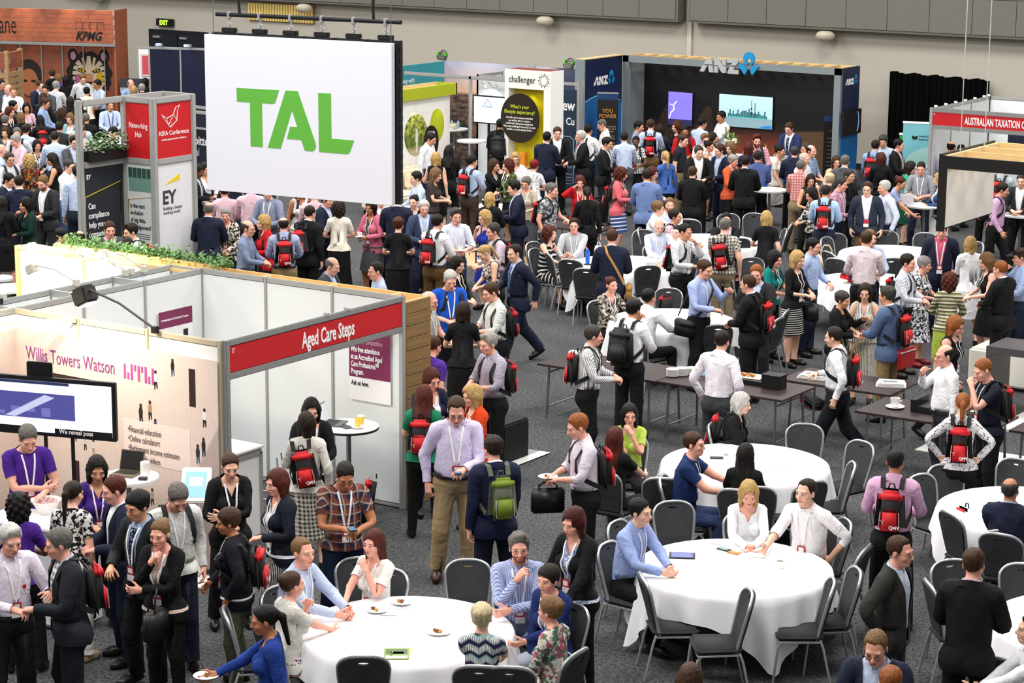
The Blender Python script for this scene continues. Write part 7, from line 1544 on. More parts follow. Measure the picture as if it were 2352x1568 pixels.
def make_people(rows):
    for i, row in enumerate(rows):
        h, pose, hair, tone, top, bot, jk, fl, where = parse(row)
        sex, stat = h[3], float(h[4])
        hi = fl.get('hi', False)
        fat = next((float(k[3:]) for k in fl if k.startswith('fat')), .14 if sex == 'm' else .08)
        rr = random.Random(i * 7 + 1); pose.setdefault('jit', np.array([rr.uniform(-.012, .012), rr.uniform(-.02, .02), rr.uniform(-.03, .03)]))
        pose.setdefault('legs', 'relax' if rr.random() < .6 else 'stand'); pose.setdefault('head', (4 + rr.uniform(-2, 5), rr.uniform(-12, 12), rr.uniform(-3, 3))); pose.setdefault('twist', rr.uniform(-5, 5))
        who = 'man' if sex == 'm' else 'woman'
        loc = (float(h[0]), float(h[1]), 0); yaw = math.radians(float(h[2]))
        hs = hair[0]
        hd = ('receding' if hs == 'receding' else hs) if hs != 'curly2' else 'crop_full'
        o, T, B = person(who + ', ' + where, loc, yaw, stat, sex, bool(hi), pose, (hd, hair[1]), tone, top, bot, jk, fl.get('lan', False), 'gls' in fl, ('spots', cc(fl['tie']), '#9aa3b8') if 'tie' in fl else None, fl.get('sh', '#15120f'), fat, fl.get('belt') and cc(fl['belt']), None, fl.get('bd') and HC.get(fl['bd'], fl['bd']))
        k = stat / 1.785
        if pose.get('legs') == 'sit': q = Vector((o.location.x, o.location.y, 0)) + Matrix.Rotation(yaw, 3, 'Z') @ Vector((0, -.02, 0)); chair(q.x, q.y, yaw, 'charcoal chair under the ' + who + ' ' + where)
        root = Matrix.Translation(o.location) @ Matrix.Rotation(yaw, 4, 'Z') @ Matrix.Scale(k, 4)
        chest = root @ m4(T[BI['chest']])
        for q, kind in (('bp', 'red'), ('bpg', 'green'), ('bpb', 'black'), ('bp1', 'red')):
            if q in fl:
                M = chest @ Matrix.Translation((0, .008 if not jk else .026, 0))
                if q == 'bp1': M = chest @ Matrix.Translation((.03, .16 if not jk else .178, 1.27)) @ Matrix.Rotation(.16, 4, 'Y') @ Matrix.Translation((0, -.15, -1.30))
                backpack({'red': 'red', 'green': 'olive green', 'black': 'plain black'}[kind] + ' backpack of the ' + who + ', ' + where, M, kind)
        def hand(s): return root @ m4(T[BI[s + 'hand']]) @ Vector(B.J[s + 'hand'] + B.J['_h'] * (1, 1, 1) * .09 if s == 'L' else B.J[s + 'hand'] + B.J['_h'] * A3(-1, 1, 1) * .09)
        if 'tote' in fl:
            p = root @ m4(T[BI['Lfa']]) @ Vector(B.J['Lfa'] * .6 + B.J['Lhand'] * .4); tote('shoulder bag of the ' + who + ', ' + where, Matrix.Translation(p + Vector((0, 0, .02))) @ Matrix.Rotation(yaw + 1.3, 4, 'Z'), .36, .26, .13, fl['tote'], .20)
        if 'plate' in fl: p = hand('R'); plate('white plate held by the ' + who + ', ' + where, p.x, p.y, p.z + .012, .10, 2)
        if 'ph' in fl: p = hand('L' if pose.get('L') in ('phone', 'ear') else 'R'); slab('phone', 'dark phone held by the ' + who + ', ' + where, 'phone', p.x, p.y, p.z + .012, .075, .14, .009, yaw, '#15161a', [('screen', -.032, .032, -.06, .06, '#4f6f8a', .3)])
        if 'cup' in fl: p = hand('R'); mug('white cup held by the ' + who + ', ' + where, p.x, p.y, p.z + .01)
        if 'glass' in fl: p = hand('R'); glass('drinking glass held by the ' + who + ', ' + where, p.x, p.y, p.z - .04)
        if 'briefcase' in fl: p = hand('R'); tote('black briefcase hanging below the plate of the ginger man', Matrix.Translation((p.x, p.y, p.z - .03)) @ Matrix.Rotation(yaw + 1.5, 4, 'Z'), .34, .26, .09, '#101012', .06, 'briefcase')
        if 'satchel' in fl or 'satchel2' in fl:
            c = '#a87a3c' if 'satchel' in fl else '#141416'; t = thing('satchel', ('tan' if 'satchel' in fl else 'black') + ' satchel of the ' + who + ', ' + where, 'bag'); t.matrix_world = chest
            V, F = strap_band([((-.20, .20, 1.00), (-.3, 1, 0)), ((-.08, .185, 1.22), (0, 1, 0)), ((.06, .155, 1.44), (0, 1, .3)), ((.095, .06, 1.545), (0, .3, 1)), ((.10, -.03, 1.53), (0, -.5, 1)), ((.06, -.15, 1.40), (0, -1, .2)), ((-.08, -.17, 1.18), (0, -1, 0)), ((-.19, -.05, 1.02), (-1, -.6, 0))], .035, .006)
            me = bpy.data.meshes.new('strap'); me.from_pydata([list(v) for v in V], [], F); me.materials.append(plain(c, .6)); s = bpy.data.objects.new('strap', me); COL.objects.link(s); s.parent = t
            bm = bmesh.new(); add_box(bm, -.31, -.22, -.10, .19, .76, .98, .02, 2); obj('body', bm, plain(c, .6), t, True); bm = bmesh.new(); add_box(bm, -.315, -.22, -.105, .195, .88, .99, .02, 2); obj('flap', bm, plain(c, .5), t, True)
        if 'poppy' in fl: pp = new_mesh('poppy', skinned(np.array([(.075 + .018 * math.cos(a), front_y(B, .075, 1.27) - .026 - .004 * j, 1.27 + .018 * math.sin(a)) for j in (0, 1) for a in np.arange(0, 6.2, .8)]), np.repeat(near_w(B, [(.075, -.11, 1.27)]), 16, 0), T), [tuple(range(0, 4)), tuple(range(8, 12)), (0, 3, 4, 7), (8, 11, 12, 15), (4, 5, 6, 7), (12, 13, 14, 15)], None, [plain('#c2141c', .6)], o)
        if 'pouch' in fl:
            p = root @ Vector((-.12, .20, .98)); t = thing('pouch_bag', 'flat red zipped pouch at the hip of the slate blazer man', 'bag', p, yaw); bx('body', -.19, .19, -.03, .03, -.27, 0, plain('#a3131c', .6), t, .015); bx('zip', -.18, .18, -.034, .034, -.045, -.032, WHITE, t)
        if 'cap' in fl:
            t = thing('sun_visor', 'black sun visor on the man in pale blue at the picture edge', 'hat'); t.matrix_world = root @ m4(T[BI['head']]); lathe('band', [(.092, 1.715), (.096, 1.715), (.096, 1.755), (.092, 1.755)], BLACK, t, 24).scale = (.94, 1.16, 1); bm = bmesh.new(); vs = [bm.verts.new((.105 * math.sin(a), -.09 - r * math.cos(a), 1.72 - .02 * r / .1)) for r in (0, .11) for a in np.linspace(-1.3, 1.3, 9)]
            for a in range(8): bm.faces.new((vs[a], vs[a + 1], vs[a + 10], vs[a + 9]))
            obj('brim', bm, BLACK, t).modifiers.new('thick', 'SOLIDIFY').thickness = .006
# x, y, heading, sex, stature | right/left hand, legs, head, lean | hair, tone | top | bottom | jacket | extras | which one
ROWS = '''
-21.98 42.24 60 m 1.80|down/hold h20,0|short lb F|sL plain GW|tr GY|-|lan|facing us before the painted animal mural
-20.58 41.45 -16 m 1.78|hold/hold h8,0|short bk T|sL plain LB|tr BK|-|lan|before the mural beside the cream topped woman
-20.36 40.77 220 f 1.64|hold/hold|crop_full bk M|vS plain CR|sk BK|-||back turned below the painted mural
-22.44 42.13 215 f 1.70|hold/hold|wavy bk M|tL plain BK|sl BK|-||back turned at the foot of the mural
-20.94 40.26 195 m 1.80|hold/down|short sg F|sL plain GW|tr GY|-||grey shirted back near the portrait mural
-21.39 40.13 86 m 1.80|hold/hold|receding br F|sL plain LB|tr BK|suit NV||beside the crate kiosk talking to a neighbour
-20.75 39.78 16 m 1.76|down/hold|short bk M|sL plain GY|tr BK|-||close to the grey haired man's shoulder
-21.01 38.89 56 m 1.78|hold/hold h15,0|receding lb P|sL plain W|tr BK|-|lan|in front of the crate kiosk screen
-21.40 39.17 -3 m 1.78|down/hold|bald gy P|sL plain LB|tr GY|-||bald by the crate kiosk
-22.50 39.90 67 m 1.78|down/hold|short bk M|sL plain GY|tr BK|-||at the very edge by the kiosk
-18.85 36.77 116 m 1.74|hold/hold|short bk M|sL plain GY|tr BK|suit CH||dark suit below the kiosk crowd
-18.84 37.24 56 f 1.64|hold/hold|bob bk M|vL plain PK|tr BK|-|lan|small dark haired guest in the middle of the aisle
-18.41 36.28 72 f 1.66|hold/hold h5,30|long rd P|vL plain BK|tr BK|-|lan|long red hair at the edge of the rear crowd
-17.26 35.57 246 f 1.66|hold/hold|bob lb F|tL plain BK|sk BK|-||light brown bob seen from behind in the rear aisle
-18.16 37.09 121 m 1.82|hold/hold h12,0|short br M|sL plain B2|tr NV|-|lan gls|blue shirt and glasses in profile in the rear aisle
-20.01 38.92 206 f 1.66|hold/hold|bob br F|tL plain CH|tr BK|-||brown hair just beyond the man in glasses
-17.29 36.82 155 f 1.64|hold/hold|curly br F|tL plain BK|tr BK|-||brown curls turned away in the rear aisle
-16.19 36.05 15 f 1.68|hold/hold h10,0|wavy lb F|vL plain W|tr BK|plain AQ||pale blue scarf and white top in the rear aisle
-18.36 38.47 235 f 1.66|hold/down|long bk M|tL plain BK|sl BK|-||long dark hair seen from behind near the tower
-19.00 38.83 235 f 1.64|hold/down|bob db M|tL plain BK|sl BK|-||dark bob seen from behind below the mural
-14.83 34.95 215 m 1.74|hold/down|short br F|sL plain LB|tr BK|-||partly hidden by the pink striped man
-13.78 33.86 105 m 1.76|hold/hold|short db M|sL stripe_v PK W|tr BK|-|lan|pink striped shirt beside the sign tower
-12.45 32.36 60 m 1.80|crossA/crossB h5,0|quiff db F|sL plain LB|tr CH|suit GY|gls|grey blazer with folded arms near the tower
-13.53 33.45 230 f 1.66|hold/hold|bob sg F|tL plain LG|tr GY|-||silver hair seen from behind near the tower
-12.91 32.30 224 m 1.86|hold/hold|cropped db F|sL plain LB|tr NV|-||broad pale blue back in the rear aisle
-11.31 30.71 -54 f 1.70|hold/hold|long db M|uN plain BK|tr BK|-||black sleeveless top with long straight hair
-13.58 32.44 61 f 1.62|hold/hold|bob bk M|vL print W BK|tr BK|-|lan|black and white print facing us in the rear aisle
-14.64 32.95 26 m 1.76|hold/down|short gy M|sS plain GW|tr GY|-|bp|grey haired with a backpack by the far aisle
-13.56 31.96 -24 m 1.80|hold/hold h20,0|short sg P|sL plain PK|tr GY|-|lan plate|silver hair bending over his plate
-12.95 30.82 137 m 1.74|hold/hold|bald gy P|sL plain LB|tr GY|-||bald head cut by the picture edge
-11.65 29.83 77 m 1.78|hold/down h5,0|short dg M|sL plain GW|tr GY|-|gls bp lan|glasses and backpack straps near the picture edge
-11.59 30.30 231 f 1.68|hold/hold|curly bl F|dS floral BK #7a2f2a #a87a2c|mi floral BK #7a2f2a #a87a2c|-||blonde curls and dark floral dress from behind
-10.03 29.74 105 m 1.78|hold/hold|short dg F|sL plain W|sl #2f4a70|-|gls lan|white shirt facing the pale blue back
-8.72 28.71 210 m 1.88|hold/down t10|short db M|sL plain LB|tr #232a3c|-||largest pale blue back left of the tower post
-8.51 27.73 6 m 1.84|hold/hold h15,0|short lb P|sL plain W|tr CH|suit CH|lan bd:lb|charcoal suit reading a blue card
-9.69 27.90 107 m 1.76|hold/hold h15,0|short bk M|sL plain W|tr NV|suit NV|plate|navy suit eating at the picture edge
-8.97 27.55 231 m 1.80|hold/hold|short db F|sL plain W|tr NV|suit NV||navy suit seen from behind beside the charcoal suit
-7.63 26.46 -24 f 1.66|mouth/hold|bob bk M|vL plain BK|tr BK|plain #12302a||dark green jacket tasting food near the edge
-7.83 26.04 212 f 1.70|hold/down|long bk M|tL plain BK|sk BK|plain BK|tote:#5a4438|black skirt with brown shoulder bag
-4.56 24.11 120 m 1.74|hold/hold|short bk M|sL plain LB|tr NV|suit NV|hi|navy suit in profile just beyond the planter
-4.03 24.02 225 m 1.76|hold/hold|ring db P|sL plain W|tr NV|suit NV|hi|bald crown and navy back beyond the planter
-4.19 24.82 59 m 1.80|down/hold h5,0|short br P|sL plain PK|tr GY|suit GY|lan hi|grey blazer over pink shirt before the tower wing
-3.72 24.89 -36 m 1.80|hold/down|quiff db F|sL plain W|tr GY|-|gls bp hi|white shirt with backpack before the tower panel
-3.16 24.17 -106 m 1.72|hold/hold|short db M|sL plain GY|tr BK|suit CH|hi|low dark head just above the ivy
-16.86 37.96 54 m 1.78|hold/hold|short br M|sL plain LB|tr BK|-|lan:#203a7a|seen through the open bay of the tower
-13.30 34.51 -36 m 1.74|mouth/hold h25,0|short bk M|sL plain W|tr BK|-||white shirt bending behind the tower planter
-20.18 42.13 64 m 1.76|hold/hold|ring gy P|sL plain B2|tr GY|-||grey hair before the dark picture wall
-19.80 41.86 214 f 1.62|hold/hold|bob bl F|tL plain LG|tr BK|-||blonde hair at the tower's top rail
-19.36 41.71 233 m 1.72|hold/hold|short sg F|sL plain GY|tr GY|-||grey head near the navy panel booth
-21.01 43.55 193 f 1.62|hold/hold|bob db M|tL plain BK|tr BK|-||dark bob below the navy panel booth
-23.79 43.16 175 f 1.60|hold/hold|bob lb F|tL plain #2a3f9a|tr BK|-||royal blue top under the mural
-16.64 34.46 207 m 1.74|hold/hold|short gy F|sL plain BK|tr BK|suit BK||black jacket at the rear picture edge
-24.62 43.79 246 f 1.62|hold/hold|crop_full br F|tL plain BK|tr BK|-||short brown hair at the foot of the portrait mural
-14.86 33.36 206 m 1.76|hold/hold|short db M|sL plain LB|tr BK|-||pale blue back in the middle of the rear crowd
-15.64 33.56 17 f 1.64|hold/hold|bob br F|vL plain GY|tr BK|-||grey top at the rear picture edge
-16.63 35.54 236 f 1.64|hold/hold|long bk M|tL plain BK|tr BK|-|bp|long dark hair with backpack in the rear aisle
-14.65 34.14 215 m 1.76|hold/hold|short db M|sL plain CH|tr BK|suit CH||charcoal back in the rear aisle
-15.26 35.56 215 m 1.78|hold/hold|short gy M|sL plain GY|tr BK|suit BK||dark back near the tower's first post
-7.71 30.66 117 m 1.80|hold/hold h22,0|cropped bk D|sL plain LB|tr BK|suit BK|lan bp ph|reading his phone at the bar table
-4.25 27.16 217 m 1.80|hold/hold|ring gy P|sL plain W|tr NV|suit NV||broad navy back beyond the ivy
-4.26 27.62 31 f 1.66|low/low h3,0|crop_full sg P|vS plain BK|sk BK|print #d8d2c6 #2a2724|lan hi|silver haired, clasped hands, smiling beyond the ivy
-2.65 26.21 116 m 1.78|hold/hold|ring dg P|sL plain #7d8aa6|tr GY|-|gls hi|bald with glasses and slate blue shirt
-3.21 27.37 -35 f 1.66|hold/hold|wavy bl F|vL plain RD|sk BK|plain RD|bp1 hi|red jacket facing the bald man
-2.33 26.76 220 m 1.78|hold/hold|ring db P|sL fine_check #aab2cf #6f7ca8|tr #8a7450|-|bp belt:BK hi|bald crown, checked shirt and backpack from behind
-2.73 27.85 189 m 1.80|down/ear|receding db F|sL plain W|tr BK|suit BK|bp1 ph hi|talking on a phone beneath the hanging screen
-3.06 29.06 216 f 1.68|hold/hold|curly db F|tS plain CR|ls BK|-||dark curls, cream blouse and long black skirt
-2.76 29.60 -2 f 1.68|hold/hold h5,0|bob bk T|vS plain GY|sk GY|plain #d0708a|lan cup|pink jacket holding a cup and saucer
-5.23 29.36 221 m 1.84|down/hold|short db F|sL plain PK|tr BK|-|belt:BK|pink shirted back under the hanging screen
-4.76 29.30 20 m 1.82|hold/hold|short gy F|sL fine_check #8a93a8 #66708c|tr GY|-|lan|grey checked shirt, head hidden by the hanging screen
-4.94 30.34 49 f 1.68|down/hold|bob db T|dN spots #e8e6e0 BK|mi spots #e8e6e0 BK|-|bp1|black and white spotted dress under the hanging screen
-3.50 29.22 99 m 1.80|hold/hold|short br P|sL plain LB|tr NV|suit NV||navy blazer under the screen's lower edge
0.42 24.41 108 m 1.78|hold/hold h15,0|ring gy F|sL plain LB|tr GY|suit GY|hi|bald head over the timber wall top
1.34 24.41 -38 m 1.80|talk/hold|receding db P|sL plain LB|tr GY|-|hi|gesturing beyond the timber wall's end
-5.66 29.18 231 m 1.74|hold/hold|short bk M|sL plain PK|tr BK|-||behind the bar table under the screen
-8.42 31.73 72 f 1.64|hold/hold|bob bk M|vL plain W|tr BK|-||white blouse half hidden by the screen's edge
-3.91 29.47 209 m 1.80|hold/hold|short db F|sL plain PK|tr BK|-||pink sleeve beside the spotted dress
-2.94 30.03 57 m 1.76|hold/hold|short br F|sL plain W|tr BK|-||white shirt below the screen's lower right corner
-7.20 37.23 96 m 1.80|down/low h20,0|short db M|sL plain W|tr NV|-||white shirt looking down by the lounge sofa
-5.49 35.16 214 f 1.70|down/hold|wavy bl F|dN plain BK|sk BK|-||blonde hair and black sleeveless dress from behind
-5.86 36.11 216 f 1.72|hold/hold|long bk M|tL plain BK|tr BK|suit BK||long black hair and black suit from behind
-3.85 32.37 -39 m 1.78|hold/hold|short bk F|sL plain LB|tr GY|-||pale blue shirt in profile by the hanging screen edge
-4.34 33.47 111 f 1.68|hold/hold h15,0|wavy lb F|dS plain #3a3330|sk #3a3330|-||brown dress reading a leaflet
-4.31 34.64 175 m 1.80|hold/hold h5,-20|short bk F|sR fine_check #b4c3e0 #7d92c4|tr #3a2f28|-|gls bp belt:BK|checked shirt, glasses and backpack near the pot plant
-4.29 35.34 94 f 1.66|mouth/hold|bob br P|vL plain W|tr BK|plain BK||sunglasses on head, drinking in profile
-3.82 35.28 -26 f 1.70|hold/hold|wavy rd F|tL print #5d6b3c #2f3622|sk BK|-|lan|long auburn waves and green print dress
-4.48 36.42 44 f 1.66|hold/hold|wavy bl P|vL plain W|sk BK|plain W|gls|smiling blonde in white below the black disc
-3.64 35.80 203 f 1.64|hold/hold|crop_full #8a1f16 F|dS spots W BK|mi spots W BK|-||bright red crop and houndstooth dress
-5.15 38.55 183 m 1.82|hold/hold|short bk M|sL plain LB|tr NV|suit NV||navy suit turned toward the smiling man
-5.40 39.35 43 m 1.84|down/hold h5,0|short br P|sL plain W|tr BK|suit BK|lan|smiling in dark suit beside the white tower
-4.69 39.24 -48 m 1.82|hold/hold|short wh P|sL plain LB|tr BK|suit BK|gls bd:wh lan|white beard and black suit in profile
-2.46 33.82 4 f 1.64|hold/hold|crop_full gy P|tS plain #b5aa98|sk GY|-|gls lan|grey crop and beige top smiling
-1.60 32.22 -46 m 1.82|hold/hold h10,0|quiff bk F|sL plain LB|tr NV|suit NV|plate|dark navy suit holding a white plate
-1.09 32.43 103 m 1.80|down/hold|short gy P|tS print #b9bcc0 #4a4d52|tr GY|-|bp|grey hair and patterned short sleeves
-1.72 31.54 210 f 1.66|hold/hold|wavy bl F|tL plain BK|tr BK|suit BK||blonde waves over black jacket from behind
-2.58 30.55 6 f 1.68|hold/hold|bun bk F|vL plain W|tr BK|suit BK||hair tied back, black blazer, near the screen edge
-1.65 29.52 46 m 1.80|hold/down|short wh P|sL plain LB|tr NV|suit #35415e|lan glass|white haired in blue blazer holding a drink
-7.33 40.05 204 m 1.80|down/hold|short bk M|sL plain BK|tr BK|suit BK|bpb|black backpack facing the bright screen
-5.36 40.48 182 m 1.78|hold/hold|short bk M|sL plain W|tr BK|-|bp1|white shirt with strap next to the blue wing
-5.58 41.58 -48 m 1.80|hold/hold h20,0|cropped gy P|sL plain W|tr GY|-||bending over beside the black banner
-3.74 38.55 106 m 1.82|hold/hold|short bk M|sL plain W|tr BK|suit BK|lan plate|black suit eating below the black banner
-4.11 40.41 26 f 1.64|mouth/hold|bun bk D|tS check W #33363a|sk BK|-|fat.6 lan bp|checked blouse tasting food, hair tied back
-4.98 41.88 111 m 1.76|hold/hold|short bk M|sL fine_check #8d98b4 #67749c|tr GY|-||grey blue shirt before the grey portal post
-4.53 41.72 205 m 1.84|hold/down|short br P|sL plain LB|tr #6e5638|-|bp|pale blue back with backpack before the skyline wall
-4.59 43.03 -30 f 1.68|hold/hold|wavy rd F|tL plain BK|tr BK|-||auburn hair before the lightning screen
-3.91 42.10 40 m 1.72|hold/hold|short bk T|sL plain RD|tr BK|-|bp|red top smiling before the lightning screen
-4.08 43.09 169 m 1.78|hold/hold|short bk M|sL plain LB|tr GY|-||pale blue shirt turned to the white shirted host
-4.02 44.03 -31 m 1.86|crossA/crossB|short bk T|sL plain W|tr BK|-||tall host with folded arms under the skyline screen
-2.72 39.84 100 m 1.84|down/down|short br F|sS plain #23262e|tr #7d6b50|-||dark polo in profile with khaki trousers
-2.71 40.84 44 m 1.76|hold/hold|quiff lb P|sL plain W|tr BK|-||white shirt between the polo man and the black suit
-3.06 41.72 99 f 1.66|hold/hold|wavy db M|tL plain BK|tr BK|-||long dark hair beside the portal's flower vase
-2.44 40.47 109 f 1.66|hold/hold|bun bk M|uN plain W|sk BK|-||white sleeveless top facing the navy suit
-1.49 38.40 44 m 1.84|hold/hold|short dg F|sL plain W|tr BK|suit BK|lan|grey templed man in black suit facing us
-1.31 39.04 -21 m 1.82|hold/hold|short br F|sL plain LB|tr NV|suit NV||navy suit facing the grey templed man
-1.86 40.51 -32 f 1.66|raise/hold|bob lb F|uN plain BK|tr BK|-||bare raised arm below the flower vase
-1.99 38.02 -120 f 1.72|down/hold|ponytail bl F|tL plain #3e62a8|tr BK|-||blonde ponytail and denim blue shirt
-0.94 38.73 88 f 1.66|hold/hold|crop_full sg P|vL plain #d8603a|tr BK|plain #d8603a|tote:#6b5648|orange jacket with taupe handbag
0.03 37.51 206 m 1.84|hold/hold|short db M|sL plain W|tr BK|suit BK||large black jacketed back before the bar counter
-1.41 40.34 203 f 1.70|hold/hold|wavy rd F|uS plain #1c2140|sk BK|-||auburn hair and navy off shoulder top
-1.48 40.80 38 m 1.84|down/hold|quiff rd P|sL check #d9b9c2 #a8506a|tr BK|-|bd:rd bp|bearded in pink checks with backpack straps
-0.93 40.68 97 f 1.70|swingf/swingb walk|bun bk M|dS plain #d9d4cc|sk #d9d4cc|-||pale dress hurrying past the bar counter
-1.92 43.21 -3 m 1.84|low/low h18,0|short br P|sL plain W|tr NV|suit #26345e|gls tie:NV|navy suit with glasses behind the bar counter
-0.21 40.64 -44 m 1.76|hold/hold|short dg M|sR plaid #5a6f90 W #8aa0ba|tr GY|-||blue plaid shirt beside the counter end
0.01 40.24 86 m 1.78|hold/hold|ring db P|sR check #9fb4cf #5f7fae|tr GY|-||balding in blue checks at the counter end
0.44 39.09 86 m 1.78|hold/hold|ring wh P|sL plain W|tr GY|-||white fringe of hair beside the pink checked shirt
1.02 37.84 192 m 1.80|down/hold|cropped gy P|sS check #d9a8a4 #a5504f|tr #8a7a60|-||pink checked short sleeves from behind
1.61 37.08 46 f 1.66|hold/hold|wavy bk M|vN plain BK|sl BK|-|gls bp|black vest, fringe and glasses facing us
2.46 35.58 -34 f 1.66|hold/hold h15,0|wavy bk M|tL print #d9d4cc #1f1d1c|sl BK|-||black and white print jacket reading papers
2.91 35.08 201 m 1.80|hold/hold|cropped db M|sL plain #a9c4e8|tr NV|-|bp|sky blue shirt with red backpack near the far table
1.79 37.52 196 f 1.64|hold/hold|crop_full pb F|tL plain GY|tr BK|-||pale blonde crop among the tax booth side crowd
2.66 36.08 96 m 1.82|hold/down|short dg P|sL check #c9a0b0 #a07088|tr NV|-|lan|pink checked shirt in profile with white lanyard
0.74 39.95 36 f 1.64|hold/hold|bob br F|vL plain #cdb9a0|tr GY|-|gls|glasses and beige top near the blue end pillar
1.45 38.86 200 m 1.82|hold/hold|short gy F|sL plain W|tr GY|suit GY||grey suit seen from behind by the blue end pillar
3.35 35.84 25 m 1.82|down/down h3,-10|short br F|sL plain W|tr #6e5638|suit #2a3040|gls lan|navy blazer, glasses, tan trousers facing us
-1.61 34.28 37 f 1.68|ear/hold|wavy rd P|vL plain RD|tr RD|plain RD|lan|red suit touching her face
-0.71 33.08 210 f 1.68|down/hold|ponytail db F|tL plain BK|tr BK|suit BK|tote:#2a2a2c|black jacket and ponytail facing the red suit
-1.59 35.59 111 f 1.68|hold/hip|curly rd F|vL plain #d86a72|sk stripe_wide_h #2f4f8f #e8e6e0|plain #d86a72|bp1 lan|coral cardigan, striped skirt and backpack
-0.49 34.75 208 m 1.84|hold/hold|short db M|sL plain W|tr BK|suit #6a7fae||slate blue blazer seen from behind
-1.28 36.20 90 f 1.66|hold/hold|wavy rd F|uN plain CR|tr BK|-||bare arms half hidden by the slate blazer
2.22 37.37 85 m 1.78|hold/hold|short dg M|sL plain BK|tr BK|suit BK|bpb|dark jacket with black backpack near the tax booth side
-4.73 42.46 215 f 1.64|hold/hold|bob db M|tL plain #2a2c40|tr BK|-||dark bob before the skyline wall
-4.10 39.93 221 m 1.76|hold/hold|short db F|sL plain LB|tr GY|-||pale blue back before the grey portal post
-0.39 38.83 218 m 1.76|hold/hold|short db M|sL plain #4a5a8a|tr BK|-||blue back beside the tall white counter
-0.30 36.07 199 m 1.76|hold/hold|short br F|sL plain BK|tr BK|suit BK||black jacket between the blonde ponytail and black suit
-0.09 39.79 202 m 1.78|hold/hold|short dg F|sL plain #33415c|tr BK|suit NV||navy back near the counter corner
0.56 42.55 5 m 1.80|hold/hold|curly2 dg M|sL plain LB|tr GY|-||dark curls and pale blue shirt against the hall wall
0.74 41.71 185 m 1.78|hold/hold|short db F|sL plain B2|tr NV|-|bp|blue shirt and backpack against the hall wall
1.34 40.74 195 f 1.66|hold/hold|bob rd F|tL plain BK|tr BK|suit BK||auburn bob and black jacket near the hall wall
1.05 42.08 99 m 1.80|hold/hold|short bk P|sL plain PK|tr BK|suit BK|lan plate|half hidden by the aqua banner
2.91 39.13 19 m 1.80|hold/hold h12,0|cropped db P|sR plain #8f949c|sl #23283a|-|lan|smiling in grey shirt before the aqua banner
2.31 39.87 99 f 1.66|hold/hold|wavy db F|tS plain #1f9a78|sk #14503c|-||bright green top passing the aqua banner
2.96 37.70 99 f 1.70|reach/hold l14|bun rd M|uS plain #8f9cc4|sl #1f2740|-||off shoulder blue top leaning on the bar table
3.52 36.28 -36 m 1.80|down/down|short wh P|sL stripe_v #c3cfe8 W|tr NV|-||white haired in pale striped shirt, hands down
3.55 38.60 -47 f 1.68|hold/hold|wavy bl F|vL plain #e9e6e2|mi #e9e6e2|plain #2f4468|lan|denim jacket and white skirt by the hanging sign
2.18 42.17 183 m 1.82|down/hold|ring bk M|sL plain LV|tr GY|-||lavender shirt inside the red boarded tax booth
2.16 42.71 173 m 1.70|hold/hold|short bk M|sL plain GY|tr BK|-||dark head beside the lavender shirt
5.08 37.51 97 m 1.80|swingf/swingb walk l6|short db M|sL plain #c9a0c4|tr BK|-|bp|lilac shirt striding with backpack under the sign box
5.15 38.48 6 m 1.82|hold/hold|short dg F|sL plain W|tr BK|suit #26282c|lan|dark jacket at the far bar table
4.25 39.74 192 m 1.82|hold/hold|short br F|sL plain #a9b5b9|tr BK|-|bp|grey green shirt with backpack beneath the sign box
3.82 40.13 182 m 1.70|hold/hold|short db M|sL plain BK|tr BK|suit BK|bp|black jacket with backpack under the far sign box
6.32 32.19 23 m 1.86|down/down|short br P|sL plain #d0607e|tr NV|suit NV|lan hi|navy suit and pink shirt, face behind the sign post
6.95 31.86 -138 f 1.70|crossA/crossB|wavy bl F|vL plain W|sk W|plain W|hi|white jacket and blonde waves turned away
7.72 30.73 -48 f 1.70|hold/hold h10,0|wavy lb F|dN plain BK|sk BK|-|lan hi|black dress eating beside the black suited man
8.35 29.69 -98 m 1.80|hold/hold h8,0|cropped gi P|sL plain W|tr BK|suit BK|hi|ginger cropped hair and black suit
8.18 30.88 -54 m 1.80|mouth/hold|short br P|sL plain #9fb3dc|tr NV|-|cap hi|black sun visor at the picture edge
5.81 30.55 200 m 1.86|hold/hold|short br P|sL plain #e0d0d4|tr BK|-|belt:BK hi|broad pale pink back before the far table
5.60 31.12 45 m 1.80|hold/hold|short lb F|sL plain LB|tr NV|-|lan hi|half hidden behind the pale pink back
6.97 29.40 99 m 1.80|hold/hold|short db P|sL stripe_v #eef0f6 #8f98b4|tr BK|-|belt:BK bp1 hi|white striped shirt gesturing near the far table
6.87 30.20 94 f 1.64|hold/hold|crop_full sg P|dS print W #23283c|mi print W #23283c|-|lan sh:#7a1420 hi|grey bob and speckled dress pointing at papers
7.84 28.96 201 f 1.66|hold/hold|curly rd F|tL knit_h #cfc8ae #4a4638 #7a7f4a|sk #a8b848|-|hi|olive striped cardigan and brown curls from behind
-2.29 29.64 215 m 1.86|down/hold|short db F|sL plain W|tr NV|suit NV||broad navy back under the screen's lower corner
-1.19 28.21 213 f 1.70|hold/hold|crop_full rd F|dS plain BK|sk BK|-|hi|cropped auburn hair and plain black dress from behind
-0.37 28.09 186 m 1.84|hold/hold h8,0|short bk F|sR plain W|tr #5c4526|-|bp belt:BK hi|white shirt, khaki trousers and backpack
-0.57 28.89 55 m 1.84|hold/hold h5,0|quiff dg P|sR stripe_v #c9d6ee W|tr #2a3352|-|lan cup hi|grey curls and pale blue shirt holding a cup
-0.58 29.82 -25 f 1.68|chin/hold|wavy bl F|dN plain #2234a0|sk #2234a0|-|gls hi|royal blue sleeveless dress touching her neck
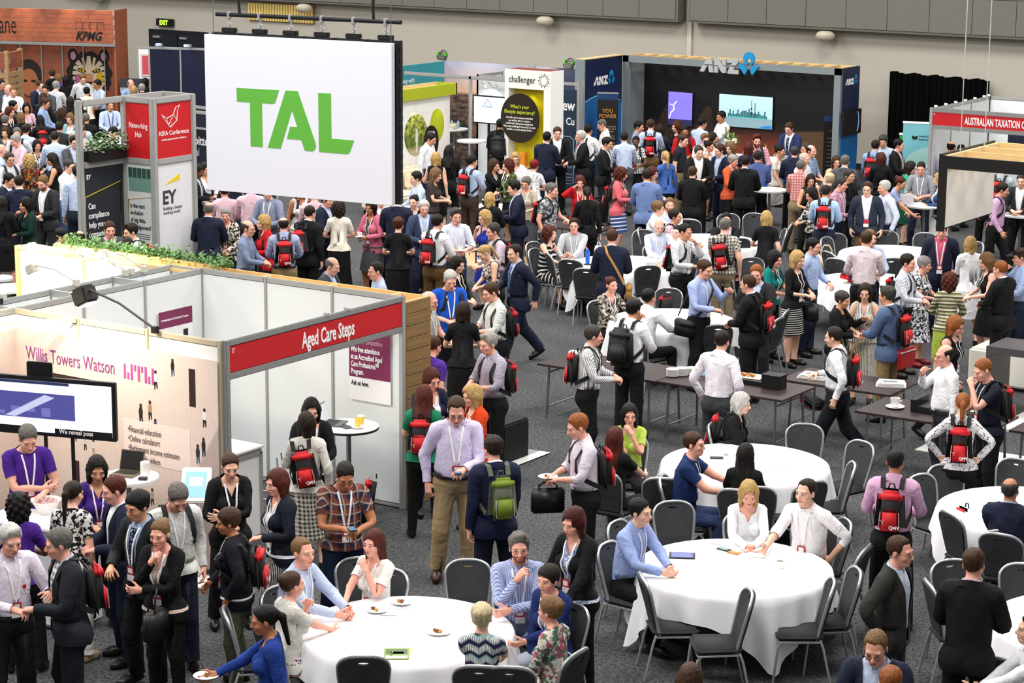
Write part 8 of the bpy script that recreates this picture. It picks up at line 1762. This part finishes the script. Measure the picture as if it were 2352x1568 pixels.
0.61 28.34 -26 m 1.78|hold/hold|short dg P|sL plain #c9b9c4|tr GY|-|bp hi|mauve shirt beyond the ponytail woman
1.17 27.48 -35 f 1.64|hold/hold l12 h20,0|ponytail bl F|uN print #2a2a2c #cfcac0|tr BK|-|hi|blonde ponytail bending over her red bag
1.45 26.05 95 f 1.66|hold/hold|long db F|vL plain BK|tr BK|suit BK|lan hi|long dark hair and black jacket before the polo man
2.54 24.38 50 m 1.84|hold/phone h20,0|short wh P|tS plain #1c58c8|tr BK|-|lan fat.5 bp1 hi|white hair and bright blue polo
3.06 23.14 101 m 1.78|down/hold h8,0|ring wh P|tS plain #a9a9a6|tr GY|-|gls lan fat.3 hi|bald with glasses at the plank wall corner
3.71 23.06 213 f 1.70|hold/hold|bob db F|dS plain BK|sk BK|-|hi|dark bob and black dress facing the blue polo
3.50 24.12 -36 m 1.80|hold/hold h15,0|short br P|sR stripe_v #e6e8e4 #9aa8a0|tr BK|-|bp1 hi|pale striped shirt reaching toward the dark bob
1.99 26.89 -36 m 1.82|hold/swingb walk|receding db F|sL plain LB|tr NV|suit NV|glass tie:#3a5a8a hi|navy suit striding with a glass
4.78 20.83 176 m 1.78|down/hold l8|receding br P|tS plain #4a2a90|tr BK|-|hi|purple polo and thinning hair at the plank wall
5.32 21.40 -25 m 1.80|hold/hold h8,0|quiff sg P|sR fine_check #b4aec0 #857f98|tr BK|-|bp1 hi|grey hair and mauve checks smiling over his backpack
-0.06 30.80 93 f 1.68|table/raise sit l24|curly rd F|dN stripe_wide_h #17171a #e6e4e0|mi stripe_wide_h #17171a #e6e4e0|-|hi|seated in black and white stripes by the blue bottle
0.12 31.36 27 m 1.78|table/tablein sit l16|short db P|sL plain #b5b8bf|tr GY|-|gls lan|seated smiling behind the white paper bag
2.60 28.51 206 m 1.84|hold/hold h10,0|short br P|sL plain W|tr BK|suit NV|satchel hi|navy suit with tan shoulder strap at the bottle table
1.24 32.22 41 m 1.78|tablein/table sit h12,0 l24|bald wh P|sL fine_check #d0d6e6 #9aa5c4|tr GY|-|gls bd:wh lan ph|white bearded bald man seated with a phone
1.94 31.81 -30 m 1.78|tablein/table sit l24|short bk F|sL plain LB|tr NV|-|lan hi|seated in pale blue at the bottle table
0.24 33.78 110 m 1.80|table/reach sit l24|curly2 lb F|sL plain W|tr BK|-|gls|sandy curls leaning in white shirt
0.22 34.33 40 m 1.80|table/tablein sit l24|short lb P|sL plain #cdd7ea|tr GY|-|bd:lb|sandy bearded man seated facing us
0.95 33.15 104 m 1.80|table/table sit l24|short db M|sL check #d8c0c8 #a87a88|tr BK|-|bp|dark haired in pink checks seated in profile
1.88 33.42 34 m 1.78|table/tablein sit l16|short bk P|sL plain PK|tr BK|suit BK|gls lan|seated in dark suit with heavy glasses
3.01 29.91 90 m 1.80|hold/mouth|receding bk M|sL plain #d6d7dc|tr BK|-|lan bp1 belt:BK hi|pale grey shirt drinking with a backpack slung
3.32 30.70 204 m 1.80|down/chair|short gy F|tS check #c9c4b8 #4a4640|tr #8a7a60|-|bp1 hi|brown checked shirt and grey hair from behind
5.00 26.96 89 m 1.86|hold/raise h10,0|short br P|sL plain #a9b9e6|tr BK|-|lan satchel2 hi|periwinkle shirt pointing across the table
3.18 27.48 71 f 1.68|table/reach sit l24|bun rd P|vL print #b9b0a4 #2a2624|tr BK|-|lan hi|laughing in black and cream print, seated
4.41 26.48 170 m 1.80|table/raise sit l24|short bk M|sL plain W|tr BK|-|hi|seated white shirt holding up a spoon
5.67 23.98 181 m 1.82|hold/mouth h5,0|quiff bk M|sL plain W|tr #14161c|-|bpb hi|huge black backpack at the buffet
3.16 32.43 202 f 1.68|down/hold|bob bl F|tS plain BK|tr BK|-|hi|blonde bob and black top facing the far tables
5.23 29.87 96 m 1.80|down/hold|short bk P|sL plain #a9bce6|tr NV|-|hi|dark crop and pale blue shirt in profile
4.94 29.21 92 f 1.66|hold/hold|wavy bk P|vS plain #0f7a78|tr BK|-|lan bp1 hi|teal top with sunglasses in black hair
5.38 29.08 87 f 1.72|hold/hold h6,0|wavy bl F|tR plain BK|sk stripe_h #17171a #e4e2de|-|lan tote:#1a1a1c hi|blonde in black top and striped skirt
5.68 27.37 8 m 1.80|hold/hold|short gi P|sL plain LB|tr CH|suit CH|hi|ginger man in charcoal suit behind the backpacker
6.06 26.48 -82 m 1.82|hold/hold|receding br P|sL plain W|tr BK|suit BK|bp gls hi|black suited backpacker with glasses at the cloth
7.06 27.09 96 f 1.62|hold/raise|crop_full dg M|tL plain BK|tr BK|plain BK|hi|short dark hair and loose black jacket, gesturing
7.25 27.51 20 f 1.68|hold/hold h4,0|bob db F|dN stripe_v #ded9cc #2a2826|mi stripe_v #ded9cc #2a2826|-|gls lan hi|cream striped sleeveless dress facing us
7.94 26.80 -96 m 1.82|down/hold|quiff dg M|sL plain W|tr #8a7450|suit #4f6284|bp pouch hi|slate blazer, tan trousers and red pouch
9.03 26.27 88 f 1.68|swingf/swingb walk h10,0|wavy gi P|uN plain BK|sl BK|-|lan gls hi|ginger waves hurrying past in a black vest
8.42 24.28 -74 m 1.80|hold/down walk|receding db F|sL plain W|tr #14161e|-|bp belt:BK hi|white shirt striding by the buffet with backpack
9.99 23.93 -47 m 1.80|mouth/down|ring db P|sL plain W|tr #2a2c33|-|gls fat.7 belt:BK hi|drinking from a glass by the biscuits
7.51 22.96 179 m 1.82|pocket/pocket|short db F|sL plain #e4dfe8|tr #3a3c40|-|hi|white shirted back with hands in pockets at the buffet
10.68 23.49 -38 m 1.82|hold/mouth h20,0|cropped gi P|tS plain #161a28|tr #14161c|-|lan bp hi|dark navy polo eating from his hand
6.02 22.43 117 m 1.80|hold/hold h3,20|short dg P|sL stripe_v #e4e4e6 #6a6c72|tr BK|-|bp hi|pinstriped shirt with backpack at the buffet end
8.37 18.60 -43 m 1.82|hold/hold h15,0|short gi P|sR plain #d9cfdc|tr BK|-|bp1 plate briefcase hi|ginger man with plate and hanging briefcase
7.55 20.84 31 f 1.68|table/chin sit l14|wavy bk P|uS plain #b4cc58|tr BK|-|gls hi|seated in lime top, glasses and dark waves
7.97 19.84 181 f 1.68|table/chin sit l14|long rd F|tS plain BK|tr BK|-|hi|seated in black with very long auburn hair
8.18 22.11 103 f 1.66|lap/lap sit l24 h15,0|wavy wh F|tL plain BK|tr BK|suit BK|bp hi|silver blonde waves bending with a backpack
8.86 19.83 109 m 1.80|tablein/reach sit l24|short br P|tS plain #1b2f5e|sl #2a3a5c|-|gls lan hi|navy short sleeves leaning on the second round table
9.44 20.01 193 f 1.68|tablein/table sit l24|long bk M|tL plain BK|tr BK|-|hi|seated with very long straight black hair
10.94 22.09 201 f 1.70|hip/hip|ponytail gi F|tL spots #d9d6d8 #4a4a52|tr BK|-|bp hi|blonde ponytail and white dotted blouse with backpack
9.64 17.40 90 m 1.80|table/tablein sit h8,0 l28|short bk F|sL fine_check #9fb0e0 #7a8cc4|tr BK|-|lan hi|seated typing on the black tablet
10.10 18.85 33 f 1.70|tablein/tablein sit h22,0 l24|wavy bl P|vL plain W|tr BK|-|hi|seated blonde in white shirt writing notes
10.76 18.87 -3 m 1.84|reach/hip sit l24|receding db F|sR plain #f2eef0|tr BK|-|lan hi|seated white shirt with hand on hip
12.63 13.21 199 f 1.66|down/down|bob br F|tL plain BK|tr BK|-|hi|brown crown just rising into the lower picture edge
11.51 19.13 202 m 1.80|hold/hold|cropped bk T|sL plain #d3a6c6|tr BK|-|bp hi|mauve shirt with red backpack near the bald man table
12.70 16.52 94 m 1.82|hip/hip h3,0|receding br P|sL stripe_v #b9cbe8 W|tr CH|suit #33322f|gls hi|grey suit in profile with hands behind his hips
13.44 16.38 187 m 1.86|hold/hold|short br P|sL plain PK|tr BK|suit BK|hi|large black suit seen from behind, nearest the edge
13.55 14.38 10 m 1.82|hold/hold h20,0|receding lb P|sL plain LB|tr NV|suit NV|gls fat.4 hi|balding man in glasses at the lower picture edge
13.89 13.86 204 m 1.72|down/down|short gi F|sL plain BK|tr BK|-|hi|ginger crown below the balding man
12.29 20.11 186 m 1.78|tablein/chin sit l14|ring dg T|sL plain LB|tr BK|suit NV|hi|bald crown and navy suit seated from behind
14.03 16.38 -59 m 1.80|tablein/reach sit l24|short db F|sL plain W|tr BK|-|hi|hands reaching to the closed laptop at the edge
4.14 15.03 61 m 1.84|crossA/hold h25,0|short gy P|tS plain #4a2488|tr #8f7848|-|lan belt:#3a2416 hi|purple polo checking his watch below the screen
5.56 13.56 221 f 1.66|hold/hold|curly bk D|tS plain #4a2488|tr BK|-|hi|dark curls and purple polo behind the sweets bowl
5.73 14.05 200 f 1.70|down/hold|ponytail db F|tS print #eceae6 #1a1a1c|tr #e6e2dc|-|tote:#8a4a24 sh:#b09a78 hi|black and white blouse with brown handbag
5.25 14.87 49 f 1.70|hold/hold h10,0|wavy bk M|vL plain #41227a|tr BK|-|lan hi|smiling in purple blouse by the folding tablet
6.13 14.28 -31 m 1.78|hold/hold|short rd P|sL plain W|tr NV|suit NV|hi|navy suit in profile beside the purple blouse
6.53 12.52 66 m 1.84|hold/talk h12,0|quiff wh P|sL plain #e2daea|tr #1a1a1e|-|lan poppy belt:BK hi|white haired with red poppy, hands together
7.03 12.70 -35 m 1.84|down/hold|short gy P|sL check #eef0f2 #555a66|tr #16181f|suit #20232c|bp hi|grey haired dark suit with backpack in profile
6.77 13.89 -2 m 1.84|hold/down|curly2 bk M|sL plain #9fb4d8|tr #17181a|suit #26282b|gls lan tie:#14182e hi|dark curls, glasses, tie and charcoal suit
7.19 13.68 18 f 1.70|chin/crossB h5,0|bun lb P|vL plain #d9c2b4|sl BK|plain BK|lan tote:#141414 hi|beige top and black cardigan, hand at chin
6.70 14.36 57 m 1.84|down/down h35,0|short gy P|tL fine_check #dcdcd8 #a8aaa8|tr #1c2232|-|lan bp hi|grey haired looking down in linen shirt
6.27 15.60 51 f 1.74|hold/crossB h12,0|bun br F|vL plain BK|tr BK|suit BK|lan hi|brown bun and black blazer at the tablet kiosks
7.44 14.32 -59 f 1.68|low/pocket|crop_full br T|tR stripe_h #eeece8 #26282c|tr #4c5542|plain #14161e|bp1 lan hi|striped top, dark cardigan and olive trousers
7.00 15.49 -25 f 1.70|down/hold|bob rd P|vL plain W|ls stripe_v #101010 #d8d6d2|suit #161a28|lan hi|auburn bob and navy blazer in profile
5.77 17.37 217 f 1.68|down/hold|bob db F|tL plain #d9d4cb|mi check #cfc9bd #2a2724|-|bp1 hi|cream jacket and tweed skirt with backpack
5.43 17.87 34 f 1.70|hold/hold|wavy bk F|vL plain W|tr BK|suit BK|hi|black haired host facing the cream jacket
7.45 15.84 53 m 1.82|phone/hold h28,0|cropped db T|tS plaid #23263f #c9b9b0 #8a4a2c|tr #16203a|-|lan gls fat.2 ph hi|plaid short sleeves reading his phone
7.94 14.55 94 m 1.82|tablein/table sit l24|receding lb P|sL plain LB|tr NV|-|lan fat.6 hi|seated in pale blue with pastry plate
8.21 15.33 -3 f 1.70|tablein/chin sit l14|long rd P|vS plain #efebe6|tr BK|-|lan hi|seated in white tee resting her cheek
8.35 13.98 160 f 1.70|tablein/chin sit l14|bun br P|tS knit #e6e2da|ls floral #2a2f50 #d8d4d6 #a02a3a|-|hi|seated in cream knit with hair clip
9.39 12.51 -45 f 1.68|reach/down h8,0|ponytail bk T|tL plain #1d3a86|tr BK|-|plate hi|blue shirted waitress passing with a plate
5.58 19.77 66 f 1.70|hold/hold h10,0|wavy rd P|vL plain W|tr NV|suit #16203a|gls hi|auburn fringe and glasses, navy blazer by the planks
6.06 19.00 211 f 1.70|down/hold|long rd F|tS plain #1f7a58|sl BK|-|bp hi|very long auburn hair and green top with backpack
7.19 18.02 40 m 1.98|pocket/phone h25,0|receding br P|sL plain #cfc6e4|tr #a08a68|-|lan gls fat.75 belt:#1a1410 sh:#3a2418 ph hi|big man in lavender shirt reading his phone
8.19 17.26 -136 m 1.82|swingf/down t10|quiff db P|sL plain W|tr #14182a|suit #161c36|bpg hi|navy suit with green backpack, arm swinging
6.39 19.52 -30 f 1.66|hold/hold|bob bl F|vL print #d2431c #e8d9c8|tr BK|plain #d2431c|hi|blonde bob and orange print jacket
9.53 15.69 39 m 1.86|chin/crossB sit l14|quiff gy P|sL stripe_v #b9c3e4 #6f80b8|tr #7d8ba6|-|lan gls bd:#8a5a3a hi|seated bearded man with hand on chin
10.04 15.47 -7 f 1.70|lap/tablein sit h10,0 l24|crop_full db P|vL plain #c9cfe2|tr #b9c0d2|plain #1a2a5e|lan hi|seated in navy cardigan with short dark waves
9.98 15.93 -13 f 1.74|hold/chair h8,0|bob #4a1a14 P|vL print #dfe3ee #7a94cf|tr BK|plain BK|lan hi|black cardigan and blue print, hand on chair back
10.16 14.21 210 f 1.70|table/tablein sit l14|crop_full pb F|tS zigzag #1f2040 #dfe5e2 #8fb9b4|tr BK|-|gls hi|seated cropped blonde in zigzag print from behind
10.50 14.72 -87 f 1.68|lap/lap sit l12|crop_full lb P|tL floral #d4d0c6 #5a6a58 #b8546c|tr #e2dcd8|-|hi|seated in floral jacket nearest the lower edge
'''.strip().split('\n')
make_people(ROWS)
# empty chairs: x, y, heading, which one
for x, y, rz, lab in (
    (9.36, 18.06, 1.59, "beside the tablet man's elbow, front of its back showing"),
    (10.37, 16.93, 2.28, "at the nearest table's outer edge, seat facing right of the tablet man"),
    (10.95, 16.74, -0.91, "drawn out before the nearest table's lowest cloth corner"),
    (11.39, 17.48, -1.03, 'at the nearest table, second round from the cloth corner'),
    (11.46, 17.86, -0.87, 'pushed close behind its twin near the grey suited man'),
    (10.71, 19.21, -0.78, 'right behind the hand of the man with hand on hip'),
    (9.38, 18.79, 0.78, 'between the navy short sleeved man and the tablet man'),
    (8.52, 19.95, 3.63, 'with its back to us below the navy short sleeved man'),
    (9.47, 20.22, 3.63, 'just behind the head of the writing blonde woman'),
    (9.75, 20.62, -2.07, 'with its back to us behind the man with hand on hip'),
    (9.79, 21.25, -0.99, 'in side view at the second table beyond the hand on hip man'),
    (9.61, 22.05, -0.35, "tall in view next to the striding man's shoe"),
    (8.94, 22.40, 0.46, 'facing us beyond the second round table'),
    (9.23, 13.86, 3.77, 'with hand hole, its back nearest us at the lower edge'),
    (7.96, 15.48, 0.84, 'next to the woman resting her cheek, facing us'),
    (7.92, 14.05, 2.33, 'seen edge on behind the olive trousers'),
    (8.78, 15.98, 0.61, "facing us beyond the cheek resting woman's table, bag at its foot"),
    (9.80, 15.90, -1.28, "with a standing woman's hand on its back"),
    (10.36, 14.35, 3.65, 'rising from the lower edge behind the zigzag top'),
    (-0.43, 31.31, 1.46, 'nearest the striding navy suit, facing the bottle table'),
    (0.29, 30.79, 2.41, 'in side view by the striped seated woman'),
    (0.66, 30.57, 3.36, 'with its black back to us before the striped seated woman'),
    (1.27, 30.01, 3.53, 'with its black back to us beside the tan strap man'),
    (1.83, 30.78, -2.35, 'with hand hole, back to us, before the drinking man'),
    (0.22, 33.32, 0.18, 'behind the seated bearded bald man'),
    (4.07, 26.82, 2.99, 'behind the print blouse woman and black backpack'),
    (3.41, 28.78, 0.38, 'facing us with a red bag across its seat'),
    (3.59, 30.98, 2.16, "seen edge on below the checked shirt man's hand"),
    (5.07, 27.28, -2.47, 'with its back to us below the periwinkle shirt'),
    (5.43, 28.00, -1.48, 'tall and turned sideways before the striped skirt'),
    (5.26, 28.52, -1.28, 'half hidden by its tall sideways neighbour'),
    (0.62, 35.89, 0.64, 'facing us behind the dark suited man with heavy glasses'),
    (0.91, 36.19, 0.31, 'facing us next to the blonde bob in black'),
    (1.74, 34.05, -2.48, 'with its back to us right of the checked shirt'),
    (1.90, 35.00, -0.93, 'leaning dark behind the blonde bob in black'),
    (1.63, 35.77, -1.24, 'seen edge on behind the blonde bob in black'),
    (3.20, 31.95, 0.63, 'facing us with a bag strap over it by the teal top'),
    (3.76, 35.81, 0.43, 'facing us beyond the far table, left of the bar table leg'),
    (4.39, 35.99, 0.32, 'facing us beyond the far table by the pink shirted suit'),
    (3.24, 35.06, 0.83, 'facing us behind the dark cropped man in blue'),
    (3.36, 34.77, 1.50, 'close behind the dark cropped man in blue'),
    (3.93, 33.71, 2.58, 'with its back half turned beside the straw bag'),
    (4.19, 33.24, 3.10, 'with its back to us under the lying backpack'),
    (4.69, 33.75, -2.37, 'with its back to us right of the pale pink shirt'),
    (5.28, 35.66, -0.66, 'behind the white jacketed blonde'),
    (11.05, 21.74, 0.84, 'facing us below the dotted blouse backpack'),
    (11.78, 20.48, 2.53, 'large dark back with a red bag behind it'),
    (12.17, 20.24, -2.63, 'its black back to us behind the bald man'),
    (11.41, 22.31, 0.02, 'at the right picture edge by the bald man'),
    (11.06, 21.30, 1.25, "behind the mauve shirt's shoulder"),
    (12.47, 18.60, 0.84, "just behind the large black suited man's head"),
    (12.57, 18.25, 2.24, 'seen edge on between the two dark suits'),
    (12.96, 18.81, 0.37, 'at the right picture edge below the bald man'),
    (13.63, 16.85, 3.34, 'at the lower edge beside the cut off table'),
    (11.17, 18.68, -1.40, 'seen edge on behind the grey suited man'),
    (0.10, 35.40, 3.48, 'below the leaning sandy curls')):
    chair(x, y, rz, 'empty charcoal banquet chair ' + lab)
# lettering becomes plain mesh
dg_ = bpy.context.evaluated_depsgraph_get()
for o in [o for o in COL.objects if o.type == 'FONT']:
    me = bpy.data.meshes.get('text_' + o.data.name) or bpy.data.meshes.new_from_object(o.evaluated_get(dg_)); me.name = 'text_' + o.data.name
    n = bpy.data.objects.new('lettering', me); COL.objects.link(n); n.parent = o.parent; n.matrix_parent_inverse = o.matrix_parent_inverse; n.matrix_basis = o.matrix_basis.copy()
    bpy.data.objects.remove(o)
